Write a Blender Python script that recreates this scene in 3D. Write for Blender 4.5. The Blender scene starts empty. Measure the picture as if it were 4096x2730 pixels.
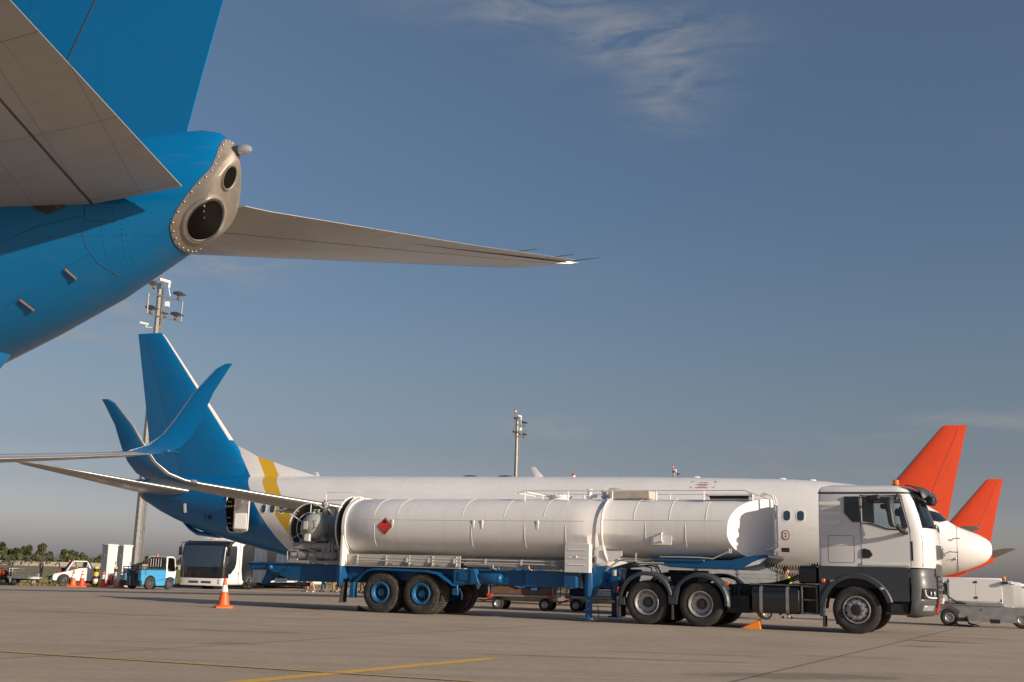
import bpy, bmesh, math, random
from mathutils import Vector, Matrix, Euler
R = math.radians
PI = math.pi
random.seed(7)
SC = bpy.context.scene
COL = SC.collection

# ------------------------------------------------------------------ materials
def nodes_of(m):
    m.use_nodes = True
    nt = m.node_tree
    return nt, nt.nodes, nt.links, nt.nodes['Principled BSDF']

def mth(nt, op, a, b=None, clamp=False):
    n = nt.nodes.new('ShaderNodeMath'); n.operation = op; n.use_clamp = clamp
    for i, v in enumerate((a, b)):
        if v is None: continue
        if isinstance(v, (int, float)): n.inputs[i].default_value = v
        else: nt.links.new(v, n.inputs[i])
    return n.outputs[0]

def mixc(nt, f, a, b):
    n = nt.nodes.new('ShaderNodeMix'); n.data_type = 'RGBA'
    for i, v in ((0, f), (6, a), (7, b)):
        if isinstance(v, (int, float)): n.inputs[i].default_value = v
        elif isinstance(v, (tuple, list)): n.inputs[i].default_value = (v[0], v[1], v[2], 1)
        else: nt.links.new(v, n.inputs[i])
    return n.outputs[2]

def noise(nt, vec, scale, detail=4, rough=.55):
    n = nt.nodes.new('ShaderNodeTexNoise'); n.inputs['Scale'].default_value = scale
    n.inputs['Detail'].default_value = detail; n.inputs['Roughness'].default_value = rough
    if vec is not None: nt.links.new(vec, n.inputs['Vector'])
    return n.outputs['Fac']

def ramp(nt, f, p0, p1, c0=(0, 0, 0), c1=(1, 1, 1)):
    n = nt.nodes.new('ShaderNodeValToRGB')
    n.color_ramp.elements[0].position = p0; n.color_ramp.elements[1].position = p1
    n.color_ramp.elements[0].color = (*c0, 1); n.color_ramp.elements[1].color = (*c1, 1)
    nt.links.new(f, n.inputs[0])
    return n.outputs[0]

def mapping(nt, vec, scale=(1, 1, 1), rot=(0, 0, 0)):
    n = nt.nodes.new('ShaderNodeMapping'); n.inputs['Scale'].default_value = scale
    n.inputs['Rotation'].default_value = rot
    nt.links.new(vec, n.inputs['Vector'])
    return n.outputs[0]

def objco(nt):
    n = nt.nodes.new('ShaderNodeTexCoord'); return n.outputs['Object']

def bump(nt, bs, h, strength=.2, dist=.01):
    n = nt.nodes.new('ShaderNodeBump'); n.inputs['Strength'].default_value = strength
    n.inputs['Distance'].default_value = dist
    nt.links.new(h, n.inputs['Height']); nt.links.new(n.outputs[0], bs.inputs['Normal'])

def mat(name, col, rough=.5, metal=0., coat=0., var=.1, scale=2.5, bmp=0., dirt=0., dirtcol=(.12, .10, .08), spec=.5, streak=False, coatr=.08):
    m = bpy.data.materials.new(name)
    nt, N, L, b = nodes_of(m)
    co = objco(nt)
    n1 = noise(nt, mapping(nt, co, (1, 1, .25)) if streak else co, scale, 6)
    lo = tuple(max(0, c * (1 - var)) for c in col); hi = tuple(min(1, c * (1 + var)) for c in col)
    c = ramp(nt, n1, .3, .7, lo, hi)
    if dirt:
        n2 = noise(nt, co, scale * 2.7, 8, .7)
        f = mth(nt, 'MULTIPLY', ramp(nt, n2, .52, .75), dirt)
        c = mixc(nt, f, c, dirtcol)
    L.new(c, b.inputs['Base Color'])
    rv = ramp(nt, noise(nt, co, scale * 1.7, 5), .3, .7, (max(.02, rough - .08),) * 3, (min(1, rough + .08),) * 3)
    L.new(rv, b.inputs['Roughness'])
    b.inputs['Metallic'].default_value = metal
    b.inputs['Coat Weight'].default_value = coat
    b.inputs['Coat Roughness'].default_value = coatr
    b.inputs['Specular IOR Level'].default_value = spec
    if bmp: bump(nt, b, noise(nt, co, scale * 12, 6), bmp, .01)
    return m

def glassmat(name, tint=(.55, .6, .62), dens=.5, rough=.02):
    m = bpy.data.materials.new(name); m.use_nodes = True
    nt = m.node_tree; N = nt.nodes; L = nt.links
    for n in list(N):
        if n.type != 'OUTPUT_MATERIAL': N.remove(n)
    out = [n for n in N if n.type == 'OUTPUT_MATERIAL'][0]
    tr = N.new('ShaderNodeBsdfTransparent'); tr.inputs[0].default_value = (*[c * dens for c in tint], 1)
    gl = N.new('ShaderNodeBsdfGlossy'); gl.inputs['Roughness'].default_value = rough
    fr = N.new('ShaderNodeFresnel'); fr.inputs[0].default_value = 1.5
    mx = N.new('ShaderNodeMixShader')
    L.new(fr.outputs[0], mx.inputs[0]); L.new(tr.outputs[0], mx.inputs[1]); L.new(gl.outputs[0], mx.inputs[2])
    L.new(mx.outputs[0], out.inputs[0])
    return m

M = {}
M['white'] = mat('white_paint', (.78, .76, .74), .35, coat=.3, var=.03, scale=.8)
M['white2'] = mat('white_paint_worn', (.74, .72, .69), .42, coat=.1, var=.06, scale=1.2, dirt=.25, dirtcol=(.4, .36, .31))
M['cabwhite'] = mat('cab_white_paint', (.70, .69, .68), .3, coat=.7, var=.02, scale=.7)
M['cabgrey'] = mat('cab_grey_plastic', (.036, .044, .055), .5, var=.1, scale=3, bmp=.03)
M['bumper'] = mat('bumper_grey_paint', (.075, .076, .078), .42, coat=.15, var=.08)
M['black'] = mat('black_plastic', (.018, .018, .02), .5, var=.2, scale=4)
M['blackgloss'] = mat('black_gloss', (.012, .014, .018), .12, coat=.6, var=.1)
M['chassis'] = mat('chassis_black_paint', (.022, .023, .026), .55, var=.25, scale=5, dirt=.4, dirtcol=(.06, .05, .045))
M['rubber'] = mat('tyre_rubber', (.028, .026, .025), .8, var=.2, scale=4, dirt=.55, dirtcol=(.09, .075, .06), bmp=.05)
M['rubberdusty'] = mat('dusty_tyre_rubber', (.036, .032, .029), .85, var=.25, scale=3, dirt=.85, dirtcol=(.17, .13, .10), bmp=.08)
M['rimsilver'] = mat('silver_rim', (.5, .5, .5), .38, metal=.7, var=.08, dirt=.4, dirtcol=(.15, .13, .11))
M['bluemetal'] = mat('blue_chassis_paint', (.004, .082, .215), .4, coat=.15, var=.12, scale=2.2, dirt=.35, dirtcol=(.02, .05, .09))
M['bluerim'] = mat('blue_rim_paint', (.010, .13, .30), .5, var=.15, scale=5, dirt=.5, dirtcol=(.04, .05, .06))
M['pumpgrey'] = mat('pump_grey_paint', (.30, .31, .30), .48, var=.08, scale=4, dirt=.5, dirtcol=(.10, .09, .08))
M['steel'] = mat('galvanised_steel', (.42, .42, .41), .42, metal=.75, var=.15, scale=6, bmp=.03)
M['maststeel'] = mat('weathered_mast_steel', (.24, .235, .225), .55, metal=.45, var=.2, scale=9, bmp=.03)
M['steeldark'] = mat('dark_steel', (.12, .12, .12), .5, metal=.6, var=.2, scale=5)
M['chrome'] = mat('bright_metal', (.75, .74, .72), .16, metal=1., var=.04)
M['wingle'] = mat('polished_leading_edge', (.52, .50, .48), .40, metal=.85, var=.08, scale=.9)
M['apu'] = mat('bare_metal_fairing', (.33, .285, .24), .5, metal=.5, var=.12, scale=5, dirt=.55, dirtcol=(.22, .16, .11))
M['darkhollow'] = mat('dark_hollow_black', (.008, .007, .006), .95, var=.3, spec=.05)  # black painted in for the shade inside openings
M['hose'] = mat('black_hose', (.02, .02, .022), .5, var=.2)
M['yellowp'] = mat('yellow_paint', (.75, .45, .03), .5, var=.12, scale=6, dirt=.3)
M['orange'] = mat('orange_plastic', (.78, .13, .025), .5, var=.08, scale=4, dirt=.25, dirtcol=(.25, .09, .04))
M['conered'] = mat('red_orange_cone', (.72, .075, .02), .5, var=.1, scale=4, dirt=.25, dirtcol=(.25, .06, .03))
M['conewhite'] = mat('reflective_white_band', (.72, .72, .70), .4, var=.08, scale=6, dirt=.4, dirtcol=(.4, .38, .35))
M['red'] = mat('red_paint', (.55, .03, .025), .35, coat=.3, var=.1)
M['redlens'] = mat('red_lens', (.45, .012, .012), .12, coat=.5, var=.05)
M['amber'] = mat('amber_lens', (.85, .16, .01), .12, coat=.5, var=.05)
M['lens'] = mat('clear_lens', (.55, .57, .6), .06, metal=.6, coat=.8, var=.05)
M['tarp'] = mat('beige_tarpaulin', (.46, .41, .34), .8, var=.12, scale=5, bmp=.25)
M['bluetarp'] = mat('blue_tarpaulin', (.012, .12, .33), .55, var=.25, scale=5, bmp=.3)
M['brownply'] = mat('brown_plywood', (.16, .085, .055), .6, var=.15, scale=4)
M['alu'] = mat('ribbed_aluminium', (.56, .57, .58), .38, metal=.7, var=.12, scale=3)
M['skirt'] = mat('tank_skirt_paint', (.46, .44, .41), .5, var=.08, scale=2, dirt=.35, dirtcol=(.25, .22, .19))
M['seamblue'] = mat('blue_panel_seam', (.0, .05, .14), .6)
M['chock'] = mat('bright_orange_plastic', (.92, .26, .02), .5, var=.08, scale=6)
M['concrete'] = mat('wall_concrete', (.50, .45, .39), .85, var=.1, scale=.6)
M['cabinet'] = mat('cabinet_grey_paint', (.62, .61, .60), .45, var=.03, scale=1.5)
M['tugblue'] = mat('tug_blue_paint', (.05, .30, .56), .4, coat=.2, var=.06, scale=1.5, dirt=.2, dirtcol=(.05, .15, .25))
M['busblack'] = mat('bus_black_panel', (.010, .012, .016), .2, coat=.6, var=.1)
M['hivis'] = mat('hi_vis_fabric', (.62, .78, .06), .8, var=.1)
M['navy'] = mat('navy_fabric', (.02, .025, .05), .85, var=.15)
M['denim'] = mat('denim_fabric', (.10, .18, .30), .85, var=.2, scale=8)
M['beigecloth'] = mat('beige_fabric', (.45, .38, .28), .85, var=.1)
M['redcloth'] = mat('red_fabric', (.45, .03, .03), .85, var=.1)
M['whitecloth'] = mat('white_fabric', (.7, .7, .68), .85, var=.06)
M['skin'] = mat('skin', (.52, .29, .20), .55, var=.06, scale=9)
M['hair'] = mat('dark_hair', (.025, .016, .011), .6, var=.2, scale=14)
M['orangepaint'] = mat('airline_orange_paint', (.76, .075, .018), .3, coat=.45, var=.04, scale=.7)
M['wood'] = mat('trunk_bark', (.09, .07, .05), .9, var=.2, scale=3)
M['glass'] = glassmat('tinted_glass', (.74, .79, .82), .92)
M['glassdark'] = glassmat('dark_tinted_glass', (.32, .36, .42), .42)
M['glassclear'] = glassmat('clear_glass', (.85, .9, .9), .9)
M['blackpane'] = mat('opaque_dark_glass', (.012, .016, .022), .06, coat=.5, var=.1)
M['cabinlight'] = mat('cabin_window_glass', (.035, .055, .085), .05, coat=.6, var=.1)
M['yblack'] = mat('bollard_black', (.02, .02, .02), .5)
M['hazred'] = mat('hazard_red', (.62, .045, .03), .4, var=.05)
M['textred'] = mat('marking_red', (.42, .03, .03), .5)
M['beigeint'] = mat('cream_plastic', (.66, .62, .55), .5, var=.04)

# ------------------------------------------------------------------ mesh builder; coordinates are (forward, right, up)
class MB:
    def __init__(s): s.v = []; s.f = []; s.m = []; s.mats = []; s.cur = 0
    def use(s, m):
        if m not in s.mats: s.mats.append(m)
        s.cur = s.mats.index(m); return s
    def add(s, vs, fs):
        o = len(s.v); s.v += [tuple(v) for v in vs]
        for f in fs: s.f.append([o + i for i in f]); s.m.append(s.cur)
        return s
    def box(s, c, d, rot=None):
        hx, hy, hz = d[0] / 2, d[1] / 2, d[2] / 2
        vs = [Vector((x, y, z)) for x in (-hx, hx) for y in (-hy, hy) for z in (-hz, hz)]
        if rot is not None:
            r = Euler(rot).to_matrix(); vs = [r @ v for v in vs]
        vs = [v + Vector(c) for v in vs]
        return s.add(vs, [(0, 1, 3, 2), (4, 6, 7, 5), (0, 4, 5, 1), (2, 3, 7, 6), (0, 2, 6, 4), (1, 5, 7, 3)])
    def span(s, a, b):
        return s.box([(a[i] + b[i]) / 2 for i in range(3)], [abs(b[i] - a[i]) for i in range(3)])
    def loft(s, rings, closed=True, caps=True):
        n = len(rings[0]); vs = [p for r in rings for p in r]; fs = []
        for i in range(len(rings) - 1):
            for j in range(n if closed else n - 1):
                k = (j + 1) % n
                fs.append((i * n + j, i * n + k, (i + 1) * n + k, (i + 1) * n + j))
        if caps and closed:
            fs.append(tuple(range(n))[::-1]); fs.append(tuple((len(rings) - 1) * n + j for j in range(n)))
        return s.add(vs, fs)
    def prism(s, poly, y0, y1, plane='xz'):
        def P(a, b, t): return {'xz': (a, t, b), 'xy': (a, b, t), 'yz': (t, a, b)}[plane]
        return s.loft([[P(a, b, y0) for a, b in poly], [P(a, b, y1) for a, b in poly]])
    def tube(s, path, r, n=10, closed=False, r1=None):
        P = [Vector(p) for p in path]; rings = []
        m = len(P); up = None
        for i in range(m):
            if closed: t = P[(i + 1) % m] - P[i - 1]
            else: t = P[min(i + 1, m - 1)] - P[max(i - 1, 0)]
            t.normalize()
            if up is None:
                up = Vector((0, 0, 1)) if abs(t.z) < .9 else Vector((1, 0, 0))
            a = up - t * up.dot(t)
            if a.length < 1e-5: a = t.orthogonal()
            a.normalize(); b = t.cross(a); up = a
            rr = r if r1 is None else r + (r1 - r) * i / (m - 1)
            if isinstance(r, (list, tuple)): rr = r[i]
            rings.append([P[i] + (a * math.cos(2 * PI * k / n) + b * math.sin(2 * PI * k / n)) * rr for k in range(n)])
        if closed: rings.append(rings[0]); return s.loft(rings, True, False)
        return s.loft(rings)
    def cyl(s, a, b, r, n=24, r1=None): return s.tube([a, b], r, n, r1=r if r1 is None else r1)
    def lathe(s, prof, axis='x', c=(0, 0, 0), n=32):
        """prof: (along axis, radius)"""
        rings = []
        for t, r in prof:
            ring = []
            for k in range(n):
                A = 2 * PI * k / n; u, w = max(r, 1e-4) * math.cos(A), max(r, 1e-4) * math.sin(A)
                ring.append({'x': (c[0] + t, c[1] + u, c[2] + w), 'y': (c[0] + u, c[1] + t, c[2] + w), 'z': (c[0] + u, c[1] + w, c[2] + t)}[axis])
            rings.append(ring)
        return s.loft(rings, True, False)
    def ball(s, c, r, n=14, sq=(1, 1, 1)):
        rings = []
        for i in range(1, n):
            a = PI * i / n
            rings.append([(c[0] + sq[0] * r * math.sin(a) * math.cos(2 * PI * k / (2 * n)), c[1] + sq[1] * r * math.sin(a) * math.sin(2 * PI * k / (2 * n)), c[2] + sq[2] * r * math.cos(a)) for k in range(2 * n)])
        return s.loft(rings)
    def mirror(s):
        """add the mirror image across the right/left plane"""
        o = len(s.v); k = len(s.f)
        s.v += [(x, -y, z) for x, y, z in s.v[:o]]
        for i in range(k): s.f.append([o + j for j in s.f[i]][::-1]); s.m.append(s.m[i])
        return s
    def build(s, name, m=None, parent=None, bevel=0., sharp=38, seg=2):
        me = bpy.data.meshes.new(name)
        me.from_pydata([(x, -y, z) for x, y, z in s.v], [], s.f)
        if s.mats:
            for q in s.mats: me.materials.append(q)
            me.polygons.foreach_set('material_index', s.m)
        elif m: me.materials.append(m)
        bm = bmesh.new(); bm.from_mesh(me)
        bmesh.ops.remove_doubles(bm, verts=bm.verts, dist=1e-5)
        bmesh.ops.recalc_face_normals(bm, faces=bm.faces)
        bm.to_mesh(me); bm.free()
        me.polygons.foreach_set('use_smooth', [True] * len(me.polygons))
        me.set_sharp_from_angle(angle=R(sharp))
        me.update()
        o = bpy.data.objects.new(name, me); COL.objects.link(o)
        if parent is not None: o.parent = parent
        if bevel:
            b = o.modifiers.new('bevel', 'BEVEL'); b.width = bevel; b.segments = seg; b.limit_method = 'ANGLE'; b.angle_limit = R(40)
            b.harden_normals = False
        return o

def thing(name, label, cat, loc=(0, 0, 0), deg=0., group=None, rot=None):
    o = bpy.data.objects.new(name, None); COL.objects.link(o)
    o.empty_display_size = .2
    o.location = loc; o.rotation_euler = rot if rot else (0, 0, R(deg))
    o['label'] = label; o['category'] = cat
    if group: o['group'] = group
    return o
def tag(o, label, cat, group=None, kind=None):
    o['label'] = label; o['category'] = cat
    if group: o['group'] = group
    if kind: o['kind'] = kind
    return o
def part(name, parent):
    o = bpy.data.objects.new(name, None); COL.objects.link(o); o.parent = parent; o.empty_display_size = .1
    return o
def dup(root, loc, deg, label=None, scale=None):
    def cp(o, p):
        c = o.copy(); COL.objects.link(c); c.parent = p
        for ch in list(o.children): cp(ch, c)
        return c
    r = cp(root, None); r.location = loc; r.rotation_euler = (0, 0, R(deg))
    if scale: r.scale = (scale,) * 3
    if label: r['label'] = label
    return r
def arc(c, r, a0, a1, n=12): return [(c[0] + r * math.cos(R(a0 + (a1 - a0) * i / n)), c[1] + r * math.sin(R(a0 + (a1 - a0) * i / n))) for i in range(n + 1)]
def rrect(x0, z0, x1, z1, r, n=4):
    return arc((x1 - r, z1 - r), r, 0, 90, n) + arc((x0 + r, z1 - r), r, 90, 180, n) + arc((x0 + r, z0 + r), r, 180, 270, n) + arc((x1 - r, z0 + r), r, 270, 360, n)
def lerp(a, b, t): return a + (b - a) * t
def interp(tab, x):
    """tab sorted ascending in [0]"""
    if x <= tab[0][0]: return tab[0][1]
    for (a, p), (b, q) in zip(tab, tab[1:]):
        if x <= b: return p + (q - p) * (x - a) / (b - a)
    return tab[-1][1]

# a wheel: axle along the right/left axis, outer face towards +right (side=1) or left (side=-1)
def tyre_mesh(r, w, rim, tread=0, seg=64):
    b = MB()
    prof = [(-w * .40, rim), (-w * .5, rim + (r - rim) * .35), (-w * .5, rim + (r - rim) * .7), (-w * .43, r - .012), (-w * .3, r), (-w * .1, r), (-w * .1 + .001, r - .014), (-w * .06, r - .014), (-w * .06 + .001, r), (w * .06, r), (w * .06 + .001, r - .014), (w * .1, r - .014), (w * .1 + .001, r), (w * .3, r), (w * .43, r - .012), (w * .5, rim + (r - rim) * .7), (w * .5, rim + (r - rim) * .35), (w * .40, rim)]
    rings = []
    for t, q in prof:
        ring = []
        for k in range(seg):
            A = 2 * PI * k / seg; rr = q
            if tread and q > r - .02 and (k % 2 == 0): rr -= tread
            ring.append((rr * math.cos(A), t, rr * math.sin(A)))
        rings.append(ring)
    return b.loft(rings, True, False)
def add_wheel(parent, c, side, r, w, rim, kind, mt='rubber', n=1):
    """kind: 'drive','front','blue','small'"""
    g = part('wheel', parent); g.location = (c[0], -c[1], c[2])
    g.rotation_euler = (0, random.uniform(0, 6), 0) if kind != 'small' else (0, 0, 0)
    tread = {'drive': .006, 'front': .0, 'blue': .022, 'small': .0}[kind]
    seg = {'drive': 120, 'front': 64, 'blue': 92, 'small': 40}[kind]
    tyre_mesh(r, w, rim, tread, seg).build('tyre', M[mt], g, sharp=30)
    s = side; b = MB()
    if kind in ('drive', 'front'):
        b.use(M['rimsilver'])
        f = .5 * w
        b.lathe([(s * f * .86, rim + .006), (s * f * .98, rim - .004), (s * f * .98, rim - .02), (s * f * .5, rim - .05), (s * (f * .2 if kind == 'drive' else f * .75), rim - .075), (s * (f * .1 if kind == 'drive' else f * .85), rim * .62), (s * (f * .1 if kind == 'drive' else f * .85), rim * .3), (s * f * .1, rim * .28)], 'y', n=48)
        bz = MB().use(M['black'])
        y0 = s * (f * .2 if kind == 'drive' else f * .88)
        for k in range(10):
            A = 2 * PI * k / 10 + .3
            bz.lathe([(y0 - s * .01, .026), (y0 + s * .006, .026), (y0 + s * .006, .0)], 'y', (rim * .8 * math.cos(A), 0, rim * .8 * math.sin(A)), 10)
        bz.build('vent_holes', None, g)
        y1 = s * (f * .1 if kind == 'drive' else f * .86)
        for k in range(10):
            A = 2 * PI * k / 10
            b.lathe([(y1, .019), (y1 + s * .03, .017), (y1 + s * .036, .0)], 'y', (rim * .58 * math.cos(A), 0, rim * .58 * math.sin(A)), 8)
        b.build('rim', None, g, sharp=40)
        h = MB(); h.lathe([(y1, rim * .42), (y1 + s * .05, rim * .40), (y1 + s * .09, rim * .33), (y1 + s * .1, .0)], 'y', n=28)
        h.build('hub', M['black'], g)
    elif kind == 'blue':
        f = .5 * w
        b.lathe([(s * f * .9, rim + .008), (s * f * 1.02, rim), (s * f * 1.02, rim - .025), (s * f * .8, rim - .03), (s * f * .8, rim - .055), (s * f * .7, rim - .065), (s * f * .2, rim - .09)], 'y', n=48)
        b.build('rim', M['bluerim'], g, sharp=30)
        h = MB(); h.lathe([(s * f * .2, rim - .09), (s * f * .25, rim * .4), (s * f * .3, .0)], 'y', n=32)
        for k in range(6):
            A = 2 * PI * k / 6
            h.box((rim * .5 * math.cos(A), s * f * .3, rim * .5 * math.sin(A)), (.05, .05, .05), (0, -A, 0))
        h.build('wheel_disc', M['black'], g)
        h = MB(); h.lathe([(s * f * .3, rim * .42), (s * f * .62, rim * .36), (s * f * .66, .0)], 'y', n=7)
        h.build('hub', M['bluerim'], g)
    else:
        f = .5 * w
        b.lathe([(s * f * .9, rim + .004), (s * f * .95, rim - .012), (s * f * .5, rim - .04), (s * f * .45, rim * .45), (s * f * .6, rim * .4), (s * f * .6, 0)], 'y', n=28)
        b.build('rim', M['rimsilver'] if n else M['steeldark'], g, sharp=30)
    return g
# ------------------------------------------------------------------ camera, sky, sun
PITCH, ROLL = .2, .0275
cam = bpy.data.cameras.new('camera'); co = bpy.data.objects.new('camera', cam); COL.objects.link(co)
cam.sensor_width = 36; cam.lens = 2635 / 2353 * 36; cam.clip_start = .1; cam.clip_end = 20000
cF = Vector((0, math.cos(PITCH), math.sin(PITCH))); cR = Vector((1, 0, 0)); cU = Vector((0, -math.sin(PITCH), math.cos(PITCH)))
r2 = cR * math.cos(ROLL) + cU * math.sin(ROLL); u2 = -cR * math.sin(ROLL) + cU * math.cos(ROLL)
mw = Matrix((r2, u2, -cF)).transposed().to_4x4(); mw.translation = (0, 0, 1.106)
co.matrix_world = mw
SC.camera = co
SUN_AZ, SUN_EL = -36.2, 16.5
sv = Vector((math.cos(R(SUN_EL)) * math.cos(R(SUN_AZ)), math.cos(R(SUN_EL)) * math.sin(R(SUN_AZ)), math.sin(R(SUN_EL))))
sl = bpy.data.lights.new('sun', 'SUN'); sl.energy = 4.5; sl.angle = R(.5); sl.color = (1., .86, .70)
so = bpy.data.objects.new('sun', sl); COL.objects.link(so); so.rotation_euler = sv.to_track_quat('Z', 'Y').to_euler()
so.location = (30, -20, 40)
W_ = bpy.data.worlds.new('World'); SC.world = W_; W_.use_nodes = True
nt = W_.node_tree; N = nt.nodes; L = nt.links
bg = N['Background']
sky = N.new('ShaderNodeTexSky'); sky.sky_type = 'NISHITA'; sky.sun_disc = False
sky.sun_elevation = R(SUN_EL); sky.sun_rotation = R(90 - SUN_AZ)
sky.altitude = 100; sky.air_density = 1.1; sky.dust_density = 2.2; sky.ozone_density = 1.6
tc = N.new('ShaderNodeTexCoord')
d = tc.outputs['Generated']
sep = N.new('ShaderNodeSeparateXYZ'); L.new(d, sep.inputs[0])
# cirrus: project the view direction on a flat layer high above
az = mth(nt, 'ARCTAN2', sep.outputs[0], sep.outputs[1]); ele = mth(nt, 'ARCSINE', sep.outputs[2])
def unproj(px, py): return r2 * (px - 1176.5) - u2 * (py - 784) + cF * 2635.
blob = None
for px, py, sa, se, amp in ((1220, 20, .115, .016, .8), (1490, 85, .085, .022, 1.1), (1540, 190, .045, .034, .9), (470, 610, .075, .016, .9), (235, 705, .035, .012, .9), (240, 770, .06, .012, .8), (120, 905, .10, .012, .45), (280, 925, .05, .010, .5), (1250, 985, .055, .010, .8), (2290, 968, .085, .008, .9), (1620, 1060, .30, .014, .35), (600, 1030, .05, .008, .4), (2050, 1000, .1, .01, .35)):
    D_ = unproj(px, py).normalized(); a_ = math.atan2(D_.x, D_.y); e_ = math.asin(D_.z)
    da = mth(nt, 'DIVIDE', mth(nt, 'SUBTRACT', az, a_), sa); de = mth(nt, 'DIVIDE', mth(nt, 'SUBTRACT', ele, e_), se)
    q = mth(nt, 'ADD', mth(nt, 'MULTIPLY', da, da), mth(nt, 'MULTIPLY', de, de))
    g_ = mth(nt, 'MULTIPLY', mth(nt, 'POWER', 2.718, mth(nt, 'MULTIPLY', q, -1.1)), amp)
    blob = g_ if blob is None else mth(nt, 'MAXIMUM', blob, g_)
cae = N.new('ShaderNodeCombineXYZ'); L.new(az, cae.inputs[0]); L.new(ele, cae.inputs[1])
wisp = noise(nt, mapping(nt, cae.outputs[0], (9, 34, 1), (0, 0, R(-14))), 1.3, 9, .62)
wisp.node.inputs['Distortion'].default_value = .7
blob = mth(nt, 'MULTIPLY', blob, ramp(nt, wisp, .36, .74))
zc = mth(nt, 'MAXIMUM', sep.outputs[2], .02)
cx = mth(nt, 'DIVIDE', sep.outputs[0], mth(nt, 'ADD', zc, .12)); cy = mth(nt, 'DIVIDE', sep.outputs[1], mth(nt, 'ADD', zc, .12))
cmb = N.new('ShaderNodeCombineXYZ'); L.new(cx, cmb.inputs[0]); L.new(cy, cmb.inputs[1])
n1 = noise(nt, mapping(nt, cmb.outputs[0], (1.1, 2.3, 1), (0, 0, R(28))), 1.6, 9, .62)
n2 = noise(nt, mapping(nt, cmb.outputs[0], (.6, .6, 1)), .9, 3, .5)
cl = mth(nt, 'MULTIPLY', ramp(nt, n1, .50, .80), ramp(nt, n2, .50, .66))
cl = mth(nt, 'MAXIMUM', mth(nt, 'MULTIPLY', cl, .12), mth(nt, 'MULTIPLY', blob, .95))
gm = N.new('ShaderNodeHueSaturation'); gm.inputs['Saturation'].default_value = .95
L.new(sky.outputs[0], gm.inputs['Color'])
tint = N.new('ShaderNodeValToRGB'); el = tint.color_ramp.elements
T_ = [(0., (2.25, 2.2, 3.1)), (.035, (1.75, 1.72, 2.42)), (.065, (1.22, 1.18, 1.6)), (.1, (1.0, .97, 1.2)), (.148, (1.0, .99, 1.11)), (.317, (.90, 1.0, 1.15)), (.5, (1.05, 1.12, 1.24)), (1., (1.05, 1.12, 1.24))]
while len(el) < len(T_): el.new(.5)
for e_, (p_, c_) in zip(el, T_): e_.position = p_; e_.color = (*c_, 1)
L.new(mth(nt, 'MAXIMUM', sep.outputs[2], 0.), tint.inputs[0])
tm = N.new('ShaderNodeMix'); tm.data_type = 'RGBA'; tm.blend_type = 'MULTIPLY'; tm.inputs[0].default_value = 1; tm.clamp_result = False
L.new(gm.outputs[0], tm.inputs[6]); L.new(tint.outputs[0], tm.inputs[7])
mul = mixc(nt, cl, tm.outputs[2], (4.4, 4.3, 4.3))
L.new(mul, bg.inputs[0]); bg.inputs[1].default_value = .062
vs = SC.view_settings; vs.view_transform = 'Standard'; vs.look = 'None'; vs.exposure = .3; vs.gamma = 1

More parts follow.
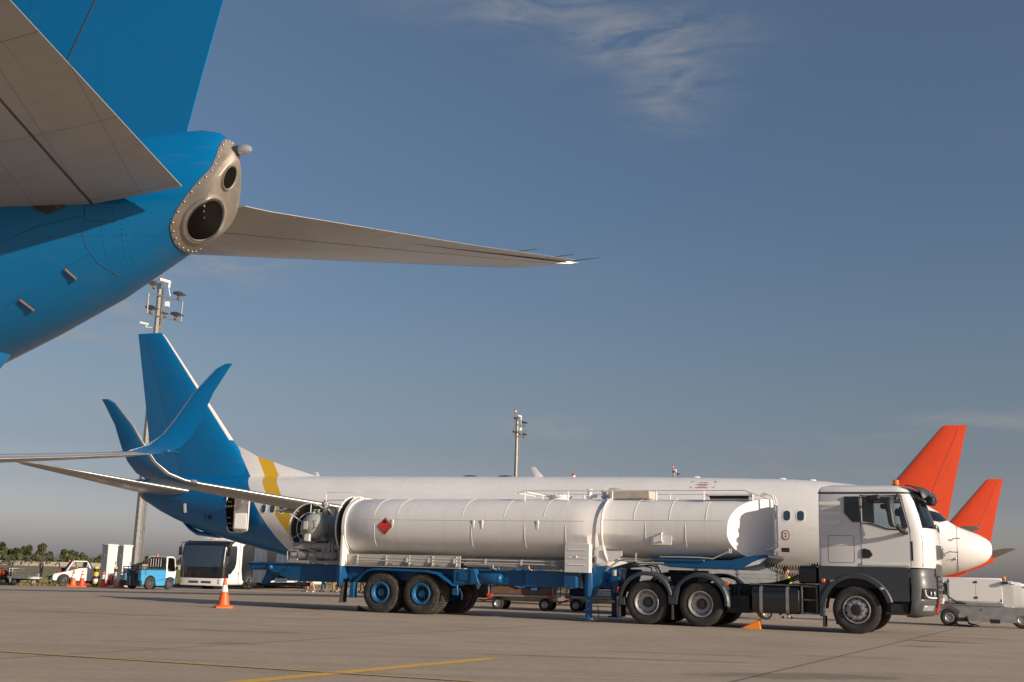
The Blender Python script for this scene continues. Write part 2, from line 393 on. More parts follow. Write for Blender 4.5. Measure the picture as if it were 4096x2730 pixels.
# ------------------------------------------------------------------ ground
def sheet(name, poly, z, m, kind='structure'):
    me = bpy.data.meshes.new(name); me.from_pydata([(x, y, z) for x, y in poly], [], [tuple(range(len(poly)))])
    me.materials.append(m); o = bpy.data.objects.new(name, me); COL.objects.link(o)
    if kind: o['kind'] = kind
    return o
def gz(y):
    """the apron falls gently towards the grass"""
    return 0. if y < 50 else -.31 * min(1., (y - 50) / 16)
def graded(o, dz):
    bm = bmesh.new(); bm.from_mesh(o.data)
    for y in (50, 66): bmesh.ops.bisect_plane(bm, geom=bm.verts[:] + bm.edges[:] + bm.faces[:], plane_co=(0, y, 0), plane_no=(0, 1, 0))
    for v in bm.verts: v.co.z = gz(v.co.y) + dz
    bmesh.ops.triangulate(bm, faces=bm.faces[:]); bm.to_mesh(o.data); bm.free()
def apron_mat():
    m = bpy.data.materials.new('apron_concrete'); nt, N, L, b = nodes_of(m); co = objco(nt)
    base = ramp(nt, noise(nt, co, .35, 8, .65), .3, .72, (.37, .295, .225), (.47, .38, .295))
    fine = ramp(nt, noise(nt, co, 9, 6, .7), .3, .75, (.80, .80, .80), (1.1, 1.1, 1.1))
    mm = N.new('ShaderNodeMix'); mm.data_type = 'RGBA'; mm.blend_type = 'MULTIPLY'; mm.inputs[0].default_value = 1
    L.new(base, mm.inputs[6]); L.new(fine, mm.inputs[7]); c = mm.outputs[2]
    # tyre-track streaks across the stand and dark oil patches
    st = ramp(nt, noise(nt, mapping(nt, co, (.12, 1.6, 1), (0, 0, R(22))), 1.1, 7, .7), .52, .74)
    c = mixc(nt, mth(nt, 'MULTIPLY', st, .55), c, (.17, .135, .105))
    oil = ramp(nt, noise(nt, mapping(nt, co, (.5, 1, 1), (0, 0, R(20))), .55, 5, .6), .66, .72)
    c = mixc(nt, mth(nt, 'MULTIPLY', oil, .55), c, (.12, .095, .075))
    # slab joints
    r = mapping(nt, co, (1, 1, 1), (0, 0, R(27.6)))
    s = N.new('ShaderNodeSeparateXYZ'); L.new(r, s.inputs[0])
    js = None
    wob = mth(nt, 'MULTIPLY', mth(nt, 'SUBTRACT', noise(nt, co, 3.5, 4), .5), .05)
    for ax, sp, off in ((0, 7.5, .1), (1, 15., 4.4)):
        t = mth(nt, 'ADD', mth(nt, 'ADD', s.outputs[ax], off), wob)
        f = mth(nt, 'ABSOLUTE', mth(nt, 'SUBTRACT', mth(nt, 'FRACT', mth(nt, 'DIVIDE', t, sp)), .5))
        k = mth(nt, 'LESS_THAN', f, (.03 if ax == 0 else .012) / sp)
        js = k if js is None else mth(nt, 'MAXIMUM', js, k)
    c = mixc(nt, mth(nt, 'MULTIPLY', js, .6), c, (.06, .05, .042))
    # a few spills with ragged outlines
    rag = noise(nt, mapping(nt, co, (1, 1, 1)), 1.7, 6, .7)
    sw = N.new('ShaderNodeSeparateXYZ'); L.new(co, sw.inputs[0]); st2 = None
    for X_, Y_, ra, rb, an, am in ((7.6, 21.6, .55, .22, -10, .75), (8.7, 23.7, 1.1, .3, -15, .7), (10.0, 25.7, 1.3, .2, -20, .5), (3.6, 14.2, 1.6, .5, 10, .45), (1.7, 16.3, 2.6, .16, -4, .45), (2.6, 17.7, 1.8, .2, -6, .3), (-9, 26, 3.0, .35, -12, .35), (-4.5, 20.5, 1.6, .3, -6, .3), (5.5, 18.0, 1.2, .25, -8, .25), (-6.5, 35.5, 2.6, .3, -20, .3)):
        dx = mth(nt, 'SUBTRACT', sw.outputs[0], X_); dy = mth(nt, 'SUBTRACT', sw.outputs[1], Y_); ca, sa_ = math.cos(R(an)), math.sin(R(an))
        u_ = mth(nt, 'DIVIDE', mth(nt, 'ADD', mth(nt, 'MULTIPLY', dx, ca), mth(nt, 'MULTIPLY', dy, sa_)), ra); v_ = mth(nt, 'DIVIDE', mth(nt, 'SUBTRACT', mth(nt, 'MULTIPLY', dy, ca), mth(nt, 'MULTIPLY', dx, sa_)), rb)
        q_ = mth(nt, 'ADD', mth(nt, 'MULTIPLY', u_, u_), mth(nt, 'MULTIPLY', v_, v_)); q_ = mth(nt, 'ADD', q_, mth(nt, 'MULTIPLY', mth(nt, 'SUBTRACT', rag, .5), 3.2))
        m_ = mth(nt, 'MULTIPLY', ramp(nt, q_, .35, 1.1, (1, 1, 1), (0, 0, 0)), am); st2 = m_ if st2 is None else mth(nt, 'MAXIMUM', st2, m_)
    c = mixc(nt, st2, c, (.075, .058, .048))
    L.new(c, b.inputs['Base Color'])
    b.inputs['Roughness'].default_value = .82; b.inputs['Specular IOR Level'].default_value = .3
    hh = mth(nt, 'ADD', noise(nt, co, 38, 6, .7), mth(nt, 'MULTIPLY', noise(nt, co, 2.2, 5), 2.))
    bump(nt, b, hh, .35, .012)
    return m
def grass_mat(name, a, b_, c_):
    m = bpy.data.materials.new(name); nt, N, L, b = nodes_of(m); co = objco(nt)
    c = ramp(nt, noise(nt, mapping(nt, co, (.06, .22, 1)), 1.5, 8, .65), .35, .68, a, b_)
    c = mixc(nt, ramp(nt, noise(nt, co, .12, 6, .7), .5, .68), c, c_)
    L.new(c, b.inputs['Base Color']); b.inputs['Roughness'].default_value = .95
    bump(nt, b, noise(nt, co, 12, 6), .8, .06)
    return m
sheet('ground', [(-4000, -400), (4000, -400), (4000, 9000), (-4000, 9000)], -.45, grass_mat('far_field', (.13, .12, .06), (.20, .16, .08), (.10, .12, .05)))
EDGE = [(332, 205), (115, 164), (38, 118), (0, 96), (-12.2, 87), (-21, 75.8), (-23.3, 70.8), (-28.7, 66.6), (-51, 56.3), (-77, 47)]
APR = [(-77, -120), (190, -120)] + EDGE
graded(sheet('apron', APR, 0, apron_mat()), 0)
GM = grass_mat('dry_grass', (.155, .13, .045), (.30, .225, .09), (.10, .115, .04))
go = sheet('grass', EDGE[::-1] + [(500, 420), (-500, 420), (-500, 47)], 0, GM, 'stuff'); graded(go, -.045); tag(go, 'wide field of dry yellowish grass between the apron and the wall', 'grass')
# ragged tufts along the apron's edge and over the near field
def tufts():
    b = MB(); rnd = random.Random(3)
    E = [(-51, 56.3), (-28.7, 66.6), (-23.3, 70.8), (-21, 75.8), (-12.2, 87), (0, 96), (18, 106)]
    for i in range(15000):
        j = rnd.choices(range(6), [1, 2, 3, 3, 2, 1])[0]; t = rnd.random()
        x = lerp(E[j][0], E[j + 1][0], t); y = lerp(E[j][1], E[j + 1][1], t)
        q = abs(rnd.gauss(0, 1)); dist = q * q * 9 + rnd.uniform(-.05, .25)
        x -= dist * .45; y += dist * .9
        h = rnd.uniform(.06, .2) * (1.2 if rnd.random() < .1 else .8); a = rnd.uniform(0, PI); w = rnd.uniform(.02, .06)
        lx, ly = rnd.uniform(-.5, .5) * h, rnd.uniform(-.5, .5) * h
        b.add([(x - w * math.cos(a), -(y - w * math.sin(a)), gz(y) - .04), (x + w * math.cos(a), -(y + w * math.sin(a)), gz(y) - .04), (x + lx, -(y + ly), gz(y) + h)], [(0, 1, 2)])
    m = grass_mat('grass_blades', (.17, .14, .05), (.32, .25, .10), (.12, .14, .05))
    o = b.build('grass_tufts', m); o['kind'] = 'stuff'; tag(o, 'short dry grass tufts along the edge of the concrete apron', 'grass')
tufts()
# painted guide lines
def yl(p, q, w, seed):
    m = bpy.data.materials.get('guide_line_paint' + ('' if seed else '_faded'))
    if not m:
        m = bpy.data.materials.new('guide_line_paint' + ('' if seed else '_faded')); nt, N, L, b = nodes_of(m); co = objco(nt)
        c = ramp(nt, noise(nt, co, 5, 8, .7), .3, .75, (.60, .36, .05), (.74, .46, .07))
        c = mixc(nt, mth(nt, 'MULTIPLY', ramp(nt, noise(nt, co, 14, 6, .75), .52 if seed else .40, .66 if seed else .55), .7 if seed else .8), c, (.36, .29, .22))
        L.new(c, b.inputs['Base Color']); b.inputs['Roughness'].default_value = .75
    d = Vector((q[0] - p[0], q[1] - p[1])).normalized(); n = Vector((-d.y, d.x)) * w / 2
    return sheet('guide_line_marking', [(p[0] + n.x, p[1] + n.y), (p[0] - n.x, p[1] - n.y), (q[0] - n.x, q[1] - n.y), (q[0] + n.x, q[1] + n.y)], .004 if seed else .008, m)
yl((-6.16 - 7.6, 14.54 + 2.9), (3.5, 10.85), .12, 0)
yl((-2.58 - 1.3, 11.65 - 2.3), (-.12, 15.7), .24, 1)

# ------------------------------------------------------------------ wall, fence, trees
def wall():
    m = bpy.data.materials.new('wall_panels'); nt, N, L, b = nodes_of(m); co = objco(nt)
    c = ramp(nt, noise(nt, co, .5, 6), .3, .7, (.42, .37, .31), (.52, .46, .39))
    s = N.new('ShaderNodeSeparateXYZ'); L.new(co, s.inputs[0])
    t = mth(nt, 'DIVIDE', s.outputs[0], 1.7)
    cell = N.new('ShaderNodeTexWhiteNoise'); cell.noise_dimensions = '1D'; L.new(mth(nt, 'FLOOR', t), cell.inputs['W'])
    c = mixc(nt, mth(nt, 'MULTIPLY', cell.outputs[0], .35), c, (.36, .30, .24))
    j = mth(nt, 'LESS_THAN', mth(nt, 'ABSOLUTE', mth(nt, 'SUBTRACT', mth(nt, 'FRACT', t), .5)), .03)
    c = mixc(nt, mth(nt, 'MULTIPLY', j, .6), c, (.18, .15, .12)); L.new(c, b.inputs['Base Color']); b.inputs['Roughness'].default_value = .9
    g = MB()
    g.box((70, 0, .25), (480, .2, 1.29))
    for i in range(0, 141): g.box((-170 + i * 3.4, -.13, .40), (.14, .08, .9))
    o = g.build('perimeter_wall', m); o.location = (-10, 317, 0); o.rotation_euler = (0, 0, R(-4.6))
    tag(o, 'long low beige concrete panel wall beyond the dry grass field', 'wall')
wall()
def fence():
    m = bpy.data.materials.new('wire_mesh'); m.use_nodes = True; nt = m.node_tree; N = nt.nodes; L = nt.links
    b = N['Principled BSDF']; b.inputs['Base Color'].default_value = (.16, .16, .15, 1); b.inputs['Roughness'].default_value = .7
    tr = N.new('ShaderNodeBsdfTransparent'); mx = N.new('ShaderNodeMixShader'); mx.inputs[0].default_value = .32
    out = [n for n in N if n.type == 'OUTPUT_MATERIAL'][0]
    L.new(tr.outputs[0], mx.inputs[1]); L.new(b.outputs[0], mx.inputs[2]); L.new(mx.outputs[0], out.inputs[0])
    t = thing('mesh_fence', 'grey wire mesh fence on thin posts behind the concrete wall', 'fence', (-10, 321, 0), -4.6)
    g = MB(); g.box((70, 0, 1.3), (480, .02, 2.2)); g.build('wire_panel', m, t)
    g = MB()
    for i in range(160): g.cyl((-170 + i * 3, -.06, -.1), (-170 + i * 3, -.06, 2.6), .05, 6)
    for z in (2.38, 2.52): g.cyl((-170, -.06, z), (310, -.06, z), .02, 5)
    o = g.build('fence_posts', M['steel'], t)
fence()
def leafmat(name, a, b_):
    m = bpy.data.materials.new(name); nt, N, L, b = nodes_of(m)
    oi = N.new('ShaderNodeObjectInfo')
    c = ramp(nt, noise(nt, objco(nt), .55, 4), .3, .7, a, b_)
    c = mixc(nt, mth(nt, 'MULTIPLY', oi.outputs['Random'], .45), c, (.085, .082, .03))
    L.new(c, b.inputs['Base Color']); b.inputs['Roughness'].default_value = .75
    b.inputs['Specular IOR Level'].default_value = .25
    return m
LEAF = leafmat('dark_foliage', (.034, .046, .018), (.068, .08, .032))
LEAF2 = leafmat('pale_foliage', (.065, .075, .034), (.11, .118, .055))
def tree_meshes(seed, h, w, shape):
    rnd = random.Random(seed)
    tr = MB(); tr.tube([(0, 0, -.2), (rnd.uniform(-.1, .1), 0, h * .3), (rnd.uniform(-.2, .2), .1, h * .7)], .22, 8, r1=.08)
    for k in range(6):
        a = rnd.uniform(0, 2 * PI); z = h * rnd.uniform(.2, .5)
        tr.tube([(0, 0, z), (math.cos(a) * w * .2, math.sin(a) * w * .2, z + h * .14), (math.cos(a) * w * .38, math.sin(a) * w * .38, z + h * .28)], .09, 6, r1=.03)
    cr = MB(); lobes = []
    for k in range(shape):
        a = rnd.uniform(0, 2 * PI); rr = math.sqrt(rnd.random()) * w * .36
        z = h * rnd.uniform(.12, .86); taper = 1 - .55 * max(0, z / h - .45)
        lobes.append((rr * math.cos(a) * taper, rr * math.sin(a) * taper, z, rnd.uniform(.13, .24) * w))
    for (cx, cy, cz, cr_) in lobes:
        for i in range(int(120 * (cr_ / 1.2) ** 2) + 70):
            d = Vector((rnd.gauss(0, 1), rnd.gauss(0, 1), rnd.gauss(0, 1))).normalized()
            q = cr_ * rnd.uniform(.55, 1.08) ** .6
            p = Vector((cx, cy, cz)) + Vector((d.x * q, d.y * q, d.z * q * .85))
            if p.z < .05: continue
            s = rnd.uniform(.14, .30); e = Euler((rnd.uniform(0, 6), rnd.uniform(0, 6), rnd.uniform(0, 6))).to_matrix()
            vs = [p + e @ Vector((-s, -s * .5, 0)), p + e @ Vector((s, -s * .5, rnd.uniform(-.06, .06))), p + e @ Vector((s * .9, s * .6, 0)), p + e @ Vector((-s * .8, s * .6, rnd.uniform(-.06, .06)))]
            cr.add(vs, [(0, 1, 2, 3)])
    return tr, cr
def px2w(px, Y):   # ground position seen in picture column px at depth Y
    return ((px - 1176.5) / 2635 * Y * 1.005, Y)
protos = []
for sd, h, w, sh in ((1, 5.9, 5.0, 17), (2, 5.6, 3.0, 12), (3, 4.3, 4.2, 13), (4, 3.4, 3.6, 11), (5, 6.3, 4.0, 16)):
    protos.append((tree_meshes(sd, h, w, sh), h))
first = {}
def plant_tree(px, Y, k, s, label, pale=False, name='deciduous_tree'):
    x, y = px2w(px, Y)
    (tr, cr), h = protos[k]
    key = (k, pale)
    if key not in first:
        t = thing(name, label, 'tree', (x, y, 0), random.uniform(0, 360), 'trees beyond the perimeter fence')
        tr.build('trunk', M['wood'], t); cr.build('crown', LEAF2 if pale else LEAF, t)
        t.scale = (s,) * 3; first[key] = t
    else:
        t = dup(first[key], (x, y, 0), random.uniform(0, 360), label, s)
    return t
TL = 'trees beyond the perimeter fence'
TR = [(6, 345, 2, 1.02, 'rounded green tree at the left end of the row behind the fence'),
      (15, 350, 1, .86, 'thin yellowish tree with a sparse pointed top, between two rounder trees'),
      (39, 338, 0, 1.0, 'broad rounded tree, largest of the row behind the fence'),
      (62, 346, 2, 1.0, 'low bushy tree leaning on the right side of the broad rounded tree'),
      (79, 343, 2, 1.08, 'small dark tree standing close left of a leaning two-topped tree'),
      (100, 350, 4, .95, 'leaning two-topped tree rising to the right, just left of the tallest tree'),
      (134, 340, 4, 1.03, 'tallest tree of the row, its crown a dense column above the fence'),
      (150, 349, 3, 1.1, 'low wide tree hugging the right side of the tallest tree'),
      (187, 345, 1, .9, 'pyramid shaped tree above the rear of the white tow tractor'),
      (203, 350, 2, 1.05, 'round tree between the pyramid shaped tree and the white cabinets'),
      (228, 342, 1, .74, 'dark tree half hidden by the left side of the white cabinets'),
      (283, 340, 3, 1.1, 'narrow tree peeking out between the cabinets and the steel mast'),
      (322, 345, 3, 1.25, 'low tree seen just right of the big steel mast'),
      (341, 350, 1, .87, 'rounded tree beyond the cargo bed of the blue tug'),
      (375, 352, 3, .95, 'low pale tree above the cab of the blue tug'),
      (412, 352, 3, .72, 'small low tree between the blue tug and the bus')]
for px, Y, k, s, lb in TR: plant_tree(px, Y, k, s, lb)
# scrub: a hedge-like mass along the fence
def scrub():
    b = MB(); rnd = random.Random(11)
    for i in range(17000):
        px = rnd.uniform(-120, 640); Y = rnd.uniform(326, 336); x, y = px2w(px, Y)
        top = 1.7 + 1.3 * (.5 + .5 * math.sin(px * .05) * math.sin(px * .021 + 1)) + .7 * math.sin(px * .17)
        z = rnd.uniform(0, 1) ** .8 * top; s = rnd.uniform(.12, .3)
        e = Euler((rnd.uniform(0, 6), rnd.uniform(0, 6), rnd.uniform(0, 6))).to_matrix(); p = Vector((x, -y, z))
        b.add([p + e @ Vector((-s, -s * .5, 0)), p + e @ Vector((s, -s * .5, 0)), p + e @ Vector((s * .9, s * .6, 0)), p + e @ Vector((-s * .8, s * .6, 0))], [(0, 1, 2, 3)])
    o = b.build('undergrowth', LEAF2); tag(o, 'pale green scrub growing along the far side of the fence', 'scrub', kind='stuff')
scrub()
# ------------------------------------------------------------------ airliners
TAB_TOP = [(-.0, 2.48), (-.02, 2.62), (-.08, 2.72), (-.2, 2.82), (-.44, 2.96), (-.8, 3.1), (-1.17, 3.24), (-1.45, 3.43), (-1.85, 3.80), (-2.2, 4.02), (-3, 4.40), (-4.2, 4.70), (-5.8, 4.88), (-7, 4.95), (-9.1, 5.0), (-12.7, 5.04), (-28, 5.05), (-35, 5.04)]
TAB_BOT = [(0, 2.36), (-.02, 2.24), (-.08, 2.13), (-.2, 2.0), (-.49, 1.83), (-.8, 1.70), (-1.19, 1.57), (-1.88, 1.38), (-3, 1.2), (-4.5, 1.12), (-6, 1.1), (-24, 1.1), (-26, 1.1), (-28, 1.2), (-29.8, 1.42), (-32, 1.85), (-34.7, 2.45)]
TAB_HW = [(0, .05), (-.02, .2), (-.08, .32), (-.2, .47), (-.49, .70), (-.8, .87), (-1.19, 1.03), (-1.88, 1.26), (-3, 1.52), (-4.5, 1.74), (-6, 1.85), (-7.5, 1.88), (-27.5, 1.88), (-29.8, 1.76), (-32, 1.46), (-34.7, 1.0)]
for t in (TAB_TOP, TAB_BOT, TAB_HW): t.sort()
TAIL = [(-35, 5.04, -34.7, 2.50, 1.0), (-36.5, 5.03, -36.1, 2.97, .70), (-37.4, 5.02, -37.0, 3.32, .50), (-38.0, 5.0, -37.6, 3.62, .37), (-38.2, 4.95, -37.88, 3.76, .31), (-38.32, 4.85, -38.04, 3.84, .275), (-38.40, 4.73, -38.15, 3.90, .25), (-38.42, 4.64, -38.2, 3.95, .235)]
def ring_at(x):
    return (x, interp(TAB_TOP, x), x, interp(TAB_BOT, x), interp(TAB_HW, x))
def pear(xb, c):
    return 1 - .36 * min(1, max(0, (-xb - 36.5) / 1.6)) * (c + .2) if xb < -36.5 else 1.
def ring_pts(rg, n=44):
    xt, zt, xb, zb, hw = rg; zc = (zt + zb) / 2; rz = (zt - zb) / 2; P = []
    for k in range(n):
        a = 2 * PI * k / n; c = math.cos(a)
        P.append((lerp(xb, xt, (c + 1) / 2), hw * math.sin(a) * pear(xb, c), zc + rz * c))
    return P
FUS_X = [0, -.02, -.08, -.2, -.44, -.8, -1.17, -1.45, -1.85, -2.2, -2.6, -3, -3.6, -4.2, -5, -5.8, -7, -8, -9.1, -11, -12.7, -16, -20, -24, -26, -27.5, -28.5, -29.8, -31, -32, -33.3, -34]
def fus_side(x, z, off=0.):
    """point on the right-hand skin at (x, z), and its outward normal"""
    zt, zb, hw = interp(TAB_TOP, x), interp(TAB_BOT, x), interp(TAB_HW, x)
    zc, rz = (zt + zb) / 2, (zt - zb) / 2
    q = max(-.98, min(.98, (z - zc) / rz)); l = hw * math.sqrt(1 - q * q)
    n = Vector((0, l / hw ** 2, (z - zc) / rz ** 2)).normalized()
    dx = (interp(TAB_HW, x + .1) - interp(TAB_HW, x - .1)) / .2
    n = (n - Vector((dx, 0, 0))).normalized()
    return Vector((x, l, z)) + n * off
def skin_patch(b, x0, x1, z0, z1, off, r=.08, nx=4, nz=6, side=1):
    """rounded plate lying on the skin, with a rim going back into it"""
    o4 = rrect(x0, z0, x1, z1, r, 4); outl = []
    for p, q in zip(o4, o4[1:] + o4[:1]):
        k = max(1, int(math.hypot(q[0] - p[0], q[1] - p[1]) / .12) + 1)
        outl += [(lerp(p[0], q[0], i / k), lerp(p[1], q[1], i / k)) for i in range(k)]
    cx, cz = (x0 + x1) / 2, (z0 + z1) / 2; n = len(outl); fs = []
    vs = [fus_side(x, z, -.03) for x, z in outl]
    ks = (1, .85, .7, .55, .4, .25, .1) if z1 - z0 > .6 else (1, .6, .25)
    for j, k in enumerate(ks):
        vs += [fus_side(cx + (x - cx) * k, cz + (z - cz) * k, off) for x, z in outl]
        fs += [(j * n + i, j * n + (i + 1) % n, (j + 1) * n + (i + 1) % n, (j + 1) * n + i) for i in range(n)]
    m = len(ks); vs.append(fus_side(cx, cz, off)); fs += [(m * n + i, m * n + (i + 1) % n, (m + 1) * n) for i in range(n)]
    if side < 0: vs = [(v[0], -v[1], v[2]) for v in vs]
    return b.add(vs, fs)

def livery(name, blue, white, yellow, metal_le=True):
    """paint in bands that sweep up the rear fuselage: base, band, base, tail colour"""
    m = bpy.data.materials.new(name); nt, N, L, b = nodes_of(m); co = objco(nt)
    s = N.new('ShaderNodeSeparateXYZ'); L.new(co, s.inputs[0]); X, Z = s.outputs[0], s.outputs[2]
    def bound(pts):
        c = N.new('ShaderNodeFloatCurve'); cu = c.mapping.curves[0]
        P = [(z / 8, (x + 40) / 20) for z, x in sorted(pts)]
        P = [(0, P[0][1] + .06)] + P + [(1, P[-1][1] - (1 - P[-1][0]) * .35)]
        while len(cu.points) < len(P): cu.points.new(.5, .5)
        for q, (u, v) in zip(cu.points, P): q.location = (u, v); q.handle_type = 'VECTOR'
        c.mapping.update(); L.new(mth(nt, 'DIVIDE', Z, 8.), c.inputs['Value'])
        return mth(nt, 'SUBTRACT', mth(nt, 'MULTIPLY', c.outputs[0], 20.), 40.)
    B1 = [(6.87, -33.26), (6.3, -32.84), (5.62, -32.4), (5.06, -32.0), (4.92, -31.80), (4.31, -31.2), (3.65, -30.68), (2.59, -29.79), (1.98, -29.32), (1.58, -29.06), (1.1, -28.6)]
    B2 = [(6.6, -32.3), (5.93, -31.79), (5.05, -31.22), (4.91, -31.0), (4.54, -30.61), (4.14, -30.19), (3.49, -29.68), (2.92, -29.25), (2.2, -28.63), (1.4, -27.8)]
    B3 = [(6.4, -31.5), (5.7, -30.91), (5.05, -30.48), (4.91, -30.23), (4.54, -29.79), (4.14, -29.4), (3.44, -28.84), (2.92, -28.41), (2.2, -27.8), (1.4, -26.9)]
    big = noise(nt, co, .5, 5)
    vr = ramp(nt, big, .3, .7, (.95,) * 3, (1.05,) * 3)
    c = mixc(nt, mth(nt, 'LESS_THAN', X, bound(B3)), white, yellow)
    c = mixc(nt, mth(nt, 'LESS_THAN', X, bound(B2)), c, white)
    c = mixc(nt, mth(nt, 'LESS_THAN', X, bound(B1)), c, blue)
    mm = N.new('ShaderNodeMix'); mm.data_type = 'RGBA'; mm.blend_type = 'MULTIPLY'; mm.inputs[0].default_value = 1
    L.new(c, mm.inputs[6]); L.new(vr, mm.inputs[7]); c = mm.outputs[2]
    # skin joints
    js = None
    for src, sp, w in ((X, 1.52, .008), (Z, 1.1, .006)):
        f = mth(nt, 'ABSOLUTE', mth(nt, 'SUBTRACT', mth(nt, 'FRACT', mth(nt, 'DIVIDE', src, sp)), .5))
        k = mth(nt, 'LESS_THAN', f, w / sp / 2); js = k if js is None else mth(nt, 'MAXIMUM', js, k)
    c2 = N.new('ShaderNodeMix'); c2.data_type = 'RGBA'; c2.blend_type = 'MULTIPLY'; L.new(mth(nt, 'MULTIPLY', js, .32), c2.inputs[0]); L.new(c, c2.inputs[6]); c2.inputs[7].default_value = (.25, .25, .25, 1)
    grime = mth(nt, 'MULTIPLY', ramp(nt, noise(nt, mapping(nt, co, (.25, 1, 2.5)), 2.2, 8, .7), .55, .8), .2)
    c = mixc(nt, grime, c2.outputs[2], (.16, .14, .12))
    L.new(c, b.inputs['Base Color'])
    L.new(ramp(nt, noise(nt, co, 1.2, 4), .3, .7, (.27,) * 3, (.38,) * 3), b.inputs['Roughness'])
    b.inputs['Coat Weight'].default_value = .3; b.inputs['Coat Roughness'].default_value = .12; b.inputs['Specular IOR Level'].default_value = .35
    bump(nt, b, noise(nt, co, .9, 3), .06, .05)
    return m
BLUE = (.0, .138, .35); WHT = (.76, .745, .73); YEL = (.66, .40, .025)
M['livery'] = livery('white_blue_livery', BLUE, WHT, YEL)
M['olivery'] = livery('white_orange_livery', (.76, .075, .018), WHT, WHT)
M['airblue'] = mat('airline_blue_paint', BLUE, .3, coat=.45, var=.05, scale=.6)
def wingskin(name, col):
    m = bpy.data.materials.new(name); nt, N, L, b = nodes_of(m); co = objco(nt)
    s = N.new('ShaderNodeSeparateXYZ'); L.new(co, s.inputs[0])
    c = ramp(nt, noise(nt, co, .7, 6), .3, .7, tuple(x * .93 for x in col), tuple(x * 1.05 for x in col))
    js = None
    for src, sp, w in ((s.outputs[1], 1.15, .012), (mth(nt, 'ADD', s.outputs[0], mth(nt, 'MULTIPLY', mth(nt, 'ABSOLUTE', s.outputs[1]), .45)), .62, .010)):
        f = mth(nt, 'ABSOLUTE', mth(nt, 'SUBTRACT', mth(nt, 'FRACT', mth(nt, 'DIVIDE', src, sp)), .5))
        k = mth(nt, 'LESS_THAN', f, w / sp / 2); js = k if js is None else mth(nt, 'MAXIMUM', js, k)
    c = mixc(nt, mth(nt, 'MULTIPLY', js, .45), c, (.10, .09, .08))
    gr = mth(nt, 'MULTIPLY', ramp(nt, noise(nt, mapping(nt, co, (.4, 2, 1)), 2.5, 8, .7), .5, .8), .35)
    c = mixc(nt, gr, c, (.22, .19, .16))
    L.new(c, b.inputs['Base Color']); b.inputs['Roughness'].default_value = .36; b.inputs['Metallic'].default_value = .25
    b.inputs['Coat Weight'].default_value = .2; b.inputs['Coat Roughness'].default_value = .15
    return m
M['wing'] = wingskin('wing_skin', (.44, .42, .40))

def foil(n=12, a=0., b_=1.):
    """thickness fraction (x from the leading edge, t), symmetric; between chord fractions a and b_"""
    P = []
    for i in range(n + 1):
        x = a + (b_ - a) * (1 - math.cos(PI * i / n)) / 2
        t = 5 * (.2969 * math.sqrt(x) - .126 * x - .3516 * x * x + .2843 * x ** 3 - .1015 * x ** 4)
        P.append((x, t))
    return P
def foil_ring(kind, st, a, b_, grow=0., n=12):
    """st: (span, xLE, xTE, z, t/c); kind 'h' horizontal (span=right), 'v' vertical (span=up)"""
    sp, xl, xt, z, tc = st[:5]; ch = xl - xt; F = foil(n, a, b_); up = [(x, t) for x, t in F]; lo = [(x, -t) for x, t in F[::-1]]
    if a == 0: lo = lo[:-1]
    P = []
    for x, t in up + lo:
        X = xl - x * ch; T = t * tc * ch + (grow if t > 0 else -grow if t < 0 else 0)
        if a == 0 and x == 0: X += grow
        if kind == 'h':
            P.append((X, sp, z + T + (x * st[5] if len(st) > 5 else 0)))
        else: P.append((X, T, sp))
    return P
FIN = [(4.75, -31.5, -37.73, 0, .10), (5.6, -32.24, -37.91, 0, .10), (8.5, -34.75, -38.58, 0, .095), (11.9, -37.68, -39.41, 0, .09), (12.12, -37.9, -39.47, 0, .07), (12.21, -38.1, -39.49, 0, .03)]
def wing_stations():
    return [(1.2, -12.7, -20.95, 1.72, .14), (1.88, -13.2, -20.7, 1.80, .135), (5.2, -15.45, -19.9, 2.22, .12), (9, -18.02, -21.4, 2.62, .11), (12, -20.05, -22.65, 2.97, .105), (14.2, -21.52, -23.6, 3.2, .10), (16.1, -22.8, -24.4, 3.42, .10)]
WLT = [(16.1, -22.8, -24.4, 3.42), (16.55, -23.12, -24.58, 3.5), (16.95, -23.45, -24.7, 3.68), (17.25, -23.75, -24.82, 4.0), (17.42, -24.0, -24.95, 4.4), (17.6, -24.45, -25.15, 5.1), (17.8, -25.02, -25.47, 5.75), (17.84, -25.3, -25.55, 5.88)]
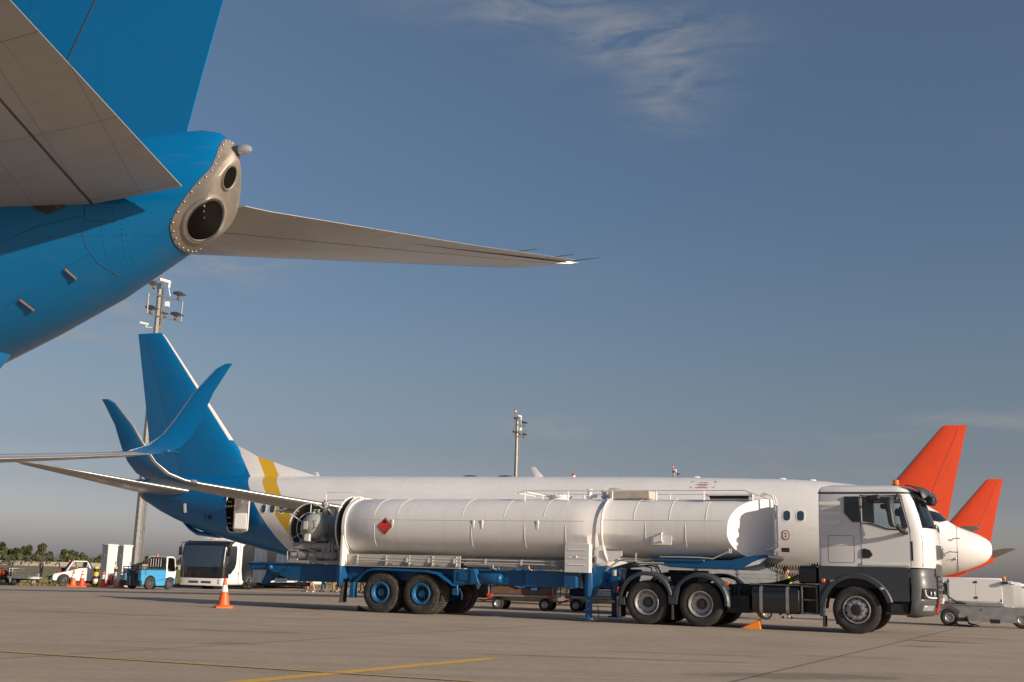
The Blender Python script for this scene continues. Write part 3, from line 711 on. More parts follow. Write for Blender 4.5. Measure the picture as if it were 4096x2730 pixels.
def make_airliner(name, label, loc, deg, pitch, P, group):
    t = thing(name, label, 'airliner', loc, 0, group, (0, pitch, R(deg)))
    skin = P['skin']; tailm = P['tail']
    # fuselage
    b = MB(); rings = [ring_pts(ring_at(x)) for x in FUS_X] + [ring_pts(q) for q in TAIL]
    b.loft(rings); b.build('fuselage', skin, t, sharp=60)
    # fin with dorsal fillet, rudder, polished leading edge
    b = MB(); b.loft([foil_ring('v', s, 0, .69) for s in FIN])
    b.loft([[(-28.3, 0, 5.0), (-28.3, .02, 4.98), (-28.3, -.02, 4.98)], [(-30.2, 0, 5.5), (-30.2, .14, 4.9), (-30.2, -.14, 4.9)], [(-31.86, 0, 6.0), (-31.86, .24, 4.85), (-31.86, -.24, 4.85)], [(-32.6, 0, 6.35), (-32.6, .30, 4.85), (-32.6, -.30, 4.85)], [(-33.3, 0, 6.6), (-33.3, .24, 4.85), (-33.3, -.24, 4.85)]])
    b.loft([foil_ring('v', s, .60, 1.) for s in FIN[3:]])
    b.build('fin', skin, t, sharp=50)
    b = MB(); b.loft([foil_ring('v', (s[0] + .0, s[1] - .0, s[2], 0, s[4]), .6905, 1.) for s in [(4.95, -31.68, -37.77, 0, .10)] + FIN[1:4]])
    rd = b.build('rudder', skin if P['whole'] else tailm, t, sharp=50)
    for s in (1, -1):
        g = MB(); g.tube([(lerp(w[1], w[2], .69), s * (.069 * 5 * .3 * w[4] * (w[1] - w[2]) + .062 * 0), w[0]) for w in [(5.05, -31.76, -37.79, 0, .10)] + FIN[1:4]], .006, 4)
        F_ = foil(40, 0, 1); tt = interp(F_, .69)
        g = MB(); g.tube([(lerp(w[1], w[2], .69), s * (tt * w[4] * (w[1] - w[2]) - .001), w[0]) for w in [(5.05, -31.76, -37.79, 0, .10)] + FIN[1:4]], .010, 4); g.build('hinge_line', M['navy'], rd)
    if P['le']:
        b = MB(); b.loft([foil_ring('v', s, 0, .032, .008) for s in [(6.75, -33.24, -38.17, 0, .097)] + FIN[2:5]]); b.build('fin_leading_edge', P['le'], t, sharp=60)
    # horizontal stabilisers
    dz = P['dih']
    for s in (1, -1):
        S = [(.5, -34.6, -38.19, 4.235, .10), (.8, -34.8, -38.27, 4.265, .10), (4.2, -36.9, -38.97, 4.25 + dz * 3.4, .095), (6.75, -38.45, -39.6, 4.25 + dz * 5.95, .09), (7.03, -38.8, -39.66, 4.25 + dz * 6.23, .05), (7.10, -39.15, -39.68, 4.25 + dz * 6.3, .015)]
        q = part('stabiliser', t)
        def mk(nm, rr, m, sub=q):
            g = MB(); g.loft(rr)
            g.v = [(x, s * y, z + (lift if s > 0 else lift * max(0, min(1, (x + 38.2) / 2.5)))) for x, y, z in g.v]
            return g.build(nm, m, sub, sharp=50)
        lift = P.get('lift', (0, 0))[0 if s > 0 else 1]
        mk('main_box', [foil_ring('h', w, 0, .70) for w in S], P['wing'])
        S2 = [S[0], S[1], S[2], S[3]]
        lift = P.get('lift', (0, 0))[0 if s > 0 else 1]
        mk('elevator', [foil_ring('h', w, .712, 1.) for w in S2], P['wing'])
        mk('leading_edge', [foil_ring('h', w, 0, .07, .005) for w in S[1:4]], M['wingle'] if not P.get('near') else P['wing'])
        if P.get('near'):
            # tab strip along the elevator, hinge plates and static wicks
            g = MB(); g.tube([(lerp(w[1], w[2], .865), s * w[0], w[3] - .028 + (lift if s > 0 else 0)) for w in S[1:4]], .008, 4); g.build('tab_hinge', M['steeldark'], q)
            g = MB()
            for l, x in ((6.9, -39.7), (6.3, -39.5), (5.4, -39.27)): zl = 4.26 + dz * (l - .8) + (lift if s > 0 else 0); g.tube([(x + .2, s * l, zl), (x - .22, s * (l + .02), zl + .02)], .006, 5, r1=.003)
            g.build('static_wicks', M['black'], q)
    # wings
    WS = wing_stations(); wl = P.get('flex', 0.)
    flex = lambda l, z: z + wl * (abs(l) / 16.5) ** 1.6 + (max(0, z - 3.6) * .10 if wl and abs(l) > 16 else 0)
    for s in (1, -1):
        q = part('wing', t)
        def mk(nm, rr, m, sub=q, sh=50):
            g = MB(); g.loft(rr); g.v = [(x, s * y, flex(y, z)) for x, y, z in g.v]
            return g.build(nm, m, sub, sharp=sh)
        mk('main_box', [foil_ring('h', w, 0, .735) for w in WS], P['wing'])
        mk('flap', [foil_ring('h', w, .745, 1.) for w in WS[1:5]], P['wing'])
        mk('aileron', [foil_ring('h', w, .745, 1.) for w in WS[4:]], P['wing'])
        mk('leading_edge', [foil_ring('h', w, 0, .06, .006) for w in WS[1:]], M['wingle'])
        # winglet: sections turned progressively upright
        rr = []; re = []
        for i, (l, xl, xt, z) in enumerate(WLT):
            a = Vector((WLT[min(i + 1, 7)][0] - WLT[max(i - 1, 0)][0], WLT[min(i + 1, 7)][3] - WLT[max(i - 1, 0)][3])).normalized()
            if i == 0: a = Vector((1, .1)).normalized()
            nl, nz = -a.y, a.x; tc = .10 if i < 3 else .085
            def sec(a0, b0, grow, n=10):
                F = foil(n, a0, b0); pts = []
                for x, th in F + [(x, -th) for x, th in F[::-1]][:-1]:
                    T = th * tc * (xl - xt) + (grow if th > 0 else -grow if th < 0 else 0); X = xl - x * (xl - xt) + (grow if x == 0 else 0)
                    pts.append((X, l + nl * T, z + nz * T))
                return pts
            rr.append(sec(0, 1, 0)); re.append(sec(0, .09, .005))
        mk('winglet', rr, P['winglet']); mk('winglet_edge', re[:-1], M['wingle'])
        g = MB(); g.use(M['lens']).ball((-22.98, s * 16.35, flex(16.35, 3.47)), .09, 8, (1.6, 1, .7)); g.use(M['lens']).cyl((-24.5, s * 16.5, flex(16.5, 3.48)), (-24.72, s * 16.5, flex(16.5, 3.5)), .055, 12)
        g.build('position_light', None, q)
        g = MB(); g.lathe([(-.5, .02), (-.3, .05), (0, .06), (.08, .06), (.09, 0.)], 'x', (-24.6, s * 16.5, flex(16.5, 3.49)), 12)
        for v in range(0): pass
        g.build('light_fairing', P['winglet'], q)
        # flap track fairings
        for l, x0, ln in ((5.6, -18.6, 3.3), (8.7, -20.2, 2.8), (11.6, -21.7, 2.3)):
            z = interp([(w[0], w[3]) for w in WS], l) - .06
            g = MB(); g.lathe([(0, .0), (-.2 * ln, .10), (-.5 * ln, .13), (-.8 * ln, .07), (-ln, .01)], 'x', (x0 + .9, s * l, z), 14)
            g.build('flap_fairing', P['wing'], q)
        # engine
        e = part('engine', t)
        g = MB(); c = (-10.4, s * 4.83, 1.42)
        g.use(skin if not P['whole'] else skin).lathe([(-.12, .80), (0, .88), (-.15, .96), (-.8, 1.03), (-1.8, 1.02), (-2.9, .88), (-3.3, .78), (-3.3, .70), (-2.6, .70), (-.5, .76), (-.12, .80)], 'x', c, 36)
        g.build('nacelle', M['white'], e, sharp=50)
        g = MB(); g.lathe([(.0, .885), (.03, .92), (-.12, .965), (-.13, .95)], 'x', c, 36); g.lathe([(-.1, .79), (.02, .86), (0.03, .92)], 'x', c, 36); g.build('intake_lip', M['wingle'], e)
        g = MB(); g.lathe([(-.75, .77), (-.75, 0.)], 'x', c, 36); g.lathe([(-3.0, .7), (-3.0, .0)], 'x', c, 36); g.build('fan', M['darkhollow'], e)
        g = MB(); g.lathe([(-.3, 0.), (-.5, .15), (-.75, .25)], 'x', c, 20); g.build('spinner', M['steel'], e)
        g = MB(); g.lathe([(-2.8, .62), (-3.6, .52), (-4.2, .36), (-4.2, .3), (-4.6, .2), (-5.0, .0)], 'x', c, 28); g.build('exhaust_cone', M['apu'], e)
        g = MB(); g.prism([(-11.6, 2.35), (-13.5, 2.72), (-17.6, 2.2), (-15.0, 2.0), (-13.6, 1.9)], s * 4.83 - .16, s * 4.83 + .16); g.build('pylon', M['white'], e, bevel=.05)
    # wing to body fairing
    b = MB(); b.loft([[(x, w * math.sin(a), 1.35 + h * math.cos(a)) for a in [2 * PI * k / 28 for k in range(28)]] for x, w, h in ((-11.8, .3, .2), (-12.8, 1.5, .55), (-14, 2.0, .62), (-18, 2.1, .66), (-21, 1.9, .6), (-23, 1.2, .45), (-24.2, .3, .15))])
    b.build('belly_fairing', skin, t, sharp=60)
    # tail skid fairing under the rear fuselage
    b = MB(); b.loft([[(x, .30 * w * math.sin(a), interp([(-36.4, 3.09), (-36.1, 2.99), (-34.7, 2.5), (-33.3, 2.16)], x) + .10 - h - .10 * math.cos(a) * w + .0) for a in [2 * PI * k / 14 for k in range(14)]] for x, w, h in ((-33.1, .2, .02), (-33.6, .8, .12), (-34.3, 1.0, .20), (-34.75, 1.05, .28), (-35.2, .9, .22), (-35.85, .2, .05))])
    b.build('tail_skid', tailm, t, sharp=60)
    # landing gear
    g = part('nose_gear', t); b = MB(); b.cyl((-3.9, 0, 1.3), (-3.9, 0, .35), .075, 14); b.tube([(-3.9, 0, .95), (-4.7, 0, 1.3)], .04, 8); b.cyl((-3.9, -.2, .35), (-3.9, .2, .35), .05, 10); b.build('strut', M['white'], g)
    for s in (1, -1): add_wheel(g, (-3.9, s * .19, .33), s, .34, .2, .19, 'small')
    for sd in (1, -1):
        g = part('main_gear', t); b = MB(); b.cyl((-19.0, sd * 2.8, 2.0), (-19.0, sd * 2.8, .55), .11, 16); b.tube([(-19.0, sd * 2.8, 1.2), (-19.0, sd * 1.6, 1.7)], .06, 10); b.cyl((-19, sd * 2.3, .55), (-19, sd * 3.3, .55), .07, 12); b.build('strut', M['white'], g)
        for o_ in (-.42, .42): add_wheel(g, (-19.0, sd * 2.8 + o_, .54), 1 if o_ > 0 else -1, .55, .38, .28, 'small')
    # flight deck glazing, both sides
    for s in (1, -1):
        b = MB()
        def pane(pts):
            D = [(lerp(p[0], q[0], k / 4), lerp(p[1], q[1], k / 4)) for p, q in zip(pts, pts[1:] + pts[:1]) for k in range(4)]
            cx = sum(p[0] for p in D) / len(D); cz = sum(p[1] for p in D) / len(D); n = len(D)
            vs = [fus_side(x, z, -.03) for x, z in D]; fs = []
            for j, k in enumerate((1, .8, .55, .3)): vs += [fus_side(cx + (x - cx) * k, cz + (z - cz) * k, .010) for x, z in D]; fs += [(j * n + i, j * n + (i + 1) % n, (j + 1) * n + (i + 1) % n, (j + 1) * n + i) for i in range(n)]
            vs.append(fus_side(cx, cz, .010)); fs += [(4 * n + i, 4 * n + (i + 1) % n, 5 * n) for i in range(n)]
            b.add([(v[0], v[1] * s, v[2]) for v in vs], fs)
        pane([(-1.50, 3.42), (-1.78, 3.72), (-2.14, 3.78), (-2.20, 3.40), (-1.75, 3.33)])
        pane([(-2.26, 3.40), (-2.20, 3.79), (-2.75, 3.86), (-2.85, 3.46)])
        pane([(-2.92, 3.47), (-2.82, 3.84), (-3.2, 3.80), (-3.3, 3.55)])
        b.build('cockpit_window', M['blackpane'], t)
        b = MB()
        def frame(pts):
            for p, q in zip(pts, pts[1:] + pts[:1]):
                u, v = fus_side(*p, .012), fus_side(*q, .012)
                b.tube([(u[0], u[1] * s, u[2]), (v[0], v[1] * s, v[2])], .022, 6)
        frame([(-1.50, 3.42), (-1.78, 3.72), (-2.14, 3.78), (-2.20, 3.40), (-1.75, 3.33)])
        frame([(-2.26, 3.40), (-2.20, 3.79), (-2.75, 3.86), (-2.85, 3.46)])
        b.build('window_surround', M['steel'], t)
    # cabin windows
    if P['windows']:
        first_w = None
        xs = [-6.565 - .5015 * i for i in range(48)]
        for i, x in enumerate(xs):
            if i in (10, 11): continue
            for s in (1,):
                b = MB().use(M['white'])
                skin_patch(b, x - .165, x + .165, 3.455 - .23, 3.455 + .23, .004, .13, side=s)
                b.use(M['cabinlight']); skin_patch(b, x - .125, x + .125, 3.455 - .185, 3.455 + .185, .008, .11, side=s)
                b.build('window', None, t)
    # crown antennas, domes and beacon
    if P['extras']:
        for x, h, c0, sw in ((-17.6, .42, .42, .35), (-28.45, .20, .2, .12)):
            b = MB(); b.loft([[(x + c0 / 2, 0, 5.0), (x, .03, 5.0), (x - c0 / 2, 0, 5.0), (x, -.03, 5.0)], [(x - sw + .1, 0, 5.04 + h), (x - sw, .012, 5.04 + h), (x - sw - .12, 0, 5.04 + h), (x - sw, -.012, 5.04 + h)]]); b.build('blade_antenna', M['white'], t)
        for x in (-20.85, -19.2):
            b = MB(); b.ball((x, 0, 5.02), .38, 10, (1, .5, .22)); b.build('antenna_dome', M['blackgloss'], t)
        b = MB().use(M['white']).cyl((-16.1, 0, 5.0), (-16.1, 0, 5.09), .075, 14); b.use(M['redlens']).lathe([(0, .065), (.05, .065), (.09, .04), (.1, 0)], 'z', (-16.1, 0, 5.09), 14); b.build('beacon', None, t)
        for x in (-7.5, -6.35, -10.9): MB().ball((x, 0, interp(TAB_TOP, x)), .12, 8, (1.4, .6, .5)).build('small_antenna', M['white'], t)
        # pitot probes and vane at the nose
        b = MB()
        for x, z in ((-1.32, 2.72), (-1.40, 2.30)):
            p = fus_side(x, z, 0); q = fus_side(x, z, .13); b.tube([p, q], .02, 6); b.tube([q + Vector((-.02, 0, 0)), q + Vector((.22, .0, 0))], .016, 8)
        p = fus_side(-1.28, 2.05, .004); b.ball(p, .07, 8, (1, .25, 1)); b.tube([p, p + Vector((-.24, .04, -.05))], .012, 6)
        b.build('air_data_probe', M['steel'], t)
        # radome joint and strips
        b = MB(); rg = ring_pts(ring_at(-1.17), 60); b.tube([(x, y * 1.001, 3.0 - .6 + (z - 2.4) * 1.001) for x, y, z in rg], .008, 5, True)
        b.build('radome_joint', M['steeldark'], t)
        # door outline by the flight deck, emergency marking, small port
        b = MB()
        def line(pts, w=.008):
            P2 = [fus_side(x, z, .001) for x, z in pts]; b.tube(P2, w, 4, True)
        line(rrect(-5.0, 2.1, -4.15, 3.95, .15)); b.build('door_outline', M['steeldark'], t)
        b = MB().use(M['textred']); skin_patch(b, -7.25 - .0, -6.97, 2.55, 2.92, .003, .13); b.use(M['cabinet']); skin_patch(b, -7.22, -7.0, 2.58, 2.89, .006, .11)
        b.use(M['steeldark']); skin_patch(b, -7.14, -7.09, 2.66, 2.72, .009, .02); skin_patch(b, -7.14, -7.09, 2.76, 2.82, .009, .02); b.build('service_port', None, t)
        b = MB().use(M['textred'])
        xa, xb = -10.86, -9.92
        for (x, sx) in ((xa, 1), (xb, -1)):
            for (z, sz) in ((4.52, 1), (4.80, -1)):
                skin_patch(b, min(x, x + sx * .09), max(x, x + sx * .09), z - .007, z + .007, .004, .003)
                skin_patch(b, x - .007, x + .007, min(z, z + sz * .06), max(z, z + sz * .06), .005, .003)
        b.build('emergency_marking', None, t)
        for i, tx in enumerate(('CUT HERE', 'IN EMERGENCY')):
            for k2 in (0, 1):
                cu = bpy.data.curves.new('lettering', 'FONT'); cu.body = tx; cu.size = .07; cu.align_x = 'CENTER'; cu.extrude = .002
                o = bpy.data.objects.new('lettering', cu); COL.objects.link(o); o.parent = t
                z = 4.72 - .075 * i - .14 * k2 + .0; p = fus_side(-10.39, z, .012); p2 = fus_side(-10.39, z + .06, .012)
                up = (p2 - p).normalized(); rt = Vector((1, 0, 0)); nn = rt.cross(up)
                # mirrored frame: (forward, right, up) -> blender y = -right ; text reads towards the nose
                U = Vector((up.x, -up.y, up.z)); X_ = Vector((1, 0, 0)); Nn = X_.cross(U)
                mt = Matrix((X_, U, Nn)).transposed().to_4x4(); mt.translation = (p.x, -p.y, p.z); o.matrix_local = mt
                cu.materials.append(M['textred']); cu.extrude = .003
        # small fittings on the rear fuselage
        b = MB().use(M['cabinet']); skin_patch(b, -35.02, -34.9, 3.25, 3.68, .006, .03); b.build('access_plate', None, t)
        b = MB().use(M['navy']); skin_patch(b, -33.72, -33.66, 2.9, 3.25, .006, .02); skin_patch(b, -33.5, -33.2, 2.98, 3.16, .03, .05); b.build('outflow_vent', None, t)
        g = MB(); g.ball((-34.2, .16, 7.0), .035, 6); g.build('logo_light', M['steel'], t)
    if P['door']:
        # open service door: doorway painted black for its shaded inside, sill and lining, inner face of the door swung forward
        d = part('service_door', t)
        b = MB().use(M['darkhollow']); skin_patch(b, -32.33, -31.35, 2.43, 4.05, .006, .16)
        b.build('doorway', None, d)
        b = MB()
        P2 = [fus_side(x, z, .015) for x, z in rrect(-32.36, 2.40, -31.32, 4.08, .17)]; b.tube(P2, .035, 6, True); b.build('door_frame', M['cabinet'], d)
        b = MB()
        for z, w in ((3.75, .16), (3.5, .22), (3.05, .2), (2.8, .22), (2.6, .18)):
            p = fus_side(-32.15, z, .03); b.box(p, (w, .03, .05))
        b.build('galley_fittings', M['steeldark'], d)
        b = MB().use(M['yellowp'])
        for k in range(7):
            b.use(M['yellowp'] if k % 2 == 0 else M['black']); b.box(fus_side(-32.28 + k * .085, 3.55, .06), (.085, .015, .05), (0, 0, 0))
        b.build('safety_strap', None, d)
        lf = part('door_leaf', d)
        b = MB()
        def leaf(z): return interp([(2.38, .0), (2.9, .10), (3.45, .13), (4.05, .02)], z)
        ol = rrect(-31.52, 2.40, -30.66, 4.05, .16); n = len(ol)
        f0 = [(x, 1.72 + .10 + leaf(z) + (x + 31.52) * .16, z) for x, z in ol]; f1 = [(x, y + .10, z) for x, y, z in f0]
        b.add(f0 + f1, [tuple(range(n)), tuple(range(n, 2 * n))[::-1]] + [(i, (i + 1) % n, n + (i + 1) % n, n + i) for i in range(n)])
        b.build('door_lining', M['beigeint'], d, bevel=.015)
        b = MB(); b.box((-31.02, 2.06, 2.86), (.66, .16, .72), (0, 0, -.16)); b.build('slide_pack', M['white'], d, bevel=.06, seg=3)
        b = MB(); b.box((-31.07, 2.06, 3.65), (.07, .03, .34), (0, .12, 0)); b.box((-31.11, 2.05, 3.82), (.12, .03, .1)); b.build('door_handle', M['chrome'], d, bevel=.008)
        b = MB()
        for c0, a0, a1 in (((-31.11, 3.6), 200, 120), ((-31.05, 3.6), 60, -10)):
            A = arc(c0, .33, a0, a1, 8); b.tube([(x, 2.01 + (x + 31.52) * .16, z) for x, z in A], .015, 5)
        b.build('arming_arrows', M['textred'], d)
    return t
# ------------------------------------------------------------------ tail end details of the close airliner
def tail_pt(t, a):
    i = min(int(t), len(TAIL) - 2); f = t - i
    q = [lerp(TAIL[i][k], TAIL[i + 1][k], f) for k in range(5)]
    xt, zt, xb, zb, hw = q; c = math.cos(a)
    return Vector((lerp(xb, xt, (c + 1) / 2), hw * math.sin(a) * pear(xb, c), (zt + zb) / 2 + (zt - zb) / 2 * c))
def tail_detail(t, near):
    XB = [(3.6, -37.93), (3.8, -37.88), (3.95, -37.90), (4.2, -38.06), (4.46, -38.24), (4.52, -38.27), (4.62, -38.28), (4.85, -38.28), (4.89, -38.5)]
    n = 72; m = 10; rows = []; edge = []
    cen = lambda a: Vector((-37.6, 0, 4.15))
    for k in range(n):
        a = 2 * PI * k / n; t0 = None
        for j in range(301):
            tt = 1 + 5.99 * j / 300
            p = tail_pt(tt, a)
            if p.x < interp(XB, p.z): t0 = tt; break
        if t0 is None: t0 = 6.99
        row = []
        for j in range(m + 1):
            tt = lerp(t0, 6.99, j / m); p = tail_pt(tt, a)
            e1 = tail_pt(min(6.99, tt + .02), a) - tail_pt(tt - .02, a); e2 = tail_pt(tt, a + .02) - tail_pt(tt, a - .02)
            nn = e1.cross(e2)
            if nn.length < 1e-9: nn = Vector((-1, 0, 0))
            nn.normalize()
            if nn.dot(p - Vector((-37.2, 0, 4.2))) < 0: nn = -nn
            row.append(p + nn * (.008 if t0 < 6.9 else -.01))
        rows.append(row)
        if t0 < 6.9: edge.append((row[0], row[1]))
    b = MB()
    b.loft(rows + [rows[0]], closed=False, caps=False)
    b.add([r[-1] for r in rows], [tuple(range(n))])
    f = part('exhaust_fairing', t)
    b.use(M['apu']); b.m = [b.mats.index(M['apu'])] * len(b.f); g = b; g.use(M['steel'])
    def off_mouth(p):
        a_ = Vector((-.84, -.46, -.28)).normalized(); v_ = p - Vector((-38.15, -.08, 4.035)); return (v_ - a_ * v_.dot(a_)).length > .27
    for i, (p, q) in enumerate(edge):
        if i % 2 == 0 and off_mouth(p): pp = p + (q - p).normalized() * .03; g.ball(pp, .011, 5)
    b.build('fairing_shell', None, f, sharp=60)
    # exhaust pipe mouth and the smaller cooling outlet above it; both face aft along the slanted end
    from mathutils.bvhtree import BVHTree
    V = []; F_ = []; na, nb = 96, 80
    for jj in range(nb + 1):
        for k in range(na): V.append(tail_pt(6.99 * jj / nb, 2 * PI * k / na))
    for jj in range(nb):
        for k in range(na): a0 = jj * na + k; a1 = jj * na + (k + 1) % na; F_.append((a0, a1, a1 + na, a0 + na))
    F_.append(tuple(nb * na + k for k in range(na)))
    bv = BVHTree.FromPolygons(V, F_)
    def mouth(nm, c, hz, hy, tilt, ax):
        """a blacked-in opening whose rim follows the skin, drawn along the axis ax"""
        ax = Vector(ax).normalized(); up = (Vector((0, 0, 1)) - ax * ax.z).normalized(); sd = ax.cross(up)
        u1 = up * math.cos(tilt) + sd * math.sin(tilt); s1 = sd * math.cos(tilt) - up * math.sin(tilt)
        def ring(r, o, n=44):
            out = []
            for k in range(n):
                A = 2 * PI * k / n; p = Vector(c) + u1 * (hz * r * math.cos(A)) + s1 * (hy * r * math.sin(A))
                h = bv.ray_cast(p + ax * 1.5, -ax)
                if h[0] is None: h = bv.find_nearest(p)
                out.append(h[0] + ax * o)
            return out
        b = MB().use(M['apu']); b.loft([ring(1.22, .006), ring(1.16, .022), ring(1.08, .034), ring(1.02, .030)], True, False)
        b.use(M['steeldark']).loft([ring(1.02, .030), ring(.96, .026), ring(.92, .014)], True, False)
        b.use(M['darkhollow']).loft([ring(.92, .014), ring(.7, .014), ring(.45, .014), ring(.2, .014), ring(.02, .014)], True, False)  # flat black disc stands for the shaded depth of the outlet
        b.build(nm, None, f, sharp=60)
    mouth('exhaust_outlet', (-38.15, -.08, 4.035), .225, .175, .4, (-.84, -.46, -.28))
    mouth('cooling_outlet', (-38.35, -.03, 4.46), .115, .075, .2, (-.88, -.40, -.20))
    g = MB().use(M['steeldark']).cyl((-38.30, 0, 4.74), (-38.45, -.0, 4.745), .05, 16); g.use(M['lens']).lathe([(0, .052), (-.04, .055), (-.09, .045), (-.115, .025), (-.12, .0)], 'x', (-38.45, 0, 4.745), 16); g.build('tail_light', None, t)
    if not near: return
    def flank(x, z, off=.0):
        h = bv.ray_cast(Vector((x, -3, z)), Vector((0, 1, 0)))
        if h[0] is None: h = bv.find_nearest(Vector((x, -.8, z)))
        n_ = h[1] if h[1].y < 0 else -h[1]
        return h[0] + n_ * off
    def along(pts, k=6): return [flank(lerp(p[0], q[0], i / k), lerp(p[1], q[1], i / k), .001) for p, q in zip(pts, pts[1:]) for i in range(k)] + [flank(*pts[-1], .001)]
    for (x, z), (x2, z2) in (((-36.83, 3.55), (-36.91, 3.47)), ((-36.30, 3.28), (-36.38, 3.20))):
        g = MB(); g.tube([flank(x, z, -.01), flank(x, z, .012), flank(x2, z2, .022)], .012, 8); g.build('drain_stub', M['brownply'], t)
    g = MB()
    for pts in ([(-37.06, 4.15), (-37.35, 4.12), (-37.38, 3.98), (-37.08, 4.0), (-37.06, 4.15)], [(-37.04, 3.92), (-37.08, 3.75), (-37.16, 3.60), (-37.3, 3.50)], [(-36.15, 3.22), (-36.5, 3.40), (-37.08, 3.68)], [(-36.1, 3.75), (-36.6, 3.95), (-37.05, 4.05)], [(-35.6, 3.6), (-35.66, 3.2), (-35.8, 2.95)]): g.tube(along(pts), .002, 4)
    g.build('panel_seams', M['seamblue'], t)
    g = MB(); P4 = [(-36.50, 4.22), (-36.92, 4.25), (-36.86, 4.13), (-36.70, 4.07), (-36.56, 4.12)]
    g.add([flank(x, z, .006) for x, z in P4] , [tuple(range(5))]); g.build('stabiliser_cutout', M['rubberdusty'], t)
    g = MB()
    for k in range(34): f = k / 33; g.ball(flank(lerp(-35.7, -37.5, f), lerp(3.98, 4.2, f) - .02 - .30, -.002), .005, 4)
    for k in range(26): f = k / 25; g.ball(flank(-37.42 - .05 * math.sin(f * 3), lerp(3.62, 4.85, f), .0), .006, 4)
    g.build('rivet_rows', M['airblue'], t)['kind'] = 'stuff'

WLIV = dict(skin=M['livery'], tail=M['airblue'], wing=M['wing'], winglet=M['airblue'], le=M['cabinet'], dih=.125, windows=True, extras=True, door=True, whole=False)
WA = make_airliner('airliner', 'white and blue airliner with yellow band and open rear door, parked behind the fuel tanker', (17.66, 42.32, 0), -21.8, .0068, WLIV, 'parked airliners')
FLIV = dict(WLIV); FLIV.update(dih=.165, lift=(.12, .09), flex=.24, windows=False, extras=False, door=False, near=True, le=None)
fo = Vector((-37.96, 25.02, .34)) + Vector((math.cos(R(157.78)), math.sin(R(157.78)), 0)) * .36
FA = make_airliner('airliner', 'closest airliner, only its blue tail, grey stabilisers and one winglet reaching into the photo', fo, 157.78, 0, FLIV, 'parked airliners')
tail_detail(FA, True); tail_detail(WA, False)
# the two orange-tailed jets in the next row, placed by where their fin tips stand
def place_fin(px, py, z, deg):
    D = unproj(px, py); k = (z - 1.106) / D.z; P = Vector((0, 0, 1.106)) + D * k
    h = Vector((math.cos(R(deg)), math.sin(R(deg)), 0))
    return Vector((P.x, P.y, 0)) + h * 39.49
OLIV = dict(skin=M['olivery'], tail=M['orangepaint'], wing=M['wing'], winglet=M['orangepaint'], le=M['wingle'], dih=.125, windows=False, extras=False, door=False, whole=False)
p = place_fin(2222, 977, 11.9, 162); p.z = -.31; make_airliner('airliner', 'orange tailed airliner whose tall fin rises directly behind the cab roof and airliner nose', p, 162, 0, OLIV, 'parked airliners')
p = place_fin(2305, 1101, 11.9, 163); p.z = -.31; make_airliner('airliner', 'more distant orange tailed airliner, its smaller fin standing right of the white nose', p, 163, 0, OLIV, 'parked airliners')
# ------------------------------------------------------------------ tractor unit
TO = (8.3293, 27.3011, 0); TA = -23.886
def boolcut(o, cutters):
    """subtract solid meshes from o and keep the plain result"""
    for c in cutters:
        m = o.modifiers.new('cut', 'BOOLEAN'); m.operation = 'DIFFERENCE'; m.solver = 'EXACT'; m.object = c
    bpy.context.view_layer.update(); dg = bpy.context.evaluated_depsgraph_get(); dg.update()
    me = bpy.data.meshes.new_from_object(o.evaluated_get(dg)); o.modifiers.clear(); o.data = me
    for c in cutters: bpy.data.objects.remove(c)
    me.polygons.foreach_set('use_smooth', [True] * len(me.polygons)); me.set_sharp_from_angle(angle=R(32))
def cab_arc(xc, bow, hw, l, e=2.5):
    xs = xc - .30; return xs + (bow + .30) * max(0., 1 - (min(abs(l), hw) / hw) ** e) ** (1 / e)
def cab_ring(z, xr, xc, bow, hw, rc=.10, rr=.05):
    P = [(xr, 0), (xr, hw - rr)] + [(xr + rr - rr * math.cos(a), hw - rr + rr * math.sin(a)) for a in (.5, 1.05, 1.57)]
    P += [(lerp(xr, xc - .3, .4), hw), (lerp(xr, xc - .3, .8), hw)]
    for q in (.0, .12, .25, .38, .5, .62, .74, .84, .92, .97):
        # walk round the corner by depth first, then by width
        x = lerp(xc - .30, xc + bow, q); P.append((x, hw * max(0., 1 - q ** 2.5) ** (1 / 2.5)))
    l1 = P[-1][1]
    for k in range(1, 9): l = l1 * (1 - k / 8); P.append((cab_arc(xc, bow, hw, l), l))
    return [(x, l, z) for x, l in P] + [(x, -l, z) for x, l in P[1:-1][::-1]]
tr = thing('tractor_truck', 'white and dark grey three axle tractor truck coupled to the white fuel tank trailer', 'truck', TO, TA)
Z0 = [(1.47, -.78, 1.48, .25, 1.235), (1.6, -.78, 1.50, .26, 1.24), (2.0, -.78, 1.505, .25, 1.24), (2.28, -.78, 1.48, .24, 1.235), (2.6, -.78, 1.40, .23, 1.225), (3.0, -.775, 1.27, .21, 1.21), (3.10, -.77, 1.235, .20, 1.205)]
b = MB(); b.loft([cab_ring(*z) for z in Z0])
cabo = b.build('cab_shell', M['cabwhite'], tr, sharp=32)
def cutter(fn):
    c = MB(); fn(c); o = c.build('cutter'); o.parent = tr; return o
cs = [cutter(lambda c: c.loft([cab_ring(z + (.06 if i == 0 else -.05 if i == 6 else 0), xr + .06, xc - .06, bw, hw - .055) for i, (z, xr, xc, bw, hw) in enumerate(Z0)]))]
WIN = [(.18, 3.035), (.18, 2.46), (.36, 2.445), (.52, 2.40), (.74, 2.325), (1.09, 2.315), (1.13, 2.36), (.985, 3.00), (.95, 3.035)]
cs.append(cutter(lambda c: c.prism(WIN, .9, 1.5)))
cs.append(cutter(lambda c: c.prism(WIN, -.9, -1.5)))
cs.append(cutter(lambda c: c.loft([[(1.16 if k == 0 else 2.4, l, z) for l, z in ((-1.12, 2.34), (1.12, 2.34), (1.06, 3.02), (-1.06, 3.02))] for k in (0, 1)])))
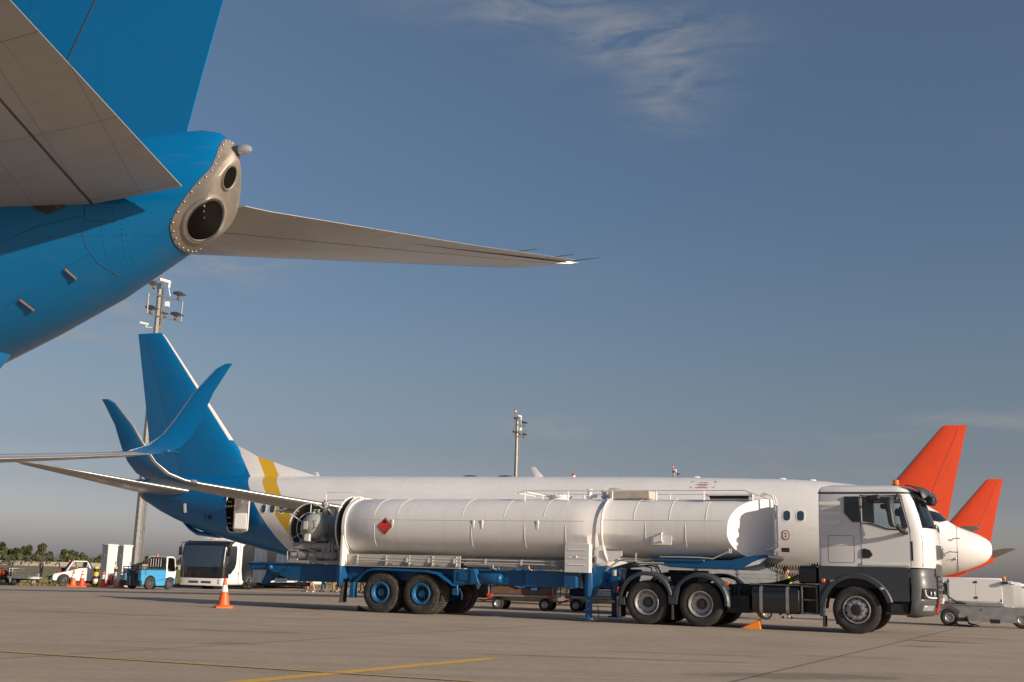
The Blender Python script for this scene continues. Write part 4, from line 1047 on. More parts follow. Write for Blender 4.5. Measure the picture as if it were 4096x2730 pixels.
boolcut(cabo, cs)
# roof cap above the dark gutter
b = MB(); b.loft([cab_ring(3.13, -.77, 1.22, .20, 1.20), cab_ring(3.19, -.765, 1.19, .18, 1.19), cab_ring(3.26, -.70, 1.10, .15, 1.10), cab_ring(3.31, -.55, .9, .12, .88), cab_ring(3.33, -.3, .5, .08, .5)]); b.build('roof', M['cabwhite'], tr, sharp=60)
b = MB(); b.loft([cab_ring(3.095, -.785, 1.238, .20, 1.215), cab_ring(3.132, -.785, 1.225, .20, 1.212)]); b.build('roof_gutter', M['navy'], tr)
# glazing
b = MB(); ins = [(lerp(.55, x, 1.02), lerp(2.7, z, 1.02)) for x, z in WIN]
b.prism(ins, 1.165, 1.172); b.build('side_window', M['glass'], tr)
b = MB(); b.prism(ins, -1.165, -1.172); b.build('side_window', M['glass'], tr)
b = MB(); g = []
for z in (2.32, 2.55, 2.8, 3.03):
    xc = interp([(q[0], q[2]) for q in Z0], z); bw = interp([(q[0], q[3]) for q in Z0], z); hw = interp([(q[0], q[4]) for q in Z0], z)
    ls = [1.13 * (-1 + 2 * k / 16) for k in range(17)]
    g.append([(cab_arc(xc, bw, hw, l) - .03, l, z) for l in ls])
b.loft(g, False, False); b.build('windscreen', M['glass'], tr)
for s in (1, -1):
    b = MB(); b.prism([(-.19, 3.03), (-.20, 2.66), (-.03, 2.455), (.135, 2.455), (.135, 3.03)], s * 1.20, s * 1.247); b.build('rear_quarter_window', M['blackpane'], tr)
    b = MB(); W2 = [(x, z) for x, z in WIN]
    b.tube([(x, s * 1.238, z) for x, z in [(.155, 3.05), (.155, 2.44), (.36, 2.425), (.52, 2.38), (.74, 2.305), (1.10, 2.295), (1.15, 2.35), (1.0, 3.01), (.96, 3.05)]], .014, 6, True); b.build('window_seal', M['black'], tr)
    b = MB()
    b.tube([(.155, s * 1.239, 1.49), (.155, s * 1.239, 3.08)], .006, 5); b.tube([(1.20, s * 1.237, 1.49), (1.21, s * 1.236, 2.28), (1.04, s * 1.207, 3.06)], .006, 5)
    b.tube([(-.78, s * 1.239, 1.93), (.155, s * 1.24, 1.93)], .003, 4)
    b.tube([(x, s * 1.2395, z) for x, z in rrect(-.57, 1.55, .0, 2.15, .05)], .005, 5, True)
    b.tube([(cab_arc(1.49, .25, 1.24, 1.17) + .004, s * 1.17, 1.49), (cab_arc(1.505, .25, 1.24, 1.17) + .004, s * 1.17, 2.0), (cab_arc(1.48, .24, 1.235, 1.165) + .004, s * 1.165, 2.28)], .005, 5)
    b.build('door_seams', M['steeldark'], tr)
    b = MB(); b.span((1.215, s * 1.225, 1.62), (1.25, s * 1.247, 2.04)); b.build('air_slot', M['black'], tr)
    b = MB(); b.prism([(.17, 1.86), (.17, 1.66), (.33, 1.66), (.40, 1.74), (.33, 1.84), (.22, 1.87)], s * 1.22, s * 1.262); b.build('door_handle', M['black'], tr, bevel=.012)
    b = MB(); b.span((.19, s * 1.255, 1.68), (.28, s * 1.268, 1.83)); b.build('handle_recess', M['blackgloss'], tr)
    # pressed swages on the rear flank and lower door ledge
    b = MB()
    for z in (2.86, 2.65, 2.45): b.loft([[(x, s * (1.229 + .014 * q * math.sin(PI * k / 6)), z + .05 - .1 * k / 6 + .02 * (1 - q)) for k in range(7)] + [(x, s * 1.2, z)] for x, q in ((-.76, .8), (-.6, 1), (-.42, .7), (-.30, .05))])
    b.prism([(.16, 1.50), (1.18, 1.50), (1.16, 1.56), (.75, 1.545), (.16, 1.56)], s * 1.22, s * 1.262)
    b.build('pressed_swages', M['cabwhite'], tr, bevel=.012, sharp=50)
    # lower flank with wheel arch
    ar = [(.70 * math.cos(R(a)), .52 + .70 * math.sin(R(a))) for a in range(18, 181, 6)]
    b = MB(); poly = [(-.80, .35), (-.80, 1.475), (1.16, 1.475), (1.14, .73), (.665, .72)] + ar + [(-.70, .35)]
    n = len(poly)
    b.prism(poly, s * 1.08, s * 1.235)
    b.build('lower_flank', M['cabgrey'], tr, bevel=.012, sharp=30)
    b = MB(); A = [(.70 + .0, a) for a in range(14, 182, 6)]
    ring = [[(q * math.cos(R(a)), s * l, .52 + q * math.sin(R(a))) for q, l in ((.69, 1.235), (.69, 1.262), (.78, 1.262), (.81, 1.236))] for _, a in A]
    b.loft(ring); b.build('arch_lip', M['cabgrey'], tr, sharp=30)
    b = MB(); b.ball((.55, s * 1.262, 1.0), .045, 8, (1, .35, .8)); b.build('side_light', M['lens'], tr)
    b = MB(); b.span((-.74, s * 1.24, 1.10), (-.66, s * 1.27, 1.18)); b.build('side_marker', M['amber'], tr, bevel=.01)
    b = MB(); b.span((-.56, s * 1.237, 1.11), (-.36, s * 1.262, 1.17)); b.build('step_lamp', M['steel'], tr, bevel=.01)
    b = MB(); b.span((.66, s * .85, .45), (1.10, s * 1.15, .72)); b.span((.62, s * 1.1, .44), (1.1, s * 1.2, .50)); b.box((.86, s * 1.16, .6), (.28, .06, .2)); b.build('entry_steps', M['chassis'], tr, bevel=.01)
    b = MB(); b.span((-.74, s * .8, .12), (-.70, s * 1.2, .36)); b.build('mudflap', M['rubber'], tr)
# inner arch and chassis
b = MB()
for s in (1, -1):
    b.loft([[(.69 * math.cos(R(a)), s * l, .52 + .69 * math.sin(R(a))) for l in (.6, 1.09)] for a in range(0, 181, 10)], False, False)
b.span((-.80, -1.07, 1.0), (1.17, 1.07, 1.475)); b.build('engine_tunnel', M['chassis'], tr)
b = MB()
for s in (1, -1): b.span((-5.62, s * .36, .74), (1.2, s * .44, 1.0))
for x in (-5.6, -4.2, -3.0, -1.6, -.6): b.span((x - .05, -.36, .76), (x + .05, .36, .98))
b.span((-2.9, -.36, .985), (-2.3, .36, 1.02)); b.prism([(-2.75, 1.0), (-1.0, 1.0), (-1.0, 1.05), (-2.0, 1.06)], -.46, .46)
for x in (0, -3.55, -4.87): b.cyl((x, -1.0, .52), (x, 1.0, .52), .09 if x else .07, 12)
for x in (-3.55, -4.87): b.ball((x, 0, .52), .24, 10, (1, .9, 1)); b.span((x - .5, .50, .42), (x + .5, .60, .50)); b.span((x - .5, -.60, .42), (x + .5, -.50, .50))
b.build('chassis_frame', M['chassis'], tr, bevel=.008)
for s in (1, -1):
    for x, k in ((0, 'front'), (-3.55, 'drive'), (-4.87, 'drive')):
        if k == 'front': add_wheel(tr, (x, s * 1.05, .52), s, .525, .32, .30, k)
        else:
            add_wheel(tr, (x, s * 1.05, .52), s, .52, .29, .30, k)
            q = MB(); gi = part('wheel', tr); gi.location = (x, -s * .72, .52); tyre_mesh(.52, .29, .30, .006, 96).build('tyre', M['rubber'], gi, sharp=30)
            q = MB(); q.lathe([(s * .14, .30), (s * .05, .28), (s * .05, .02)], 'y', n=24); q.build('rim', M['steeldark'], gi)
# bumper and front
b = MB()
def fr_ring(z, xr, xc, bow, hw): return cab_ring(z, xr, xc, bow, hw)
b.loft([fr_ring(.42, 1.17, 1.36, .18, 1.16), fr_ring(.50, 1.17, 1.44, .20, 1.22), fr_ring(.75, 1.17, 1.49, .22, 1.245), fr_ring(.76, 1.17, 1.475, .22, 1.24), fr_ring(1.0, 1.17, 1.50, .22, 1.245), fr_ring(1.25, 1.17, 1.49, .23, 1.245), fr_ring(1.28, 1.17, 1.47, .23, 1.235), fr_ring(1.44, 1.17, 1.47, .24, 1.24)])
b.build('bumper', M['bumper'], tr, sharp=50)
def front_x(z, l, off):
    T = [(.42, 1.36, .18, 1.16), (.5, 1.44, .20, 1.22), (.75, 1.49, .22, 1.245), (1.0, 1.50, .22, 1.245), (1.25, 1.49, .23, 1.245), (1.44, 1.47, .24, 1.24), (2.0, 1.505, .25, 1.24), (2.28, 1.48, .24, 1.235), (2.6, 1.40, .23, 1.225), (3.0, 1.27, .21, 1.21), (3.1, 1.235, .20, 1.205)]
    f = lambda k: interp([(t[0], t[k]) for t in T], z)
    return cab_arc(f(1), f(2), f(3), l) + off
def front_plate(b, l0, l1, z0, z1, off, nl=8, nz=3, back=.05):
    F = [[(front_x(lerp(z0, z1, j / nz), lerp(l0, l1, i / nl), off), lerp(l0, l1, i / nl), lerp(z0, z1, j / nz)) for i in range(nl + 1)] for j in range(nz + 1)]
    B = [[(x - back, l, z) for x, l, z in r] for r in F]
    vs = [p for r in F for p in r] + [p for r in B for p in r]; w = nl + 1; o = w * (nz + 1); fs = []
    for j in range(nz):
        for i in range(nl): a = j * w + i; fs += [(a, a + 1, a + w + 1, a + w), (o + a, o + a + w, o + a + w + 1, o + a + 1)]
    for i in range(nl): fs += [(i, o + i, o + i + 1, i + 1), (nz * w + i, nz * w + i + 1, o + nz * w + i + 1, o + nz * w + i)]
    for j in range(nz): fs += [(j * w, (j + 1) * w, o + (j + 1) * w, o + j * w), (j * w + nl, o + j * w + nl, o + (j + 1) * w + nl, (j + 1) * w + nl)]
    return b.add(vs, fs)
b = MB(); front_plate(b, -.72, .72, 1.30, 1.98, .03, 16); b.build('grille_panel', M['bumper'], tr, bevel=.015)
b = MB(); front_plate(b, -.66, .66, .62, 1.28, .025, 16); b.build('grille_opening', M['black'], tr)
for z in (.74, .86, .98, 1.10, 1.20):
    b = MB(); front_plate(b, -.62, .62, z, z + .055, .035, 12); b.build('grille_bar', M['bumper'], tr, bevel=.008)
b = MB(); front_plate(b, -.30, .30, 1.86, 1.95, .05)
vz = [(-.26, 1.86), (.26, 1.86), (.05, 1.70), (-.05, 1.70)]
b.loft([[(front_x(z, l, .03), l, z) for l, z in vz], [(front_x(z, l, .065), l, z) for l, z in vz]]); b.build('emblem_bar', M['chrome'], tr, bevel=.006)
for s in (1, -1):
    b = MB(); front_plate(b, s * .74, s * 1.20, .80, 1.03, .022, 14, 3); b.build('headlight', M['blackgloss'], tr, bevel=.02)
    b = MB().use(M['lens'])
    for l, r in ((.90, .065), (1.04, .055)): b.ball((front_x(.91, s * l, .026), s * l, .92), r, 8, (.5, 1, 1))
    b.use(M['conewhite']); b.tube([(front_x(z, s * l, .032), s * l, z) for l, z in ((1.18, 1.0), (1.17, .90), (1.12, .84), (1.0, .825), (.80, .825))], .018, 6)
    b.build('lamp_optics', None, tr)
    b = MB(); front_plate(b, s * .80, s * 1.15, .54, .66, .022, 10, 2); b.build('fog_light', M['lens'], tr, bevel=.015)
    # mirrors
    b = MB(); b.tube([(1.12, s * 1.24, 2.22), (1.09, s * 1.36, 2.24), (1.02, s * 1.44, 2.28), (.95, s * 1.47, 2.38)], .05, 8); b.tube([(1.0, s * 1.2, 3.05), (.98, s * 1.42, 3.04), (.95, s * 1.47, 2.95)], .03, 8)
    b.build('mirror_arm', M['black'], tr)
    b = MB(); b.loft([[(x0, s * l, z) for x0, l in ((xa, 1.36), (xa - .02, 1.60), (xa + .10, 1.61), (xa + .15, 1.40))] for xa, z in ((.84, 2.34), (.80, 2.42), (.76, 2.75), (.76, 2.95), (.80, 3.0))]); b.build('main_mirror', M['cabgrey'], tr, bevel=.03, seg=3)
    b = MB(); b.box((.46, s * 1.42, 2.98), (.30, .20, .13), (0, -.1, 0)); b.build('kerb_mirror', M['black'], tr, bevel=.05, seg=3)
b = MB(); b.box((1.66, .92, 2.94), (.16, .30, .20), (0, .2, .15)); b.build('front_mirror', M['black'], tr, bevel=.05, seg=3)
b = MB(); b.tube([(1.36, .92, 3.08), (1.64, .92, 3.03)], .03, 8); b.build('front_mirror_arm', M['black'], tr)
b = MB(); front_plate(b, .44, .54, .50, .86, .04, 2, 2); b.build('warning_plate', M['hazred'], tr)
b = MB(); front_plate(b, -.28, .24, .70, .82, .06, 3, 2); b.build('number_plate', M['conewhite'], tr)
b = MB(); b.loft([[(front_x(3.0, l, q), l, z) for l in [(-1.1 + 2.2 * k / 12) for k in range(13)]] for q, z in ((.02, 3.10), (.17, 2.99), (.20, 2.97), (.24, 3.0), (.20, 3.16), (.02, 3.27), (-.12, 3.30))], False, False); vz_ = b.build('sun_visor', M['cabgrey'], tr, sharp=60)
sol = vz_.modifiers.new('thickness', 'SOLIDIFY'); sol.thickness = .02
for l in (.8, -.8):
    b = MB(); b.lathe([(0, .0), (.0, .07), (-.06, .06), (-.1, 0)], 'x', (front_x(3.0, l, .24), l, 3.10), 16); b.build('roof_lamp', M['lens'], tr)
b = MB().use(M['black']).cyl((.88, .55, 3.25), (.88, .55, 3.34), .07, 14); b.use(M['amber']).lathe([(0, .075), (.10, .07), (.13, .0)], 'z', (.88, .55, 3.34), 14); b.build('beacon', None, tr)
for s in (.35, -.35):
    W4 = lambda l, z: (front_x(z, l, .025), l, z)
    b = MB(); b.tube([W4(s - .3, 2.30), W4(s, 2.36), W4(s + .25, 2.42)], .012, 6); b.tube([W4(s - .1, 2.46), W4(s + .15, 2.40), W4(s + .42, 2.37)], .014, 6); b.build('wiper', M['black'], tr)
# cab interior
b = MB(); b.span((-.70, -1.15, 1.53), (1.2, 1.15, 1.70)); b.span((1.05, -1.1, 1.7), (1.45, 1.1, 2.27)); b.build('dashboard', M['black'], tr)
for l in (.62, -.62):
    b = MB(); b.span((-.15, l - .26, 1.9), (.35, l + .26, 2.05)); b.box((-.18, l, 2.38), (.14, .5, .75), (0, -.12, 0)); b.box((-.22, l, 2.84), (.1, .28, .2)); b.build('seat', M['navy'], tr, bevel=.04)
b = MB(); b.tube([(.74 + .12 * math.sin(a) * .6, -.62 + .22 * math.cos(a), 2.28 + .19 * math.sin(a)) for a in [2 * PI * k / 20 for k in range(20)]], .016, 6, True); b.build('steering_wheel', M['black'], tr)
b = MB(); b.tube([(.62, .9, 2.85), (.70, .9, 2.7), (.74, .88, 2.55), (.8, .86, 2.4)], .012, 6); b.build('seat_belt', M['hazred'], tr)
# behind the cab
b = MB(); b.loft([[(x, l, z) for l, z in rrect(.70, .37, 1.22, .98, .13, 5)] for x in (-2.33, -1.25)]); b.build('fuel_tank', M['blackgloss'], tr, bevel=.02)
for x in (-2.12, -1.52):
    b = MB(); q = [(l, z) for l, z in rrect(.692, .362, 1.228, .988, .135, 5)]
    b.loft([[(x - .035, l, z) for l, z in q], [(x + .035, l, z) for l, z in q]]); b.build('tank_strap', M['steel'], tr)
b = MB(); b.cyl((-1.85, 1.0, .97), (-1.85, 1.0, 1.03), .06, 14); b.build('filler_cap', M['black'], tr)
b = MB()
for z in (.40, .70, 1.0): b.span((-1.20, .78, z - .02), (-.86, 1.2, z + .02))
for x in (-1.20, -.86): b.span((x - .02, .78, .40), (x + .02, 1.2, 1.02))
b.span((-1.2, .60, .38), (-.84, .76, 1.0)); b.build('catwalk_steps', M['steeldark'], tr, bevel=.006)
b = MB(); b.span((-1.28, .55, 1.06), (-.84, 1.12, 1.46)); b.build('air_intake_box', M['blackgloss'], tr, bevel=.06, seg=3)
b = MB(); b.span((-2.4, .45, 1.0), (-.84, 1.15, 1.035)); b.build('catwalk_plate', M['steeldark'], tr)
b = MB()
for l in (.5, -.5): b.cyl((-2.65, l, .55), (-2.0, l, .55), .14, 16)
b.span((-3.0, .5, .35), (-2.45, .9, .75)); b.span((-2.75, -.9, .4), (-1.3, -.5, .95)); b.tube([(-2.7, .9, .95), (-2.72, .92, .3)], .03, 8); b.tube([(-2.85, .7, .95), (-2.85, .75, .3)], .025, 8)
b.build('air_tanks', M['chassis'], tr, bevel=.01)
# drive-axle mudguards
b = MB()
for s in (1, -1):
    for c, a0, a1 in ((-4.87, 188, 14), (-3.55, 166, -4)):
        rg = []
        for k in range(25):
            a = R(a0 + (a1 - a0) * k / 24); e = 1.0
            cx, cz = c + .66 * math.cos(a), .54 + .67 * math.sin(a)
            ox, oz = c + .70 * math.cos(a), .54 + .71 * math.sin(a)
            lx, lz = c + .60 * math.cos(a), .54 + .61 * math.sin(a)
            rg.append([(ox, s * .75, oz), (ox, s * 1.22, oz), (cx, s * 1.262, cz), (lx, s * 1.262, lz), (lx, s * 1.235, lz), (cx, s * 1.22, cz), (cx, s * .75, cz)])
        b.loft(rg)
    b.prism([(-4.34, .92), (-4.06, .92), (-4.12, .50), (-4.30, .50)], s * 1.05, s * 1.24)
    b.prism([(-5.57, .52), (-5.42, .62), (-5.40, .44), (-5.57, .44)], s * .8, s * 1.25)
b.build('mudguard', M['cabgrey'], tr, sharp=35)
b = MB()
for s in (1, -1):
    b.span((-5.56, s * .76, .15), (-5.53, s * 1.24, .5)); b.span((-4.24, s * .76, .14), (-4.21, s * 1.24, .52)); b.span((-2.9, s * .8, .45), (-2.87, s * 1.2, .62))
b.build('drive_mudflaps', M['rubber'], tr)
b = MB(); b.span((-2.93, 1.255, .98), (-2.85, 1.272, 1.06)); b.build('mudguard_marker', M['amber'], tr, bevel=.008)
b = MB(); b.span((-5.60, 1.05, .72), (-5.56, 1.24, .86)); b.build('tail_lamp', M['redlens'], tr, bevel=.01)
b = MB(); b.loft([[(-4.15 + .5 * math.cos(a), .46 * math.sin(a), z) for a in [2 * PI * k / 24 for k in range(24)]] for z in (1.22, 1.30)]); b.span((-4.5, -.42, 1.0), (-3.8, .42, 1.22)); b.prism([(-4.95, 1.12), (-4.4, 1.18), (-4.4, 1.26), (-4.95, 1.18)], -.35, .35); b.build('fifth_wheel', M['chassis'], tr, bevel=.01)
# coiled air and electric lines to the trailer
def coil(p, q, sag, turns, r, w, nm, m):
    P = []; n = turns * 10
    for i in range(n + 1):
        t = i / n; x = lerp(p[0], q[0], t); y = lerp(p[1], q[1], t); z = lerp(p[2], q[2], t) - sag * 4 * t * (1 - t)
        A = 2 * PI * turns * t
        P.append((x + .3 * r * math.cos(A), y + r * math.cos(A), z + r * math.sin(A)))
    b = MB(); b.tube(P, w, 6); return b.build(nm, m, tr)
coil((-2.2, .25, 1.52), (-.82, .15, 1.56), .12, 22, .055, .009, 'coiled_air_line', M['hose'])
coil((-2.2, .35, 1.48), (-.82, .30, 1.46), .22, 24, .045, .008, 'coiled_air_line', M['hose'])
for k in range(3):
    b = MB(); b.tube([(-2.3 + .1 * k, .5, 1.03), (-1.7, .52 + .05 * k, 1.05 + .03 * k), (-1.3, .5, 1.18 + .05 * k), (-1.05, .45, 1.42 + .04 * k), (-.84, .4, 1.45)], .018, 8); b.build('air_hose', M['hose'], tr)
# ------------------------------------------------------------------ tank semi-trailer (same heading as the truck; its base under the rear bogie)
TX = -11.6
h_ = Vector((math.cos(R(TA)), math.sin(R(TA)), 0))
tk = thing('tank_trailer', 'long white tank semi-trailer on blue chassis, grey pumps and hose reels at its rear', 'fuel trailer', Vector(TO) + h_ * TX, TA)
class TB(MB):
    def build(s, name, m=None, parent=None, **k):
        s.v = [(x - TX, y, z) for x, y, z in s.v]; return MB.build(s, name, m, parent or tk, **k)
def oval(hw, zt, zb, n=56, e=2.3):
    zc, rz = (zt + zb) / 2, (zt - zb) / 2; P = []
    for k in range(n):
        a = 2 * PI * k / n; c, s = math.cos(a), math.sin(a)
        P.append((math.copysign(abs(s) ** (2 / e), s) * hw, zc + math.copysign(abs(c) ** (2 / e), c) * rz))
    return P
def tankmat():
    m = mat('tank_white_paint', (.74, .725, .705), .40, coat=.18, var=.03, scale=.7, dirt=.0)
    nt = m.node_tree; b = nt.nodes['Principled BSDF']; co = objco(nt)
    src = b.inputs['Base Color'].links[0].from_socket
    s = noise(nt, mapping(nt, co, (3.5, 1, .35)), 1.6, 7, .65)
    f = mth(nt, 'MULTIPLY', ramp(nt, s, .52, .78), .24)
    c = mixc(nt, f, src, (.43, .39, .34))
    sp = ramp(nt, noise(nt, co, 26, 4, .6), .66, .72)
    c = mixc(nt, mth(nt, 'MULTIPLY', sp, .12), c, (.30, .26, .22))
    nt.links.new(c, b.inputs['Base Color'])
    h = mth(nt, 'ADD', noise(nt, co, 1.3, 3), mth(nt, 'MULTIPLY', noise(nt, co, 60, 3), .02))
    bump(nt, b, h, .16, .03)
    return m
M['tank'] = tankmat()
RS, FS = (1.17, 3.05, 1.43), (1.05, 3.04, 1.55)
def tprof(x):
    if x > -6.28: return FS
    return RS
b = TB()
rings = []
for x, k in ((-13.47, .90), (-13.43, .97), (-13.36, 1.0), (-12, 1), (-10, 1), (-8, 1), (-6.9, 1), (-6.42, 1)):
    o = oval(*RS); zc = (RS[1] + RS[2]) / 2; rings.append([(x, l * k, zc + (z - zc) * k) for l, z in o])
o2 = oval(*FS)
for x in (-6.18, -5, -3.8): rings.append([(x, l, z) for l, z in o2])
PU = [(0, -2.02), (.42, -2.05), (.63, -2.11), (.77, -2.2), (.96, -2.44), (1.04, -2.68), (1.06, -2.87)]
PD = [(1.55, -2.12), (1.6, -2.4), (1.68, -2.75), (1.78, -2.89), (1.88, -2.96), (2.01, -3.01), (2.14, -2.99), (2.3, -2.87)]
prow = [(lerp(interp(PU, abs(l)), -2.04 - .86 * abs(l), .9) if z > 2.295 else lerp(interp(PD, z), -2.04 - .86 * abs(l), .95), l, z) for l, z in o2]
rings.append([(x - .25, l, z) for (x, _, _), (l, z) in zip(prow, o2)])
rings.append([(x, l, max(z, 1.55)) for (x, _, _), (l, z) in zip(prow, o2)])
n = len(o2); b.loft(rings, True, False)
b.add(rings[0] + [(-13.49, 0, 2.24)], [(i, (i + 1) % n, n) for i in range(n)])
# prow faces: two flat plates meeting in a vertical front edge
cl = [(-2.03, 0, z) for _, l, z in rings[-1]]
b.add(rings[-1] + cl, [(i, (i + 1) % n, n + (i + 1) % n, n + i) for i in range(n)])
b.build('tank_shell', M['tank'], sharp=28)
# seams: hoops and one long lap at mid height
b = TB()
def hoop(x, a0, a1, w=.0065, pr=None):
    pr = pr or tprof(x); o = oval(*pr, n=96); P = []
    for k in range(96):
        a = 360 * k / 96
        if a0 <= a <= a1: l, z = o[k]; P.append((x, l * 1.002, (pr[1] + pr[2]) / 2 + (z - (pr[1] + pr[2]) / 2) * 1.002))
    b.tube(P, w, 5)
for x in (-12.55, -11.85, -9.9, -8.7, -7.6): hoop(x, 8, 74, .005)
for x in (-12.5, -9.6, -8.1, -6.99): hoop(x, 84, 128, .005)
for x in (-5.25, -4.35, -3.45): hoop(x, 6, 80, .006)
for x in (-4.95, -3.95): hoop(x, 84, 128, .005)
def lap(x0, x1, a):
    P = []
    for i in range(15):
        x = lerp(x0, x1, i / 14); pr = tprof(x); o = oval(*pr, n=96); l, z = o[int(a / 360 * 96)]; P.append((x, l * 1.003, z))
    b.tube(P, .006, 4)
lap(-13.3, -6.5, 80); lap(-6.1, -3.0, 80)
b.build('weld_seams', M['tank'])
b = TB()
for x in (-11.95, -9.55, -9.3, -7.75):
    pr = tprof(x); o = oval(*pr, n=96); l, z = o[22]; b.box((x, l + .004, z - .05), (.06, .024, .22), (0, 0, 0))
b.build('lifting_pads', M['tank'], bevel=.01)
b = TB(); pr = oval(*FS, n=96); l, z = pr[28]; b.box((-4.55, l + .002, z), (.52, .02, .36)); b.build('inspection_plate', M['tank'], bevel=.004)
b = TB(); b.tube([(-4.55 + .02, l + .01, z + .11), (-4.53, l + .08, z + .07), (-4.53, l + .08, z - .07), (-4.53, l + .01, z - .11)], .022, 8); b.build('grab_handle', M['white'])
# hoop pipe over the step, cover box below it, gusset
b = TB(); o = oval(1.12, 3.07, 1.5, n=96); b.tube([(-6.05, l * 1.01, z) for k, (l, z) in enumerate(o) if 2 <= k <= 33], .028, 8); b.tube([(-6.05, 1.02, 1.85), (-5.98, 1.04, 1.62), (-5.9, 1.0, 1.42)], .03, 8)
b.build('vent_pipe', M['white'])
b = TB(); b.span((-6.97, 1.02, 1.17), (-6.32, 1.245, 1.88)); b.build('valve_cabinet', M['cabinet'], bevel=.012)
b = TB()
for z in (1.72, 1.52, 1.36): b.tube([(-6.86, 1.248, z), (-6.42, 1.248, z)], .012, 6)
b.span((-6.96, 1.243, 1.605), (-6.33, 1.252, 1.615)); b.ball((-6.66, 1.25, 1.56), .022, 6); b.build('cabinet_ribs', M['white'])
b = TB(); b.prism([(-6.32, 1.88), (-6.32, 1.17), (-6.12, 1.17), (-6.0, 1.42), (-5.82, 1.58), (-5.75, 1.72), (-6.0, 1.72), (-6.2, 2.1)], .85, .90); b.prism([(-6.2, 1.72), (-5.55, 1.72), (-5.55, 1.60), (-5.95, 1.40), (-6.2, 1.40)], 1.0, 1.03)
b.loft([[(-6.3, .9, 1.6), (-6.3, -.9, 1.6), (-6.3, -.9, 1.2), (-6.3, .9, 1.2)], [(-5.5, .6, 1.57), (-5.5, -.6, 1.57), (-5.5, -.6, 1.45), (-5.5, .6, 1.45)], [(-5.0, .3, 1.57), (-5.0, -.3, 1.57), (-5.0, -.3, 1.52), (-5.0, .3, 1.52)]]); b.build('gusset_plate', M['white2'])
b = TB(); b.tube([(-6.05, .95, 1.2), (-5.75, .95, 1.42), (-5.65, .9, 1.50), (-5.2, .9, 1.48), (-4.7, .85, 1.42), (-4.55, .85, 1.5)], .022, 8); b.tube([(-5.2, 1.0, 1.68), (-5.2, 1.04, 1.48), (-5.12, 1.04, 1.44), (-4.5, 1.0, 1.45)], .022, 8); b.tube([(-4.6, .98, 1.60), (-3.6, 1.0, 1.6), (-3.3, .96, 1.58), (-2.95, .92, 1.75)], .02, 8); b.cyl((-5.75, 1.0, 1.12), (-5.75, 1.0, 1.26), .06, 12); b.build('pipe_run', M['pumpgrey'])
# top: walkway rail, hatches, covered box
b = TB()
for s, l in ((1, .62), (-1, -.62)):
    b.tube([(-8.55, l, 3.18), (-8.35, l, 3.23), (-2.6, l, 3.23), (-2.25, l, 3.10)], .02, 8)
    for x in (-8.35, -7.15, -5.95, -4.8, -3.6): b.tube([(x, l, 3.22), (x, l, 2.98)], .02, 8)
b.tube([(-8.35, .62, 3.21), (-7.9, 0, 3.12)], .015, 6); b.tube([(-8.55, .62, 3.17), (-8.55, -.62, 3.17)], .015, 6)
b.build('roof_rail', M['white'])
for x in (-7.6,):
    b = TB(); b.cyl((x, 0, 3.02), (x, 0, 3.10), .30, 28); b.cyl((x, 0, 3.10), (x, 0, 3.145), .34, 28)
    for k in range(16): b.cyl((x + .31 * math.cos(k * PI / 8), .31 * math.sin(k * PI / 8), 3.14), (x + .31 * math.cos(k * PI / 8), .31 * math.sin(k * PI / 8), 3.165), .018, 6)
    b.tube([(x - .1, 0, 3.14), (x - .1, 0, 3.2), (x + .1, 0, 3.2), (x + .1, 0, 3.14)], .012, 6); b.build('manhole_cover', M['white'])
for x, l in ((-6.72, .15), (-6.38, .0)):
    b = TB(); b.cyl((x, l, 3.0), (x, l, 3.24), .06, 14); b.cyl((x, l, 3.24), (x, l, 3.30), .09, 18); b.cyl((x, l, 3.1), (x, l, 3.13), .09, 16); b.box((x + .1, l, 3.12), (.2, .08, .08)); b.build('breather_valve', M['white'], bevel=.006)
b = TB(); b.loft([[(x, l, z) for l, z in ((-.35, 3.04), (.35, 3.04), (.36, z1), (-.36, z1))] for x, z1 in ((-6.15, 3.30), (-6.0, 3.33), (-5.85, 3.27), (-5.15, 3.26), (-5.05, 3.24))]); b.build('tarp_covered_box', M['tarp'], bevel=.03, seg=3)
b = TB(); b.prism([(-3.5, 3.12), (-2.45, 3.12), (-2.45, 3.02), (-2.42, 3.0), (-3.5, 3.0)], .46, .50); b.span((-3.55, .44, 3.0), (-3.47, .6, 3.14)); b.span((-2.5, .44, 3.0), (-2.42, .6, 3.14)); b.span((-3.5, .44, 3.10), (-2.45, .62, 3.145)); b.build('hose_tray', M['white'])
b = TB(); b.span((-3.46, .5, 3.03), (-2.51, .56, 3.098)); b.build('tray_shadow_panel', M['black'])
# ladder at the prow
b = TB()
for l in (.12, .42): b.tube([(-2.3, l, 3.10), (-2.15, l, 3.17), (-1.97, l, 3.10), (-1.93, l, 2.95), (-1.93, l, 1.90), (-2.05, l, 1.82), (-2.14, l, 1.83)], .022, 8)
for z in (2.9, 2.6, 2.3, 2.0): b.tube([(-1.93, .12, z), (-1.93, .42, z)], .016, 6)
b.build('ladder', M['white'])
b = TB(); b.box((-1.70, .35, 1.83), (.18, .08, .10)); b.build('socket_box', M['brownply'], bevel=.01)
b = TB(); b.box((-2.92, .80, 2.10), (.16, .14, .34), (0, 0, -.8)); b.build('junction_box', M['tank'], bevel=.015)
b = TB(); b.box((-2.82, .84, 2.08), (.07, .05, .13), (0, 0, -.8)); b.tube([(-2.92, .86, 1.95), (-2.93, .88, 1.72)], .012, 6); b.tube([(-2.88, .84, 1.95), (-2.89, .86, 1.72)], .012, 6); b.build('junction_switch', M['cabinet'])
